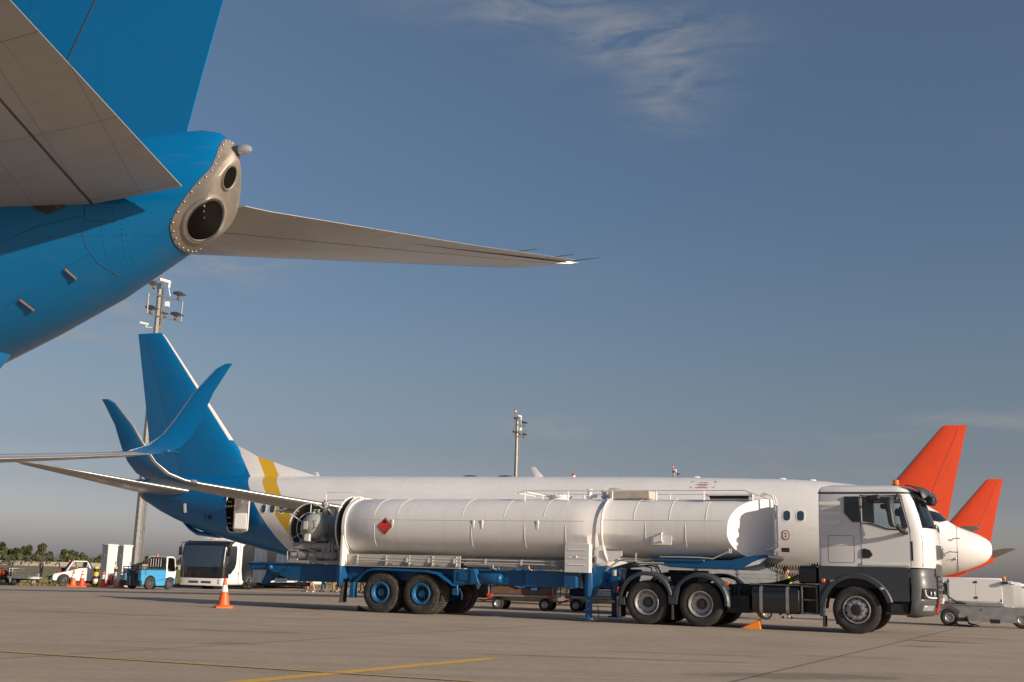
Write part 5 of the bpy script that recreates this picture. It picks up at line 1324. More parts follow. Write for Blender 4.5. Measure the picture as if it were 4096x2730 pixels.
# hazard diamond: red, black border, flame and the figure 3
def on_tank(x, z, off):
    o = oval(*RS, n=360); best = min((p for p in o if p[0] > 0 and p[1] > 1.9), key=lambda p: abs(p[1] - z)); i = o.index(best)
    p, q = o[i - 1], o[(i + 1) % 360]; nl, nz = Vector((-(q[1] - p[1]), q[0] - p[0])).normalized()
    if nl < 0: nl, nz = -nl, -nz
    return (x, best[0] + nl * off, best[1] + nz * off)
def decal(pts, off, cx, cz, b):
    b.add([on_tank(cx + x, cz + z, off) for x, z in pts], [tuple(range(len(pts)))])
cx, cz = -12.17, 2.26
pl = part('hazard_placard', tk)
for nm, r, off, m in (('placard_border', .225, .014, M['black']), ('placard_face', .212, .017, M['hazred'])):
    b = TB()
    for sgn in ((1, 1), (-1, 1), (-1, -1), (1, -1)): decal([(0, 0), (r * sgn[0], 0), (r * .5 * sgn[0], r * .5 * sgn[1]), (0, r * sgn[1])], off, cx, cz, b)
    b.build(nm, m, pl)
b = TB(); decal([(-.045, .085), (-.06, .12), (-.035, .15), (-.02, .135), (-.012, .175), (.03, .14), (.05, .11), (.045, .085), (.0, .078)], .019, cx, cz, b); decal([(-.055, .068), (.055, .068), (.055, .058), (-.055, .058)], .019, cx, cz, b)
for q in ([(-.02, -.125), (.022, -.125), (.022, -.135), (-.02, -.135)], [(.012, -.135), (.022, -.135), (.022, -.155), (.012, -.155)], [(-.01, -.150), (.02, -.150), (.02, -.160), (-.01, -.160)], [(.012, -.160), (.022, -.160), (.022, -.18), (.012, -.18)], [(-.02, -.178), (.022, -.178), (.022, -.188), (-.02, -.188)]): decal(q, .019, cx, cz, b)
b.build('placard_symbols', M['black'], pl)
# rear end plate, skirts, side pipes
b = TB(); b.loft([[(x, l, z) for l, z in [(1.2, 1.19), (1.2, 2.0)] + [(l * 1.045, 2.24 + (z - 2.24) * 1.03) for l, z in oval(*RS, n=56) if z > 2.0] [::1][:0] + [(-1.2, 2.0), (-1.2, 1.19)]] for x in (-13.50, -13.44)])
o = oval(1.215, 3.08, 1.40, n=56); b.loft([[(x, l, z) for l, z in o] for x in (-13.50, -13.40)])
b.build('end_plate', M['white2'], sharp=30)
b = TB()
for s in (1, -1):
    b.span((-13.42, s * .90, 1.19), (-10.0, s * .94, 1.52))
    for x in (-13.1, -12.2, -11.5, -10.8, -10.1): b.prism([(s * .94, 1.2), (s * 1.03, 1.22), (s * .97, 1.5), (s * .94, 1.5)], x - .01, x + .01, 'yz')
b.span((-13.42, -1.08, 1.19), (-9.95, 1.08, 1.21)); b.span((-9.95, .6, 1.25), (-7, .66, 1.48)); b.build('tank_skirt', M['skirt'])
b = TB()
for z, x1 in ((1.42, -7.25), (1.345, -7.25)):
    b.tube([(-13.0, 1.10, z + .01), (x1, 1.10, z)], .02, 8); b.ball((-13.0, 1.10, z + .01), .03, 6)
b.tube([(-12.9, 1.08, 1.475), (-11.4, 1.08, 1.47)], .008, 5)
for x in (-11.5, -10.85, -10.1, -9.2, -8.2, -7.35): b.span((x - .025, 1.06, 1.315), (x + .025, 1.128, 1.45))
for x in (-9.0, -8.0): b.tube([(x, 1.08, 1.32), (x + .02, 1.08, 1.22), (x + .1, 1.08, 1.2)], .02, 8)
b.build('side_pipes', M['skirt'])
b = TB(); b.tube([(-9.9, .9, 1.3), (-9.0, .9, 1.29), (-7.2, .9, 1.27)], .04, 8); b.tube([(-8.15, .6, 1.25), (-8.1, .65, 1.05), (-7.95, .75, .92), (-7.5, .8, .9)], .075, 10); b.cyl((-8.15, .6, 1.22), (-8.1, .62, 1.12), .11, 14); b.build('drain_pipe', M['pumpgrey'])
# chassis
b = TB()
for s in (1, -1):
    b.prism([(-16.7, 1.22), (-16.68, 1.06), (-16.1, 1.02), (-15.5, .84), (-14.95, .74), (-13.5, .74), (-13.45, .80), (-12.95, .86), (-12.6, .86), (-9.6, .82), (-6.95, .84), (-6.95, 1.19), (-13.45, 1.19)], s * .80, s * .88)
b.span((-16.72, -.88, 1.02), (-16.62, .88, 1.24)); b.span((-16.7, -.92, 1.19), (-13.45, .92, 1.225))
for x in (-15.8, -14.6, -13.5, -12.9, -11.6, -10.3, -9.0, -7.6): b.span((x - .04, -.8, .8), (x + .04, .8, 1.18))
b.span((-13.55, .86, .74), (-13.42, 1.24, 1.19)); b.span((-13.42, .86, .86), (-12.9, .92, 1.17)); b.span((-13.48, 1.2, .62), (-13.44, 1.25, 1.19))
b.span((-10.05, .82, .80), (-9.5, 1.2, 1.17)); b.span((-9.9, 1.15, .9), (-9.6, 1.22, 1.12)); b.prism([(-9.55, 1.2), (-9.45, 1.2), (-9.30, .82), (-9.55, .82)], 1.0, 1.24)
b.span((-8.1, .5, .80), (-7.0, 1.0, 1.17)); b.span((-7.0, .7, .80), (-6.68, 1.18, 1.17))
b.prism([(-16.2, 1.03), (-15.75, 1.0), (-16.25, .62), (-16.4, .62)], .55, .70)
b.build('chassis_beam', M['bluemetal'], bevel=.008, sharp=30)
b = TB(); b.cyl((-16.55, .2, .62), (-14.75, .95, .66), .05, 10); b.cyl((-15.05, .95, .66), (-14.6, .95, .66), .055, 10); b.cyl((-16.6, -1.1, .62), (-16.6, 1.1, .62), .05, 10); b.build('rear_bar', M['chassis'])
b = TB(); b.tube([(-15.3, .92, 1.10), (-15.5, .92, .98), (-15.75, .92, .98), (-16.0, .92, 1.08), (-16.2, .92, 1.1)], .022, 8); b.ball((-15.95, .9, 1.1), .08, 8); b.build('tow_eye_chain', M['bluemetal'])
for x in (-9.4, -8.9):
    b = TB(); c = (x, 1.06 if x == -9.4 else .75, .97 if x == -9.4 else .93); b.lathe([(0, .03), (.015, .10), (.06, .13), (.62, .13), (.66, .10), (.68, .03)], 'x', c, 24); b.lathe([(.58, .134), (.60, .134)], 'x', c, 24); b.build('air_reservoir', M['bluemetal'])
b = TB()
for s in (1,):
    P = [(-13.0, .80), (-12.9, .88), (-12.6, 1.10), (-12.45, 1.14), (-12.3, 1.155), (-10.85, 1.135), (-10.5, 1.08), (-10.15, .88), (-10.05, .80), (-9.9, .79)]
    b.loft([[(x, s * .82, z), (x, s * 1.25, z), (x, s * 1.27, z - .05), (x, s * 1.255, z - .05), (x, s * 1.235, z - .022), (x, s * .82, z - .022)] for x, z in P])
b.mirror(); b.prism([(-11.68, 1.12), (-11.50, 1.12), (-11.55, .75), (-11.62, .70)], .84, .86)
b.build('mudguard', M['bluemetal'], sharp=35)
b = TB(); b.loft([[(-13.36, 1.0, .76), (-13.36, 1.24, .76), (-13.33, 1.24, .76), (-13.33, 1.0, .76)], [(-13.42, .93, .22), (-13.42, 1.27, .22), (-13.39, 1.27, .22), (-13.39, .93, .22)]]); b.build('mudflap', M['rubber'])
b = TB(); b.tube([(-13.15, 1.2, .96), (-13.1, 1.22, .99), (-12.95, 1.22, .98)], .012, 6); b.span((-13.15, 1.02, .36), (-13.02, 1.2, .78)); b.tube([(-13.2, 1.1, .76), (-13.12, 1.12, .9)], .05, 8); b.build('lamp_bracket', M['bluemetal'], bevel=.01)
b = TB(); b.tube([(-9.95, 1.15, .80), (-9.95, 1.2, .62)], .03, 8); b.span((-10.05, 1.15, .52), (-9.9, 1.24, .70)); b.tube([(-9.85, 1.22, .7), (-9.78, 1.22, .55), (-9.78, 1.22, .42)], .015, 6); b.build('chain_hook', M['bluemetal'], bevel=.008)
b = TB()
for x in (-12.2, -10.98): b.cyl((x, -1.0, .52), (x, 1.0, .52), .08, 12)
b.span((-12.0, .5, .42), (-11.2, .62, .66)); b.span((-12.0, -.62, .42), (-11.2, -.5, .66)); b.box((-11.6, 0, .62), (1.5, 1.3, .16)); b.build('axles', M['chassis'], bevel=.01)
for s in (1, -1):
    for x in (-12.2, -10.98):
        add_wheel(tk, (x - TX, s * 1.06, .525), s, .535, .31, .265, 'blue', 'rubberdusty')
        gi = part('wheel', tk); gi.location = (x - TX, -s * .70, .525); tyre_mesh(.535, .31, .265, .022, 92).build('tyre', M['rubberdusty'], gi, sharp=30)
        q = MB(); q.lathe([(s * .15, .265), (s * .05, .24), (s * .05, .02)], 'y', n=24); q.build('rim', M['bluerim'], gi)
# landing legs
for s in (1, -1):
    g = part('landing_leg', tk)
    b = TB(); b.span((-6.49, s * .92, .62), (-6.31, s * 1.08, 1.17)); b.build('outer_leg', M['bluemetal'], g, bevel=.01)
    b = TB(); b.span((-6.47, s * .94, .12), (-6.33, s * 1.06, .62)); b.cyl((-6.4, s * 1.0, 1.17), (-6.4, s * 1.0, .60), .10, 12)
    for z in (.3, .5, .75): b.ball((-6.4, s * 1.075, z), .025, 6)
    b.build('inner_leg', M['bluemetal'], g, bevel=.008)
    b = TB(); b.lathe([(0, .19), (.03, .19), (.05, .08), (.1, .07)], 'z', (-6.4, s * 1.0, .06), 20); b.build('foot', M['bluemetal'], g)
    b = TB(); b.prism([(-6.3, 1.35), (-5.95, 1.35), (-6.0, 1.17), (-6.22, .65), (-6.3, .6)], s * .95, s * .99); b.build('leg_brace', M['bluemetal'], g)
b = TB(); b.span((-6.42, -.95, .42), (-6.36, .95, .50)); b.span((-6.6, -.9, 1.17), (-5.95, .9, 1.3)); b.prism([(-6.05, 1.3), (-5.6, 1.3), (-5.75, .7), (-5.95, .62)], -.86, -.78); b.prism([(-5.95, 1.32), (-5.66, 1.32), (-5.72, .75), (-5.85, .70)], .3, .8); b.build('leg_cross_member', M['bluemetal'], bevel=.008)
# gooseneck plate
b = TB(); b.prism([(-4.75, 1.53), (-4.75, 1.44), (-4.55, 1.40), (-4.35, 1.36), (-2.62, 1.34), (-2.2, 1.46), (-1.98, 1.62), (-1.99, 1.70), (-2.3, 1.68), (-2.9, 1.55)], -.95, .95); b.span((-4.8, .6, 1.50), (-3.5, .99, 1.56)); b.build('coupling_plate', M['bluemetal'], bevel=.012)
b = TB(); b.prism([(-2.55, 1.40), (-2.2, 1.48), (-2.02, 1.61), (-2.1, 1.62), (-2.35, 1.52)], .945, .956); b.build('reflective_strip', M['conewhite'])
b = TB(); b.tube([(-6.0, .5, 1.3), (-5.5, .52, 1.34), (-5.0, .5, 1.40), (-4.8, .45, 1.36), (-4.7, .42, 1.12)], .02, 8); b.tube([(-5.6, .6, 1.33), (-5.1, .6, 1.38), (-4.95, .55, 1.34), (-4.9, .5, 1.1)], .018, 8); b.build('supply_hose', M['hose'])
# rear deck: filter vessel, hose reels, pump set
VX = -14.70
b = TB(); b.lathe([(1.03, 0.), (1.015, .13), (.97, .24), (.90, .315), (.80, .36), (.66, .36), (.655, .378), (.60, .378), (.595, .36), (-.80, .36), (-.85, .2), (-.86, 0)], 'y', (VX, 0, 2.25), 44); b.build('filter_vessel', M['pumpgrey'], sharp=30)
b = TB()
for k in range(12):
    A = 2 * PI * k / 12 + .25; b.box((VX + .39 * math.cos(A), .63, 2.25 + .39 * math.sin(A)), (.05, .15, .05), (0, -A, 0))
b.cyl((VX + .16, .45, 2.55), (VX + .16, .45, 2.86), .085, 16); b.cyl((VX + .16, .45, 2.86), (VX + .16, .45, 2.94), .12, 18); b.cyl((VX + .16, .45, 2.94), (VX + .16, .45, 3.0), .06, 12)
b.tube([(VX + .3, .45, 2.8), (VX + .5, .5, 2.8), (VX + .56, .5, 2.7), (VX + .56, .5, 2.5)], .022, 8); b.cyl((VX + .56, .5, 2.50), (VX + .56, .5, 2.68), .05, 10)
for dx in (-.12, .0): b.box((VX + dx, .55, 2.66), (.05, .08, .16))
b.build('vessel_fittings', M['pumpgrey'])
b = TB(); b.tube([(VX + .10, 1.0, 2.38), (VX + .26, 1.02, 2.42), (VX + .26, 1.02, 2.22), (VX + .10, 1.0, 2.16)], .009, 5); b.build('vessel_handle', M['steeldark'])
b = TB(); b.box((VX - .08, 1.035, 2.27), (.12, .015, .22)); b.build('rating_plate', M['cabinet'])
b = TB(); b.box((VX - .02, .98, 1.93), (.17, .12, .20), (.15, 0, 0)); b.build('gauge_box', M['cabinet'], bevel=.015)
def reel(x, l, z, Rr, w, nm, lateral=False):
    g = part(nm, tk)
    def Q(o, rr, A): return (x + rr * math.cos(A), l + o, z + rr * math.sin(A)) if lateral else (x + o, l + rr * math.cos(A), z + rr * math.sin(A))
    for xx in (-w / 2, w / 2):
        b = TB(); b.tube([Q(xx, Rr, 2 * PI * k / 48) for k in range(48)], .02, 8, True)
        for k in range(6): A = 2 * PI * k / 6 + .5; b.tube([Q(xx, .25 * Rr, A), Q(xx, Rr, A)], .014, 6)
        b.tube([Q(xx, .62 * Rr, 2 * PI * k / 40) for k in range(40)], .012, 6, True)
        b.build('reel_rim', M['white'], g)
    b = TB()
    for i in range(5):
        rr = Rr * (.93 - .065 * i)
        for o in (-.05, .05): b.tube([Q(o + (.01 if i % 2 else -.01), rr, 2 * PI * k / 48) for k in range(48)], .04, 10, True)
    b.build('coiled_hose', M['hose'], g)
    b = TB().use(M['yellowp'])
    for A in (2.3, 2.45, 1.3, 1.42): b.tube([Q(.05, Rr * .93, A), Q(.05, Rr * .93, A + .06)], .046, 10)
    b.build('hose_bands', None, g)
    b = TB(); b.cyl(Q(-w / 2 - .05, 0, 0), Q(w / 2 + .05, 0, 0), .09, 16); b.build('reel_hub', M['black'], g)
reel(-15.35, -.15, 2.24, .70, .26, 'hose_reel', True)
reel(-13.66, .22, 2.24, .86, .22, 'hose_reel')
b = TB(); b.span((-15.35, .15, 1.235), (-13.55, .95, 1.31)); b.build('pump_skid', M['pumpgrey'], bevel=.006)
b = TB(); b.cyl((-14.75, .78, 1.70), (-13.46, .78, 1.70), .10, 20)
for x in (-14.05, -13.95): b.cyl((x - .03, .78, 1.70), (x + .03, .78, 1.70), .165, 24)
b.cyl((-14.8, .78, 1.70), (-14.66, .78, 1.70), .125, 20); b.build('suction_pipe', M['pumpgrey'])
b = TB(); b.loft([[(x, l, z) for l, z in rrect(.66, 1.60, .9, 1.80, .05)] for x in (-15.25, -14.78)]); b.cyl((-15.02, .8, 1.8), (-15.02, .8, 1.86), .07, 14); b.ball((-15.02, .8, 1.87), .075, 8, (1, 1, .7)); b.cyl((-14.84, .8, 1.8), (-14.84, .8, 1.86), .07, 14); b.ball((-14.84, .8, 1.87), .075, 8, (1, 1, .7)); b.build('meter_block', M['pumpgrey'], bevel=.01)
b = TB()
for x0, x1, r in ((-15.32, -15.08, .125), (-15.06, -14.78, .135), (-14.74, -14.50, .13), (-14.5, -14.25, .11), (-14.22, -13.95, .125)): b.cyl((x0, .78, 1.45), (x1, .78, 1.45), r, 22)
b.ball((-13.93, .78, 1.45), .125, 10)
for x in (-15.2, -14.62): b.span((x - .13, .64, 1.31), (x + .13, .92, 1.36)); b.span((x - .12, .66, 1.56), (x + .12, .9, 1.60))
b.cyl((-14.3, .78, 1.5), (-14.3, .78, 1.65), .06, 12); b.build('pump', M['pumpgrey'])
b = TB()
for x in (-15.2, -14.62): b.span((x - .045, .908, 1.45), (x + .045, .915, 1.48))
b.build('pump_label', M['conewhite'])
b = TB(); b.cyl((-14.55, .45, 1.31), (-14.55, .45, 1.95), .09, 14); b.span((-14.75, .3, 1.85), (-14.35, .66, 1.95)); b.cyl((-14.2, .48, 1.6), (-14.2, .48, 1.95), .07, 12); b.span((-13.75, .5, 1.25), (-13.6, .9, 1.62)); b.tube([(-15.4, .9, 1.3), (-15.42, .9, 1.55), (-15.3, .9, 1.6)], .014, 6); b.tube([(-13.9, .92, 1.6), (-13.95, .95, 1.45), (-13.9, .95, 1.33)], .018, 6); b.build('pump_supports', M['pumpgrey'])
b = TB(); b.tube([(-14.54, .45, 2.95), (-14.54, .45, 3.18), (-14.48, .45, 3.22), (-13.6, .4, 3.22), (-13.2, .3, 3.1), (-12.9, .3, 3.04)], .012, 6); b.tube([(-14.54, .45, 3.0), (-13.9, .55, 3.0), (-13.8, .6, 2.95), (-13.7, .8, 2.6)], .012, 6); b.build('guard_rail', M['white'])
# grounding chain
b = TB(); b.tube([(-6.15, 1.05, .4), (-6.1, 1.1, .1), (-6.25, 1.2, .03), (-6.4, 1.3, .012)], .012, 6); b.build('earth_strap', M['hose'])
# ------------------------------------------------------------------ cones, bollards, chocks
def make_cone(label, loc, h, deg, kind, grp):
    t = thing('traffic_cone', label, 'traffic cone', loc, deg, grp)
    k = h / .8
    b = MB(); b.loft([[(x * k, y * k, z * k) for x, y in rrect(-.24 + i, -.24 + i, .24 - i, .24 - i, .05, 3)] for z, i in ((0, 0), (.045, .0), (.06, .03))]); b.lathe([(.06 * k, .21 * k), (.085 * k, .17 * k)], 'z'); b.build('base', M['orange'] if kind != 'red' else M['conered'], t, sharp=40)
    m = M['conered'] if kind == 'red' else M['orange']
    rad = lambda z: lerp(.165, .034, (z - .06) / .74) * k
    def band(z0, z1, mm, nm, e=0.): b = MB(); b.lathe([(z0 * k, rad(z0) + e), (z1 * k, rad(z1) + e)], 'z', n=32); return b.build(nm, mm, t)
    b = MB(); b.lathe([(.05 * k, rad(.05)), (.80 * k, rad(.80)), (.81 * k, rad(.8) * .6), (.78 * k, .0)], 'z', n=32); b.build('cone_body', m, t)
    for z0, z1 in (((.44, .62),) if kind == 'plain' else ((.45, .58), (.66, .73))): band(z0, z1, M['conewhite'], 'reflective_band', .003)
    return t
G1 = 'traffic cones on the apron'
make_cone('lone orange traffic cone with a white collar, near the tanker rear on open concrete', (-7.53, 31.54, 0), .77, 20, 'plain', G1)
make_cone('orange cone with grey collar in front of the tow tractor, left of the red cone', (-19.33, 52.5, 0), .72, 10, 'plain', G1)
make_cone('red cone with two white bands in front of the white tow tractor', (-19.04, 52.8, 0), .70, 30, 'red', G1)
make_cone('orange cone standing in front of the white cabinets beside the red extinguisher', (-17.99, 52.5, 0), .70, 5, 'plain', G1)
make_cone('red cone with white collar between the yellow-capped post and the blue tug', (-17.18, 52.5, 0), .70, 40, 'red2' if 0 else 'red', G1)
def make_bollard(label, loc, r, h, style):
    t = thing('bollard', label, 'bollard', loc, 0, 'steel bollards guarding the cabinets')
    b = MB(); b.cyl((0, 0, -.05), (0, 0, h), r, 20); b.build('post', M['steel'] if style != 'striped' else M['yblack'], t)
    b = MB(); b.lathe([(h - .02, r + .004), (h, r + .004), (h + r * .6, r * .8), (h + r * .95, 0)], 'z', n=20); b.build('cap', M['yellowp'], t)
    if style == 'banded': b = MB(); b.lathe([(h - .16, r + .003), (h - .02, r + .003)], 'z', n=20); b.build('black_band', M['yblack'], t)
    if style == 'striped':
        for z0, z1, m in ((.0, .15, 'yblack'), (.15, .24, 'yellowp'), (.24, .36, 'conewhite'), (.36, .48, 'yblack'), (.48, .66, 'yellowp')):
            b = MB(); b.lathe([(z0, r + .003), (z1, r + .003)], 'z', n=20); b.build('painted_band', M[m], t)
make_bollard('plain grey steel bollard with a yellow cap in front of the white tow tractor', (-20.1, 55.0, 0), .062, .84, 'plain')
make_bollard('thick bollard with black and yellow bands left of the white cabinets', (-18.72, 53.6, 0), .115, .84, 'striped')
make_bollard('slim grey bollard with black band and yellow cap in front of the white cabinets', (-17.63, 53.0, 0), .075, .86, 'banded')
def chock(label, loc, deg, m, s=1.):
    t = thing('wheel_chock', label, 'wheel chock', loc, deg, 'wheel chocks')
    b = MB(); P = [(-.26, 0)] + [q for k in range(6) for q in ((-.22 + .07 * k, .03 + .034 * k), (-.17 + .07 * k, .03 + .034 * k))] + [(.20, .24), (.24, .20), (.26, 0)]
    b.prism([(x * s, z * s) for x, z in P], -.11 * s, .11 * s); b.build('wedge', m, t, bevel=.008)
    b = MB(); b.tube([(.2 * s, -.08 * s, .2 * s), (.26 * s, -.05 * s, .26 * s), (.26 * s, .05 * s, .26 * s), (.2 * s, .08 * s, .2 * s)], .014 * s, 6); b.build('grip', m, t)
chock('orange ribbed wheel chock lying behind the truck front axle, near the drive wheels', (5.74, 27.42, 0), -22, M['chock'], .9)
chock('small black wheel chock with red edge behind the trailer rear wheel', (-3.85, 32.0, 0), 160, M['black'], .55)
chock('low orange block lying beside the leftmost cone of the left group', (-19.75, 53.1, 0), 30, M['orange'], .55)
chock('low orange block between the red cone and the striped bollard', (-18.8, 53.0, 0), 170, M['orange'], .6)
# ------------------------------------------------------------------ cabinets, mast
def cabinet(label, loc, deg, w, d, h):
    t = thing('utility_cabinet', label, 'utility cabinet', loc, deg, 'utility cabinets beside the mast')
    b = MB(); b.span((-w / 2, -d / 2, .26), (w / 2, d / 2, h)); b.build('housing', M['cabinet'], t, bevel=.01)
    b = MB(); b.span((-w / 2 - .02, -d / 2 - .02, 0), (w / 2 + .02, d / 2 + .02, .26)); b.build('plinth', M['concrete'], t, bevel=.01)
    b = MB(); b.loft([[(x, y, z) for x, y in rrect(-w / 2 - .04 + i, -d / 2 - .04 + i, w / 2 + .04 - i, d / 2 + .04 - i, .03, 2)] for z, i in ((h, 0), (h + .05, 0), (h + .085, .05))]); b.build('lid', M['cabinet'], t)
    b = MB(); b.span((w / 2, -d / 2 + .03, .3), (w / 2 + .012, d / 2 - .03, h - .04)); b.build('door', M['cabinet'], t, bevel=.004)
    b = MB(); b.span((w / 2 + .012, -d / 2 + .05, h * .53), (w / 2 + .03, -d / 2 + .08, h * .62)); b.build('handle', M['black'], t)
    b = MB(); b.box((0, d / 2 + .02, h - .45), (.08, .04, .07)); b.build('alarm_light', M['amber'], t, bevel=.01)
cabinet('tall white utility cabinet with an orange lamp, nearer of the two beside the mast', (-18.47, 54.45, 0), -40, .50, .50, 1.87)
cabinet('tall white utility cabinet partly hidden by the one with an orange lamp', (-18.02, 55.25, 0), -40, .46, .46, 1.87)
def mast(label, loc, deg, cctv):
    t = thing('floodlight_mast', label, 'floodlight mast', loc, 0, 'floodlight masts')
    b = MB(); b.tube([(0, 0, -.1), (0, 0, 14.6)], .21, 8, r1=.13); b.build('pole', M['maststeel'], t, sharp=20)
    b = MB()
    for dx in (.24, .31): b.tube([(dx, -.02, .2), (dx - .09, -.02, 14.0)], .026, 6)
    for k in range(8): z = 1 + k * 1.7; b.box((.22 - .09 * z / 14, 0, z), (.14, .04, .1))
    b.build('cable_channel', M['maststeel'], t)
    b = MB(); b.box((.12, 0, 13.6), (.1, .12, 1.9)); b.box((-.02, .05, 14.6), (.22, .16, .3)); b.build('junction_box', M['steeldark'], t, bevel=.01)
    # lamp frame, a tilted rectangle of square bars leading away from the viewer
    u = Vector((math.cos(R(deg)), -math.sin(R(deg)), 0))
    fr = part('lamp_frame', t); fr.location = (0, 0, 0)
    P = lambda s, z: tuple(u * s + Vector((.0, .28, z)))
    b = MB(); 
    for z in (13.05, 14.1): b.tube([P(-.55, z), P(1.55, z)], .035, 4)
    for s_ in (-.55, 1.55): b.tube([P(s_, 13.05), P(s_, 14.1)], .035, 4)
    b.tube([P(0, 13.05), (0, 0, 13.0)], .04, 4); b.tube([P(0, 14.1), (0, 0, 14.1)], .04, 4); b.build('bars', M['maststeel'], fr)
    def flood(s_, z, yaw, nm='floodlight', k=1.):
        f = part(nm, t); c = Vector(P(s_, z))
        b = MB(); w = .17 * k
        b.loft([[(x, y * kk, zz) for y, zz in ((-w, zz0), (w, zz0), (w * .9, zz0 + hh), (-w * .9, zz0 + hh))] for x, kk, zz0, hh in ((-.28 * k, .45, .06, .06), (-.12 * k, .9, .0, .16 * k), (.1 * k, 1.1, -.03, .19 * k), (.34 * k, 1.15, .0, .06))])
        rot = Matrix.Rotation(-R(yaw), 3, 'Z')
        b.v = [tuple(c + Vector((0, 0, .22)) + rot @ Vector(v)) for v in b.v]; b.build('lamp_head', M['steeldark'], f, bevel=.01)
        b = MB(); b.tube([tuple(c), tuple(c + Vector((0, 0, .22)) + rot @ Vector((0, .12, 0)))], .018, 6); b.tube([tuple(c), tuple(c + Vector((0, 0, .22)) + rot @ Vector((0, -.12, 0)))], .018, 6); b.box(tuple(c + Vector((0, 0, .03))), (.1, .3, .05)); b.build('yoke', M['brownply'], f)
        b = MB(); v = [(.34 * k, -w * 1.05, .0), (.34 * k, w * 1.05, .0), (-.05 * k, w * .9, -.035), (-.05 * k, -w * .9, -.035)]; b.add([tuple(c + Vector((0, 0, .21)) + rot @ Vector(q)) for q in v], [(0, 1, 2, 3)]); b.build('lens', M['lens'], f)
    flood(-.3, 14.35, -100); flood(1.25, 14.15, -10); flood(-.35, 13.1, -14); flood(1.2, 13.08, -12); flood(.55, 13.05, -65, 'floodlight', .7)
    b = MB(); b.tube([P(.0, 14.9), P(.55, 14.9)], .085, 12); b.ball(P(.6, 14.88), .11, 8); b.tube([P(.62, 14.85), P(.62, 14.6)], .07, 10); b.tube([P(.62, 14.6), P(.75, 14.2)], .025, 6); b.build('winch_arm', M['white2'], t)
    b = MB(); b.box(P(.62, 13.75), (.2, .2, .26)); b.build('control_box', M['white'], t, bevel=.01)
    b = MB(); b.tube([P(-.48, 13.4), P(-.46, 15.1)], .02, 6); b.tube([(.1, 0, 14.7), (.14, 0, 16.2)], .012, 5); b.tube([P(-.6, 14.0), P(-.75, 13.75), P(-.6, 13.55)], .01, 5); b.build('lightning_rod', M['maststeel'], t)
    b = MB(); b.box(P(-.42, 15.12), (.14, .3, .13)); b.build('lamp_housing', M['orange'], t, bevel=.01)
    for o_ in (-.1, .1):
        b = MB().use(M['white2']); c = Vector(P(-.42 + o_, 15.2)); b.lathe([(0, .07), (.07, .075), (.08, .06)], 'z', c, 14); b.use(M['redlens']).lathe([(.08, .075), (.2, .07), (.24, .0)], 'z', c, 14); b.build('obstruction_light', None, t)
    if cctv:
        b = MB(); b.tube([(0, 0, 12.5), (-.5, .05, 12.5)], .025, 6); b.tube([(-.5, .05, 12.5), (-.52, .05, 12.6)], .03, 6); b.loft([[(x, .05 + y, 12.66 + z + (x + .5) * -.18) for y, z in rrect(-.06, -.06, .06, .06, .02, 2)] for x in (-.82, -.42)]); b.build('cctv_camera', M['white'], t)
    return t
m1 = mast('tall galvanised floodlight mast standing behind the blue tail fin, beside the blue tug', (-18.55, 58.6, 0), 56, True); m1.scale = (1.054,) * 3
def at_top(px, py, z):
    D = unproj(px, py); k = (z - 1.106) / D.z; return (D.x * k, D.y * k, 0)
def without_cctv(r):
    for c in list(r.children):
        if c.name.startswith('cctv'): bpy.data.objects.remove(c)
    return r
without_cctv(dup(m1, at_top(1189, 946, 15.3), 6, 'floodlight mast rising behind the middle of the white airliner fuselage', 1.))
without_cctv(dup(m1, at_top(1548, 1073, 15.3), 4, 'distant floodlight mast, just its lamp head showing above the white fuselage', 1.))

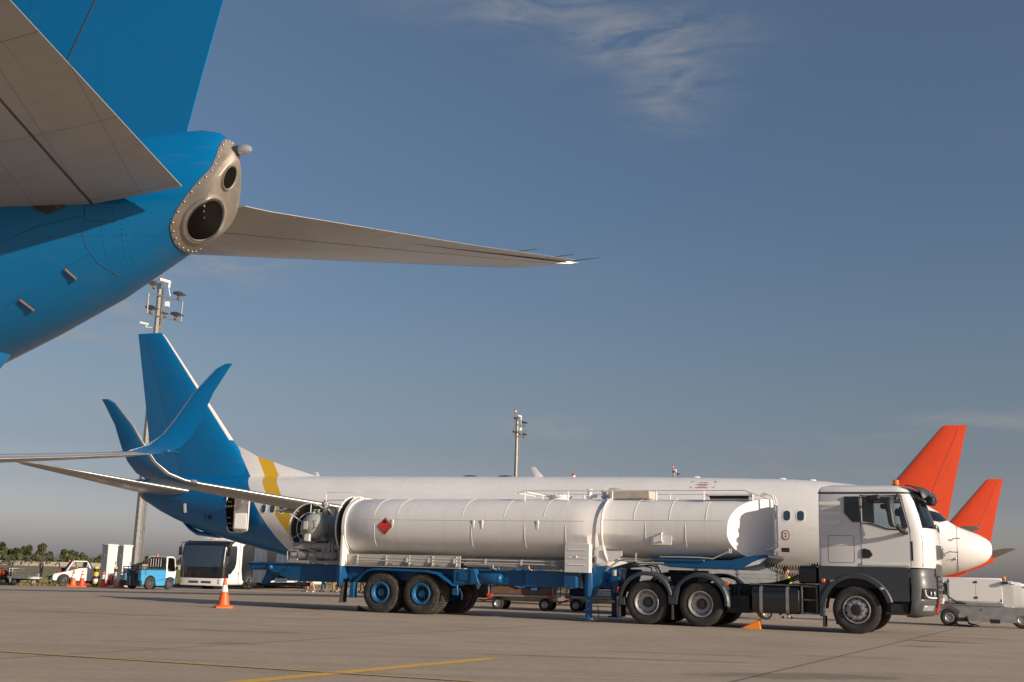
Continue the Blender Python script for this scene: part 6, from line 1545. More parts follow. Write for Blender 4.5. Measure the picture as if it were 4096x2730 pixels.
def tow_tractor():
    t = thing('tow_tractor', 'open white tow tractor with roll bar and raked windscreen, parked at the grass edge', 'tow tractor', (-20.75, 55.0, 0), 206)
    b = MB(); b.prism([(.48, .22), (.50, .42), (.44, .52), (.1, .60), (-.35, .70), (-.62, .80), (-.9, .82), (-1.2, .80), (-1.85, .68), (-1.95, .62), (-1.95, .22)], -.52, .52); b.build('body', M['white'], t, bevel=.03)
    b = MB()
    for s in (1, -1): b.cyl((0, s * .30, .25), (0, s * .545, .25), .29, 26); b.cyl((-1.5, s * .30, .25), (-1.5, s * .545, .25), .27, 26)
    b.span((-1.9, -.5, .12), (.4, .5, .24)); b.build('wheel_arches', M['black'], t)
    for s in (1, -1):
        for x in (0, -1.5): add_wheel(t, (x, s * .50, .245), s, .245, .18, .13, 'small', 'rubber', 0)
    b = MB(); b.span((.44, -.50, .24), (.60, .50, .38)); b.span((.42, -.2, .36), (.7, .2, .42)); b.build('bumper', M['chassis'], t, bevel=.015)
    for s in (1, -1): b = MB(); b.span((.47, s * .3, .34), (.515, s * .44, .47)); b.build('headlight', M['blackgloss'], t)
    b = MB()
    for s in (1, -1): b.tube([(-.1, s * .46, .66), (-.32, s * .46, 1.06), (-.42, s * .46, 1.12), (-1.0, s * .46, 1.12), (-1.1, s * .46, 1.06), (-1.25, s * .46, .80)], .03, 10)
    b.tube([(-.42, -.46, 1.12), (-.42, .46, 1.12)], .03, 8); b.tube([(-1.0, -.46, 1.12), (-1.0, .46, 1.12)], .03, 8); b.build('roll_bar', M['white'], t)
    b = MB(); b.prism([(-.02, .64), (-.01, .645), (-.29, 1.08), (-.30, 1.075)], -.42, .42); b.build('windscreen', M['glass'], t)
    b = MB()
    for l in (.42, 0, -.42): b.tube([(-.015, l, .64), (-.3, l, 1.08)], .022, 6)
    b.tube([(-.3, -.42, 1.08), (-.3, .42, 1.08)], .02, 6); b.build('windscreen_frame', M['black'], t)
    for l in (.2, -.2): b = MB(); b.box((-.75, l, .82), (.36, .34, .1)); b.box((-.93, l, .98), (.1, .34, .3), (0, -.15, 0)); b.build('seat', M['black'], t, bevel=.03)
    b = MB(); b.tube([(-.52 + .05 * math.sin(a), -.2 + .14 * math.cos(a), .94 + .13 * math.sin(a)) for a in [2 * PI * k / 16 for k in range(16)]], .012, 5, True); b.build('steering_wheel', M['black'], t)
    b = MB(); b.box((.16, .05, .64), (.2, .3, .1), (0, .2, .3)); b.build('red_cloth_bundle', M['redcloth'], t, bevel=.03)
    b = MB()
    for k in range(5): b.tube([(-.14 + .045 * k + .0 * math.cos(a), .42 + .09 * math.cos(a), .70 + .09 * math.sin(a)) for a in [2 * PI * q / 18 for q in range(18)]], .02, 6, True)
    b.build('coiled_cable', M['hose'], t)
    b = MB().use(M['amber']).lathe([(0, .04), (.07, .04), (.09, 0)], 'z', (-.18, -.46, 1.1), 10); b.build('beacon', None, t)
    b = MB(); b.tube([(.2, -.3, .6), (.22, -.32, .95)], .015, 5); b.span((.19, -.36, .8), (.25, -.28, 1.0)); b.build('mirror', M['black'], t)
    b = MB(); b.span((-1.02, .521, .25), (-1.01, .524, .78)); b.span((-.6, .521, .25), (-.59, .524, .76))
    for x in (-.75, -1.25, -.35): b.span((x - .06, .521, .34), (x + .06, .526, .37))
    b.build('panel_lines', M['black'], t)
tow_tractor()
def blue_tug():
    d = Vector((math.cos(R(62)), math.sin(R(62)), 0)); rt = Vector((d.y, -d.x, 0))
    t = thing('cargo_tug', 'blue and white electric cargo tug with railed bed, parked in front of the mast', 'cargo tug', Vector((-15.52, 51.2, 0)) - rt * .52, 62)
    b = MB()
    ar = lambda c, r: [(c + r * math.cos(R(a)), .27 + r * math.sin(R(a))) for a in range(170, 5, -15)]
    P = [(-.55, .20), (-.55, .84), (.92, .84), (.92, .50), (1.48, .50), (1.52, .22)] + [(1.18 + .27, .22)] + [(1.18 + .29 * math.cos(R(a)), .26 + .29 * math.sin(R(a))) for a in range(10, 175, 15)] + [(.88, .16), (.36, .16)] + [(.0 + .33 * math.cos(R(a)), .27 + .33 * math.sin(R(a))) for a in range(5, 180, 15)] + [(-.34, .2)]
    b.prism(P, .38, .56); b.prism(P, -.56, -.38); b.span((-.40, -.38, .3), (1.45, .38, .82)); b.span((-.5, -.56, .80), (.92, .56, .84)); b.build('body', M['tugblue'], t, bevel=.012, sharp=30)
    b = MB(); b.span((-.62, -.58, .14), (-.50, .58, .38)); b.span((-.52, -.16, .38), (-.49, .14, .8)); b.build('rear_bumper', M['black'], t, bevel=.01)
    b = MB()
    for z in (.22, .32, .42, .5): b.tube([(-.66, -.14, z), (-.66, .02, z)], .016, 6)
    for l in (-.14, .02): b.tube([(-.66, l, .18), (-.66, l, .55)], .016, 6)
    b.build('tow_coupling', M['steeldark'], t)
    for s in (1, -1): b = MB(); b.span((-.565, s * .24, .70), (-.545, s * .46, .78)); b.build('tail_lamp', M['redlens'], t, bevel=.006)
    b = MB(); b.loft([[(-.565, l, z) for l, z in ((-.42, .50), (-.30, .50), (-.36, .61))], [(-.555, l, z) for l, z in ((-.42, .50), (-.30, .50), (-.36, .61))]]); b.build('warning_triangle', M['yellowp'], t)
    b = MB()
    for z in (.86, .96): b.tube([(-.54, -.54, z), (-.54, .54, z), (.9, .54, z)], .02, 6); b.tube([(-.54, -.54, z), (.9, -.54, z)], .02, 6)
    for x in (-.54, -.25, .05, .35, .65, .9):
        for s in (1, -1): b.tube([(x, s * .54, .84), (x, s * .54, .96)], .02, 6)
    b.build('bed_rail', M['black'], t)
    for s in (1, -1):
        add_wheel(t, (0, s * .49, .27), s, .27, .17, .14, 'small', 'rubberdusty', 0); add_wheel(t, (1.18, s * .49, .245), s, .245, .17, .12, 'small', 'rubberdusty', 0)
    b = MB()
    for s in (1, -1):
        b.prism([(.92, .50), (1.5, .50), (1.52, .80), (1.42, .80), (1.42, .78), (1.02, .78), (1.02, .88), (.92, .88)], s * .50, s * .56)
        b.tube([(.96, s * .53, .8), (.96, s * .53, 1.36), (1.0, s * .53, 1.41), (1.30, s * .53, 1.41), (1.40, s * .53, 1.34), (1.50, s * .53, .8)], .035, 8)
        b.prism([(1.02, .78), (1.42, .78), (1.3, .72), (1.1, .72)], s * .52, s * .57)
    b.span((.92, -.55, 1.385), (1.34, .55, 1.43)); b.span((1.45, -.52, .3), (1.53, .52, .8)); b.span((.90, -.55, .84), (.96, .55, .92))
    for s in (.53, -.53): b.span((.905, s - .03, .84), (.965, s + .03, 1.41))
    b.build('cab', M['white'], t, bevel=.012)
    b = MB()
    for s in (1, -1): b.prism([(1.0, .84), (1.46, .80), (1.38, 1.33), (1.30, 1.37), (1.02, 1.37)], s * .528, s * .532)
    b.span((.925, -.5, .93), (.93, .5, 1.38)); b.prism([(1.50, .82), (1.505, .82), (1.405, 1.36), (1.40, 1.36)], -.5, .5); b.build('cab_window', M['glass'], t)
    b = MB()
    for k in range(6): l = -.38 + k * .15; b.tube([(.895, l, .96), (.895, l, 1.34)], .012, 6)
    b.tube([(.895, -.42, .96), (.895, .42, .96)], .012, 6); b.tube([(.895, -.42, 1.34), (.895, .42, 1.34)], .012, 6); b.build('rear_guard', M['beigeint'], t)
    b = MB(); b.tube([(.89, l, z) for l, z in rrect(-.46, .93, .46, 1.37, .06)], .02, 6, True); b.tube([(x, .545, z) for x, z in ((1.0, .86), (1.15, .80), (1.46, .80), (1.38, 1.33), (1.02, 1.36))], .014, 6, True); b.build('window_rubber', M['black'], t)
    b = MB(); b.box((1.12, -.1, .72), (.3, .7, .1)); b.box((1.0, -.1, .98), (.08, .6, .4)); b.build('seat', M['black'], t, bevel=.03)
    b = MB(); b.tube([(1.34 + .04 * math.sin(a), .05 + .13 * math.cos(a), .95 + .12 * math.sin(a)) for a in [2 * PI * k / 16 for k in range(16)]], .012, 5, True); b.build('steering_wheel', M['black'], t)
    b = MB().use(M['amber']).lathe([(0, .05), (.09, .045), (.11, 0)], 'z', (.98, -.1, 1.43), 12); b.build('beacon', None, t)
    b = MB(); b.span((1.46, .56, .86), (1.54, .66, 1.02)); b.build('mirror', M['black'], t, bevel=.01)
    b = MB(); b.span((1.04, .56, .86), (1.14, .575, .88)); b.build('door_handle', M['black'], t)
    b = MB(); b.span((.36, .562, .60), (.9, .565, .605)); b.span((-.33, .562, .60), (-.3, .565, .84)); b.span((.38, .562, .40), (.9, .566, .41)); b.build('panel_lines', M['navy'], t)
blue_tug()
def bus():
    H = 252.5; d = Vector((math.cos(R(H)), math.sin(R(H)), 0)); rt = Vector((d.y, -d.x, 0)); lf = -rt
    # near front wheel of the left-hand side stands at (-12.7, 57.1)
    base = Vector((-12.6, 57.3, 0)) - lf * 1.12
    t = thing('apron_bus', 'white airport bus with a huge black windscreen, its side half hidden by the trailer', 'bus', base, H)
    W2, FX, RX, HT = 1.17, 2.35, -8.6, 2.30
    b = MB(); sec = lambda x, k, z0, top: [(x, l, z) for l, z in rrect(-W2 * k, z0, W2 * k, top, .16, 4)]
    b.loft([sec(RX, .96, .24, HT - .1), sec(RX + .2, 1, .2, HT), sec(FX - 1.2, 1, .2, HT), sec(FX - .5, 1., .2, HT - .02), sec(FX - .14, .985, .2, HT - .22), sec(FX, .93, .22, 1.1)])
    b.build('body', M['white'], t, sharp=40)
    b = MB(); 
    def fz(z): return interp([(.2, FX + .0), (.55, FX + .02), (1.1, FX + .03), (1.7, FX - .05), (2.08, FX - .12), (2.2, FX - .34), (2.27, FX - .46)], z)
    rows = []
    for z in (.52, .75, 1.0, 1.1, 1.3, 1.6, 1.9, 2.08, 2.2, 2.25):
        x = fz(z); rows.append([(x - .5 + .02, -1.188, z), (x - .06, -1.175, z), (x + .015, -1.05, z), (x + .04, -.6, z), (x + .05, 0, z), (x + .04, .6, z), (x + .015, 1.05, z), (x - .06, 1.175, z), (x - .5 + .02, 1.188, z)])
    b.loft(rows, False, False); o = b.build('front_mask', M['busblack'], t, sharp=60)
    b = MB(); rows = []
    for z in (1.02, 1.1, 1.3, 1.6, 1.9, 2.02):
        x = fz(z) + .05; rows.append([(x - .03, -1.04, z), (x + .02, -.6, z), (x + .04, 0, z), (x + .02, .6, z), (x - .03, 1.04, z)])
    b.loft(rows, False, False); b.build('windscreen', M['cabinlight'], t)
    b = MB(); b.loft([[(FX + .02, -1.12, z), (FX + .10, -.7, z), (FX + .12, 0, z), (FX + .10, .7, z), (FX + .02, 1.12, z), (FX - .3, 1.18, z), (FX - .3, -1.18, z)] for z in (.16, .34, .50)]); b.build('bumper', M['white2'], t, bevel=.02)
    b = MB(); b.loft([[(FX + .122 - .02 * abs(l), l, z) for l in (-.6, -.2, .2, .6)] for z in (.27, .38)], False, False); b.build('bumper_grille', M['steeldark'], t)
    for s in (1, -1):
        b = MB()
        for z in (.30, .42): b.lathe([(0, .0), (.0, .055), (-.03, .06)], 'x', (FX + .06, s * .97, z), 12)
        b.build('headlight', M['lens'], t)
        b = MB(); b.lathe([(0, 0), (0, .05), (-.05, .06)], 'x', (FX + .04, s * .92, .72), 12); b.build('fog_light', M['lens'], t)
        b = MB(); b.tube([(fz(1.05) + .06, s * .25, 1.02), (fz(1.3) + .05, s * .7, 1.22)], .014, 5); b.build('wiper', M['black'], t)
        b = MB(); b.tube([(FX - .6, s * 1.1, 2.2), (FX - .2, s * 1.3, 2.15), (FX - .15, s * 1.32, 1.95)], .03, 6); b.span((FX - .2, s * 1.26, 1.55), (FX - .1, s * 1.4, 1.95)); b.build('mirror', M['black'], t, bevel=.02)
        # side glazing and doors
        b = MB(); b.prism([(FX - .38, 2.02), (FX - .32, 1.05), (FX - .42, .72), (FX - .62, .70), (FX - 1.0, 1.0), (FX - 1.1, 1.25), (FX - 1.1, 1.95), (FX - 1.02, 2.04)], s * 1.165, s * 1.188); b.build('cab_side_window', M['blackpane'], t, bevel=.01)
        b = MB(); b.prism([(FX - 1.75, .42), (FX - 1.62, .9), (FX - 1.62, 2.0), (FX - 1.8, 2.12), (RX + .5, 2.12), (RX + .4, 2.0), (RX + .4, .75), (RX + 2.4, .75), (RX + 2.4, .42)], s * 1.165, s * 1.182); b.build('window_band', M['busblack'], t, bevel=.008)
        for x0 in (FX - 3.35, FX - 5.6, FX - 8.0):
            dr = part('passenger_door', t)
            for k in range(2): b = MB(); b.prism(rrect(x0 - .55 + k * .58, .36, x0 + k * .58, 2.0, .05, 3), s * 1.18, s * 1.2); b.build('door_leaf', M['cabinlight'], dr, bevel=.005)
            b = MB(); b.tube([(x0 - .58, s * 1.2, .34), (x0 - .58, s * 1.2, 2.02), (x0 + .62, s * 1.2, 2.02), (x0 + .62, s * 1.2, .34)], .02, 5); b.tube([(x0 + .015, s * 1.2, .34), (x0 + .015, s * 1.2, 2.02)], .014, 5); b.build('door_frame', M['steeldark'], dr)
        b = MB(); b.cyl((0, s * .95, .40), (0, s * 1.186, .40), .50, 28); b.cyl((-6.2, s * .95, .40), (-6.2, s * 1.186, .40), .50, 28); b.build('wheel_arch', M['black'], t)
        for x in (0, -6.2): add_wheel(t, (x, s * 1.1, .38), s, .38, .24, .22, 'small')
    b = MB(); b.span((-.9, -.75, HT - .02), (1.0, .75, HT + .16)); b.prism([(1.0, HT), (1.0, HT + .16), (1.3, HT + .1), (1.3, HT)], -.7, .7); b.build('roof_air_conditioner', M['white2'], t, bevel=.04)
    b = MB()
    for k in range(12): b.span((-.7 + k * .1, .755, HT + .04), (-.66 + k * .1, .765, HT + .14))
    b.build('air_conditioner_vents', M['black'], t)
    b = MB().use(M['amber']).lathe([(0, .06), (.09, .055), (.11, 0)], 'z', (FX - .9, .1, HT - .0), 12); b.build('beacon', None, t)
    b = MB(); b.span((-.8, 1.185, .95), (-.72, 1.195, 1.05)); b.span((FX - 1.4, -1.195, .72), (FX - 1.3, -1.185, .8)); b.build('side_marker', M['amber'], t)
    b = MB(); b.span((FX - 1.38, -1.19, .24), (FX - 1.37, -1.178, 2.2)); b.span((FX - 1.38, 1.178, .24), (FX - 1.37, 1.19, 2.2)); b.build('panel_joint', M['black'], t)
bus()
# ------------------------------------------------------------------ baggage carts and containers
def cart_open(label, loc, deg, kind):
    t = thing('baggage_cart', label, 'baggage cart', loc, deg, 'baggage carts at the grass edge')
    b = MB(); b.span((-.75, -.42, .30), (.62, .42, .35)); b.span((-.75, -.44, .27), (.62, -.40, .37)); b.span((-.75, .40, .27), (.62, .44, .37)); b.build('deck', M['cabinet'] if kind == 'silver' else M['chassis'], t)
    b = MB(); m = M['cabinet'] if kind == 'silver' else M['chassis']
    for l in (.42, -.42):
        for z in (.46, .58, .72): b.tube([(-.7, l, z), (.58, l, z)], .014, 6)
        for x in (-.7, -.3, .14, .58): b.tube([(x, l, .33), (x, l, .73)], .014, 6)
    b.build('side_rails', m, t)
    b = MB(); b.tube([(.60, -.40, .33), (.60, -.40, .86), (.62, -.32, .96), (.62, .32, .96), (.60, .40, .86), (.60, .40, .33)], .026, 8); b.span((.59, -.38, .36), (.61, .38, .74)); b.build('end_hoop', M['black'], t)
    if kind == 'bags':
        for k in range(4): b = MB(); b.ball((-.5 + .28 * k, .06 * (-1) ** k, .5), .17, 8, (1, 1.7, .95)); b.build('orange_net_bundle', M['conered'], t)
    for x in (-.45, .40):
        for s in (1, -1): add_wheel(t, (x, s * .36, .135), s, .135, .09, .075, 'small')
    b = MB(); b.tube([(-.75, 0, .24), (-1.05, 0, .2)], .02, 6); b.span((-.6, -.3, .2), (.5, .3, .27)); b.build('tow_bar', M['chassis'], t)
cart_open('silver-railed empty baggage cart with a black hoop, left of the white tow tractor', (-22.18, 54.35, 0), 14, 'silver')
cart_open('dark baggage cart holding orange netting, at the left edge of the photo', (-23.55, 54.25, 0), 14, 'bags')
def cart_box(label, loc, deg, brown):
    t = thing('baggage_trolley', label, 'baggage trolley', loc, deg, 'loaded baggage trolleys behind the tanker')
    b = MB(); b.span((-1.05, -.62, .40), (1.05, .62, .47)); b.span((-1.0, -.3, .28), (1.0, .3, .40)); b.build('deck', M['steel'], t, bevel=.01)
    for x in (-.75, .75):
        for s in (1, -1): add_wheel(t, (x, s * .45, .185), s, .185, .12, .10, 'small')
    b = MB()
    for x in (-.75, .75): b.cyl((x, -.45, .185), (x, .45, .185), .03, 8); b.span((x - .1, -.4, .2), (x + .1, .4, .3))
    b.build('axle', M['chassis'], t)
    for x in (-1.0, .96): b = MB(); b.span((x - .07, .60, .39), (x + .11, .65, .48)); b.build('corner_reflector', M['hazred'], t, bevel=.006)
    b = MB(); b.tube([(-1.05, .1, .34), (-1.35, .15, .22), (-1.4, .15, .3)], .025, 6); b.build('tow_bar', M['orange'], t)
    for x in (-1.02, 1.02):
        for s in (1, -1): b = MB(); b.tube([(x, s * .6, .45), (x, s * .6, 1.35)], .022, 6); b.build('corner_post', M['steel'], t)
    if brown:
        b = MB(); b.span((-.95, -.58, .48), (.9, .58, .82)); b.build('plywood_crate', M['brownply'], t, bevel=.01)
        b = MB(); b.span((.28, .582, .58), (.62, .59, .80)); b.build('blue_label', M['bluetarp'], t); b = MB(); b.span((.34, .592, .62), (.52, .595, .78)); b.build('white_label', M['conewhite'], t)
    else:
        b = MB(); b.span((-.3, -.58, .48), (.55, .58, .66)); b.build('white_case', M['white2'], t, bevel=.03)
        b = MB(); b.span((-.95, -.5, .48), (-.35, .55, .7)); b.build('dark_case', M['navy'], t, bevel=.04)
        b = MB(); b.span((.58, .1, .48), (.95, .55, .66)); b.build('red_case', M['red'], t, bevel=.04)
        b = MB(); b.span((-.2, .582, .53), (.1, .588, .63)); b.build('case_label', M['cabinet'], t)
    rnd = random.Random(5 if brown else 9); b = MB(); nx, ny = 16, 10; vs = []; fs = []
    for j in range(ny + 1):
        for i in range(nx + 1):
            x = lerp(-1.0, 1.0, i / nx); l = lerp(-.64, .64, j / ny); e = min(i, nx - i, j, ny - j)
            z = (1.16 if e > 1 else 1.05 if e == 1 else .72) + rnd.uniform(-.06, .06) + .10 * math.sin(i * .9) * math.cos(j * .8)
            vs.append((x + rnd.uniform(-.02, .02), l, z))
    for j in range(ny):
        for i in range(nx): a = j * (nx + 1) + i; fs.append((a, a + 1, a + nx + 2, a + nx + 1))
    b.add(vs, fs); b.build('tarpaulin', M['bluetarp'], t, sharp=180)
    b = MB(); b.span((-.9, -.55, .70), (.9, .55, 1.02)); b.build('stacked_bags', M['navy'], t, bevel=.08, seg=3)
cart_box('trolley with a brown crate under blue tarpaulin, seen below the middle of the tank', (.62, 37.0, 0), -14, True)
cart_box('trolley with suitcases under a blue tarpaulin, seen between the trailer landing legs', (3.05, 36.9, 0), -14, False)
def uld(label, loc, deg, L_):
    t = thing('cargo_container', label, 'cargo container', loc, deg, 'ribbed aluminium containers behind the truck')
    b = MB(); h0, h1 = .46, 1.93; n = 13; P = []
    for k in range(n):
        z0 = lerp(h0, h1, k / n); z1 = lerp(h0, h1, (k + 1) / n); P += [(.70, z0), (.725, lerp(z0, z1, .25)), (.725, lerp(z0, z1, .75)), (.70, z1)]
    b.loft([[(x, l, z) for l, z in P + [(-l, z) for l, z in P[::-1]]] for x in (-L_ / 2, L_ / 2)]); b.build('ribbed_shell', M['alu'], t, sharp=20)
    b = MB()
    for x in (-L_ / 2, 0, L_ / 2):
        for s in (1, -1): b.span((x - .025, s * .69, h0), (x + .025, s * .74, h1))
    for z in (h0, h1): b.span((-L_ / 2, -.735, z - .02), (L_ / 2, .735, z + .02))
    b.build('edge_frame', M['steel'], t)
    b = MB(); b.span((-L_ / 2, -.7, .36), (L_ / 2, .7, .43)); b.span((-L_ / 2, -.2, .25), (L_ / 2, .2, .36)); b.build('dolly_frame', M['chassis'], t)
    for x in (-L_ / 2 + .35, L_ / 2 - .35):
        for s in (1, -1): add_wheel(t, (x, s * .55, .18), s, .18, .12, .1, 'small')
uld('ribbed silver container on a dolly, seen above the drive wheels of the truck', (4.55, 34.95, 0), -8, 2.25)
uld('ribbed silver container on a dolly, seen between the truck cab and its drive wheels', (6.84, 34.6, 0), -8, 2.28)
# ------------------------------------------------------------------ ground power unit
def gpu():
    t = thing('ground_power_unit', 'white ground power unit with orange beacon on a grey wheeled chassis, right of the truck', 'power unit', (12.62, 33.35, 0), -21.5)
    O = lambda s: s * .62
    b = MB(); b.span((-.37, -.62, .66), (1.40, .62, 1.34)); b.build('housing', M['white'], t, bevel=.03)
    b = MB(); b.span((1.40, -.60, .50), (1.66, .60, 1.27)); b.build('control_panel', M['cabinet'], t, bevel=.015)
    b = MB(); b.loft([[(x, l, z) for l, z in rrect(-.6, z0, .6, z1, .12, 4)] for x, z0, z1 in ((1.66, .50, 1.26), (1.85, .50, 1.24), (2.05, .46, 1.17), (2.15, .44, .9))]); b.build('nose_cowl', M['white'], t, sharp=50)
    b = MB(); P = [(-.30, .64), (2.14, .54), (2.12, .40), (1.9, .36), (1.72, .30), (1.72, .15), (.30, .17)] + [(.0 + .31 * math.cos(R(a)), .25 + .31 * math.sin(R(a))) for a in range(-10, 181, 14)] + [(-.30, .3)]
    for s in (1, -1): b.prism(P, s * .56, s * .63)
    b.span((-.3, -.56, .35), (1.6, .56, .62)); b.span((-.42, -.6, .3), (-.30, .6, .66)); b.build('chassis', M['steel'], t, bevel=.01, sharp=30)
    b = MB(); b.span((-.1, .50, .58), (1.45, .66, .605)); b.span((.25, .3, .60), (1.4, .61, .68)); b.build('side_tray', M['steel'], t, bevel=.006)
    for s in (1, -1): add_wheel(t, (0, s * .54, .24), s, .24, .17, .125, 'small'); add_wheel(t, (1.86, s * .48, .235), s, .235, .15, .12, 'small')
    for i, (x0, x1) in enumerate(((.02, .70), (.715, 1.39))):
        b = MB(); b.prism(rrect(x0, .70, x1, 1.31, .015, 2), .62, .632); b.build('side_door', M['white'], t, bevel=.004)
    for x in (.02, .70, .745):
        for z in (1.22, .80):
            if x == .02 and z < 1: continue
            b = MB(); b.span((x - .018, .628, z - .03), (x + .018, .645, z + .03)); b.build('hinge', M['navy'], t, bevel=.004)
    b = MB(); b.prism(rrect(-.24, .88, -.02, 1.17, .03, 3), .615, .63); b.build('socket_recess', M['chassis'], t)
    b = MB(); b.tube([(x, .632, z) for x, z in rrect(-.24, .88, -.02, 1.17, .03, 3)], .014, 6, True); b.build('recess_frame', M['steeldark'], t)
    b = MB(); b.cyl((-.14, .62, 1.05), (-.13, .70, 1.0), .035, 10); b.build('power_plug', M['lens'], t)
    b = MB(); b.tube([(-.13, .69, 1.0), (-.08, .73, .9), (.03, .72, .78), (.2, .68, .67), (.45, .62, .62)], .024, 8); b.tube([(.45, .62, .62), (.25, .55, .63), (.1, .6, .62)], .024, 8); b.tube([(.1, .6, .12), (.25, .75, .04), (.6, .85, .03), (.75, .8, .04), (.5, .7, .1), (.45, .6, .3)], .03, 8); b.build('power_cable', M['hose'], t)
    for x, z, m in ((-.18, 1.26, 'hazred'), (-.27, .52, 'hazred'), (-.05, .63, 'hazred'), (1.98, 1.12, 'amber'), (2.05, .40, 'yellowp')):
        b = MB(); b.span((x - .045, .61 if x < 1.9 else .57, z - .022), (x + .045, .642 if x < 1.9 else .612, z + .022)); b.build('reflector', M[m], t, bevel=.003)
    b = MB(); b.span((1.40, .60, 1.19), (1.55, .72, 1.26)); b.tube([(1.52, .66, 1.2), (1.70, .70, 1.18)], .012, 6); b.build('latch', M['navy'], t)
    b = MB().use(M['steeldark']).cyl((1.47, .2, 1.27), (1.47, .2, 1.33), .05, 12); b.use(M['amber']).lathe([(0, .05), (.06, .048), (.08, 0)], 'z', (1.47, .2, 1.33), 14); b.build('beacon', None, t)
    b = MB()
    for k in range(5): b.use(M['hivis'] if k % 2 == 0 else M['steel']).box((-.44, -.3 + k * .14, .42), (.02, .14, .3), (.5, 0, 0)); b.box((-.44, -.3 + k * .14, .72), (.02, .14, .1), (.5, 0, 0))
    b.build('hazard_stripes', None, t)
    b = MB(); b.tube([(-.42, 0, .3), (-.9, 0, .2), (-1.15, 0, .22)], .03, 8); b.tube([(-.42, -.35, .3), (-.9, 0, .2)], .02, 6); b.tube([(-.42, .35, .3), (-.9, 0, .2)], .02, 6); b.build('tow_bar', M['steeldark'], t)
    b = MB(); b.span((.2, .60, .14), (.5, .64, .25)); b.span((1.05, .60, .12), (1.3, .64, .23)); b.build('forklift_pocket', M['black'], t)
    for i, q in enumerate(((.78, 'v'), (.83, 'v'))): pass
    b = MB(); 
    for seg in ([(.80, .50), (.835, .50), (.835, .475), (.80, .475), (.80, .45), (.835, .45)], [(.85, .495), (.86, .50), (.86, .45)]): b.tube([(x, .634, z) for x, z in seg], .004, 4)
    b.build('painted_number', M['black'], t)
    b = MB(); b.prism([(1.36, .78), (1.37, .78), (1.38, .70), (1.33, .70)], .632, .637); b.build('door_sticker', M['black'], t)
gpu()
def extinguisher():
    t = thing('wheeled_extinguisher', 'red wheeled fire extinguisher in front of the white cabinets', 'fire extinguisher', (-17.85, 53.15, 0), -60)
    b = MB(); b.lathe([(.0, 0), (.0, .10), (.02, .125), (.38, .125), (.45, .08), (.48, 0)], 'z', (0, 0, .08), 20); b.build('cylinder', M['red'], t)
    b = MB(); b.lathe([(0, 0), (.01, .13), (.06, .14), (.07, 0)], 'y', (-.05, .12, .22), 20); b.lathe([(0, 0), (.01, .13), (.06, .14), (.07, 0)], 'y', (-.05, -.18, .22), 20); b.build('cover', M['red'], t)
    b = MB(); b.tube([(-.12, -.12, .1), (-.18, -.12, .62), (-.18, .12, .62), (-.12, .12, .1)], .014, 6); b.tube([(0, 0, .54), (.12, .05, .5), (.15, .08, .3), (.1, .12, .2)], .014, 6); b.build('frame_and_hose', M['black'], t)
    for s in (1, -1): add_wheel(t, (-.1, s * .17, .09), s, .09, .05, .05, 'small', 'rubber', 0)
extinguisher()
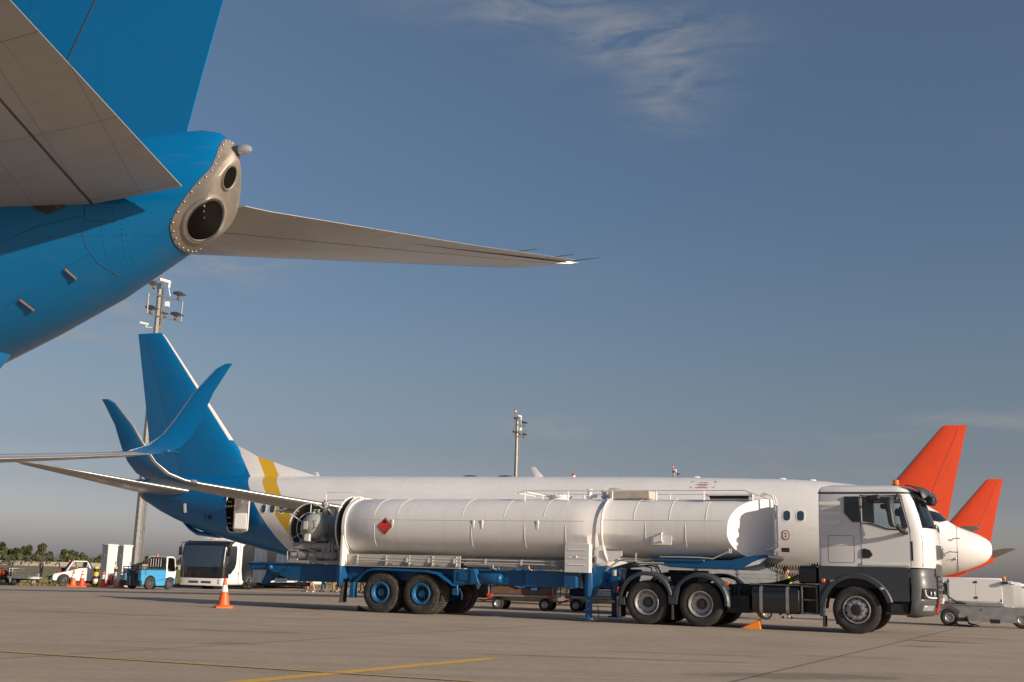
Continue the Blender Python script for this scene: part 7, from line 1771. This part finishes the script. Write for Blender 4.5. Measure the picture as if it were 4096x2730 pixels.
# ------------------------------------------------------------------ people
def skin_obj(name, V, E, rad, m, parent, lv=1):
    me = bpy.data.meshes.new(name); me.from_pydata([(x, -y, z) for x, y, z in V], E, []); me.update()
    o = bpy.data.objects.new(name, me); COL.objects.link(o); o.parent = parent
    s = o.modifiers.new('skin', 'SKIN'); s.use_smooth_shade = True
    if not me.skin_vertices: me.attributes.new('skin_vertex', 'FLOAT', 'POINT') if False else None
    bm = bmesh.new(); bm.from_mesh(me); lay = bm.verts.layers.skin.verify(); bm.verts.ensure_lookup_table()
    for i, r in enumerate(rad):
        bm.verts[i][lay].radius = (r, r) if isinstance(r, float) else r; bm.verts[i][lay].use_root = (i == 0)
    bm.to_mesh(me); bm.free(); me.materials.append(m)
    q = o.modifiers.new('sub', 'SUBSURF'); q.levels = lv; q.render_levels = lv
    return o
def person(label, loc, deg, cl, step=.12, arm=.1, short=False, scale=.82, lean=0., group=None):
    t = thing('person', label, 'person', loc, deg, group); t.scale = (scale,) * 3
    V = []; E = []; Rr = []
    def v(p, r, par=None):
        V.append(p); Rr.append(r)
        if par is not None: E.append((par, len(V) - 1))
        return len(V) - 1
    L_ = lambda z: lean * max(0, z - .95)
    P = lambda x, y, z: (x + L_(z), y, z)
    pel = v(P(0, 0, .96), (.15, .11)); wa = v(P(0, 0, 1.12), (.135, .10), pel); ch = v(P(0, 0, 1.34), (.16, .11), wa); nk = v(P(0, 0, 1.49), .055, ch); hd0 = v(P(.02, 0, 1.56), .07, nk); hd = v(P(.025, 0, 1.66), .098, hd0); top = v(P(.015, 0, 1.74), .07, hd)
    v(P(.125, 0, 1.635), .014, hd)                                     # nose
    for s in (1, -1): v(P(.02, s * .105, 1.645), .016, hd)             # ears
    legs = {}; arms = {}
    for s in (1, -1):
        st = step * s
        hip = v(P(0, s * .095, .90), .095, pel); kn = v((st * .5 + .03, s * .10, .50), .062, hip); an = v((st - .02, s * .10, .09), .042, kn); he = v((st + .02, s * .105, .045), .042, an); to = v((st + .15, s * .12, .035), .034, he)
        legs[s] = (hip, kn, an, he, to)
        sh = v(P(0, s * .19, 1.41), .062, ch); el = v(P(-.03 + arm * s * .5, s * .26, 1.14), .042, sh); wr = v(P(.06 + arm * s, s * .25, .90), .030, el); pm = v(P(.08 + arm * s, s * .245, .83), .032, wr)
        arms[s] = (sh, el, wr, pm)
        for k, (dx, dz, dy) in enumerate(((.035, -.075, 0), (.016, -.09, .008), (-.004, -.088, .008), (-.022, -.07, 0))):
            a = v((V[pm][0] + dx, V[pm][1] + s * dy, V[pm][2] + dz * .55), .0095, pm); v((V[pm][0] + dx + .012, V[pm][1] + s * (dy - .012), V[pm][2] + dz), .0085, a)
        a = v((V[pm][0] + .045, V[pm][1] - s * .01, V[pm][2] - .005), .011, wr); v((V[a][0] + .02, V[a][1] - s * .01, V[a][2] - .035), .0095, a)
    skin_obj('body', V, E, Rr, M['skin'], t)
    # clothing over the same joints
    def sub(idx, edges, grow, nm, m):
        ids = list(idx); rr = []
        for i in ids:
            r = Rr[i]; g = grow.get(i, grow['*']); rr.append((r[0] + g, r[1] + g) if isinstance(r, tuple) else r + g)
        skin_obj(nm, [V[i] for i in ids], [(ids.index(a), ids.index(b)) for a, b in edges], rr, m, t)
    ht = {}
    if short:
        V2 = list(V)
        for s in (1, -1):
            k = legs[s][1]; h = legs[s][0]; V.append(tuple(lerp(V[h][i], V[k][i], .78) for i in range(3))); Rr.append(.085); ht[s] = len(V) - 1
        sub([pel, legs[1][0], ht[1], legs[-1][0], ht[-1]], [(pel, legs[1][0]), (legs[1][0], ht[1]), (pel, legs[-1][0]), (legs[-1][0], ht[-1])], {'*': .018}, 'shorts', M[cl[1]])
    else:
        sub([pel, legs[1][0], legs[1][1], legs[1][2], legs[-1][0], legs[-1][1], legs[-1][2]], [(pel, legs[1][0]), (legs[1][0], legs[1][1]), (legs[1][1], legs[1][2]), (pel, legs[-1][0]), (legs[-1][0], legs[-1][1]), (legs[-1][1], legs[-1][2])], {'*': .018}, 'trousers', M[cl[1]])
    sub([wa, pel, ch, arms[1][0], arms[1][1], arms[-1][0], arms[-1][1]], [(wa, pel), (wa, ch), (ch, arms[1][0]), (arms[1][0], arms[1][1]), (ch, arms[-1][0]), (arms[-1][0], arms[-1][1])], {'*': .017}, 'top', M[cl[0]])
    for s in (1, -1): sub([legs[s][3], legs[s][4]], [(legs[s][3], legs[s][4])], {'*': .013}, 'shoe', M[cl[2]])
    b = MB(); b.ball(P(-.012, 0, 1.70), .108, 10, (1.05, 1.0, .92)); b.v = [(x, y, max(z, 1.60 + max(0, (x - L_(1.7)) * 1.0))) for x, y, z in b.v]; b.build('hair', M['hair'], t)
    b = MB()
    for s in (1, -1): b.ball(P(.112, s * .035, 1.665), .012, 5)
    b.build('eyes', M['navy'], t)
    b = MB(); b.tube([P(.118, -.025, 1.595), P(.124, 0, 1.594), P(.118, .025, 1.595)], .007, 5); b.build('mouth', M['redcloth'], t)
    if cl[0] == 'hivis':
        b = MB()
        for z in (1.12, 1.28): b.lathe([(z - .025, .195), (z + .025, .195)], 'z', (L_(z), 0, 0), 20); b.v = [(L_(z) + (x - L_(z)) * .75 if abs(zz - z) < .04 else x, y, zz) for x, y, zz in b.v]
        b.build('reflective_bands', M['conewhite'], t)
    return t
PG = 'passengers beside the bus'
person('passenger in shorts and white trainers stepping forward, leftmost of those behind the trailer', (-9.0, 54.6, 0), 175, ('redcloth', 'beigecloth', 'whitecloth'), .2, .15, True, group=PG)
person('passenger in dark shorts and black shoes beside the one in white trainers', (-9.35, 55.2, 0), 190, ('navy', 'navy', 'black'), .1, .1, True, group=PG)
person('passenger in blue jeans standing between the two passengers in shorts', (-8.75, 56.6, 0), 170, ('whitecloth', 'denim', 'brownply'), .16, .1, False, group=PG)
person('passenger in beige shorts walking away from the bus, beside one in dark trousers', (-8.25, 57.0, 0), 165, ('bluetarp', 'beigecloth', 'black'), .22, .18, True, group=PG)
person('passenger in black trousers directly left of the trailer mudflap', (-7.95, 56.3, 0), 200, ('navy', 'black', 'black'), .14, .1, False, group=PG)
person('passenger in pale jeans and sandals half hidden by the trailer mudflap', (-7.55, 55.5, 0), 160, ('whitecloth', 'denim', 'skin'), .18, .15, False, group=PG)
person('passenger in red shirt and beige trousers seen between mudflap and trailer wheel', (-7.05, 58.0, 0), 180, ('redcloth', 'beigecloth', 'brownply'), .14, .1, False, group=PG)
person('passenger with bare legs and dark skirt-like shorts close to the trailer rear wheel', (-6.75, 57.6, 0), 150, ('denim', 'navy', 'beigecloth'), .1, .1, True, group=PG)
person('ground worker in a yellow hi-vis top standing behind the truck near the cab', (8.45, 35.5, 0), 20, ('hivis', 'navy', 'black'), .1, .2, False, .86, .12)

# the row at the grass edge stands on the lower, farther part of the apron: put it there at its true size
KS = 1.28
for o in [o for o in bpy.data.objects if o.parent is None and o.get('category')]:
    n = o.name.split('.')[0]
    if o.location.y < 50 or o.location.y > 62 or o.location.x > -5: continue
    if n in ('traffic_cone', 'bollard', 'wheel_chock', 'utility_cabinet', 'floodlight_mast', 'tow_tractor', 'cargo_tug', 'apron_bus', 'baggage_cart', 'wheeled_extinguisher', 'person'):
        o.location = (o.location.x * KS, o.location.y * KS, -.31); o.scale = o.scale * KS
# lettering becomes plain mesh, one part per line
dg = bpy.context.evaluated_depsgraph_get(); dg.update()
for o in [o for o in bpy.data.objects if o.type == 'FONT']:
    me = bpy.data.meshes.new_from_object(o.evaluated_get(dg)); n = bpy.data.objects.new('emergency_lettering', me); COL.objects.link(n)
    n.parent = o.parent; n.matrix_local = o.matrix_local.copy(); bpy.data.objects.remove(o)
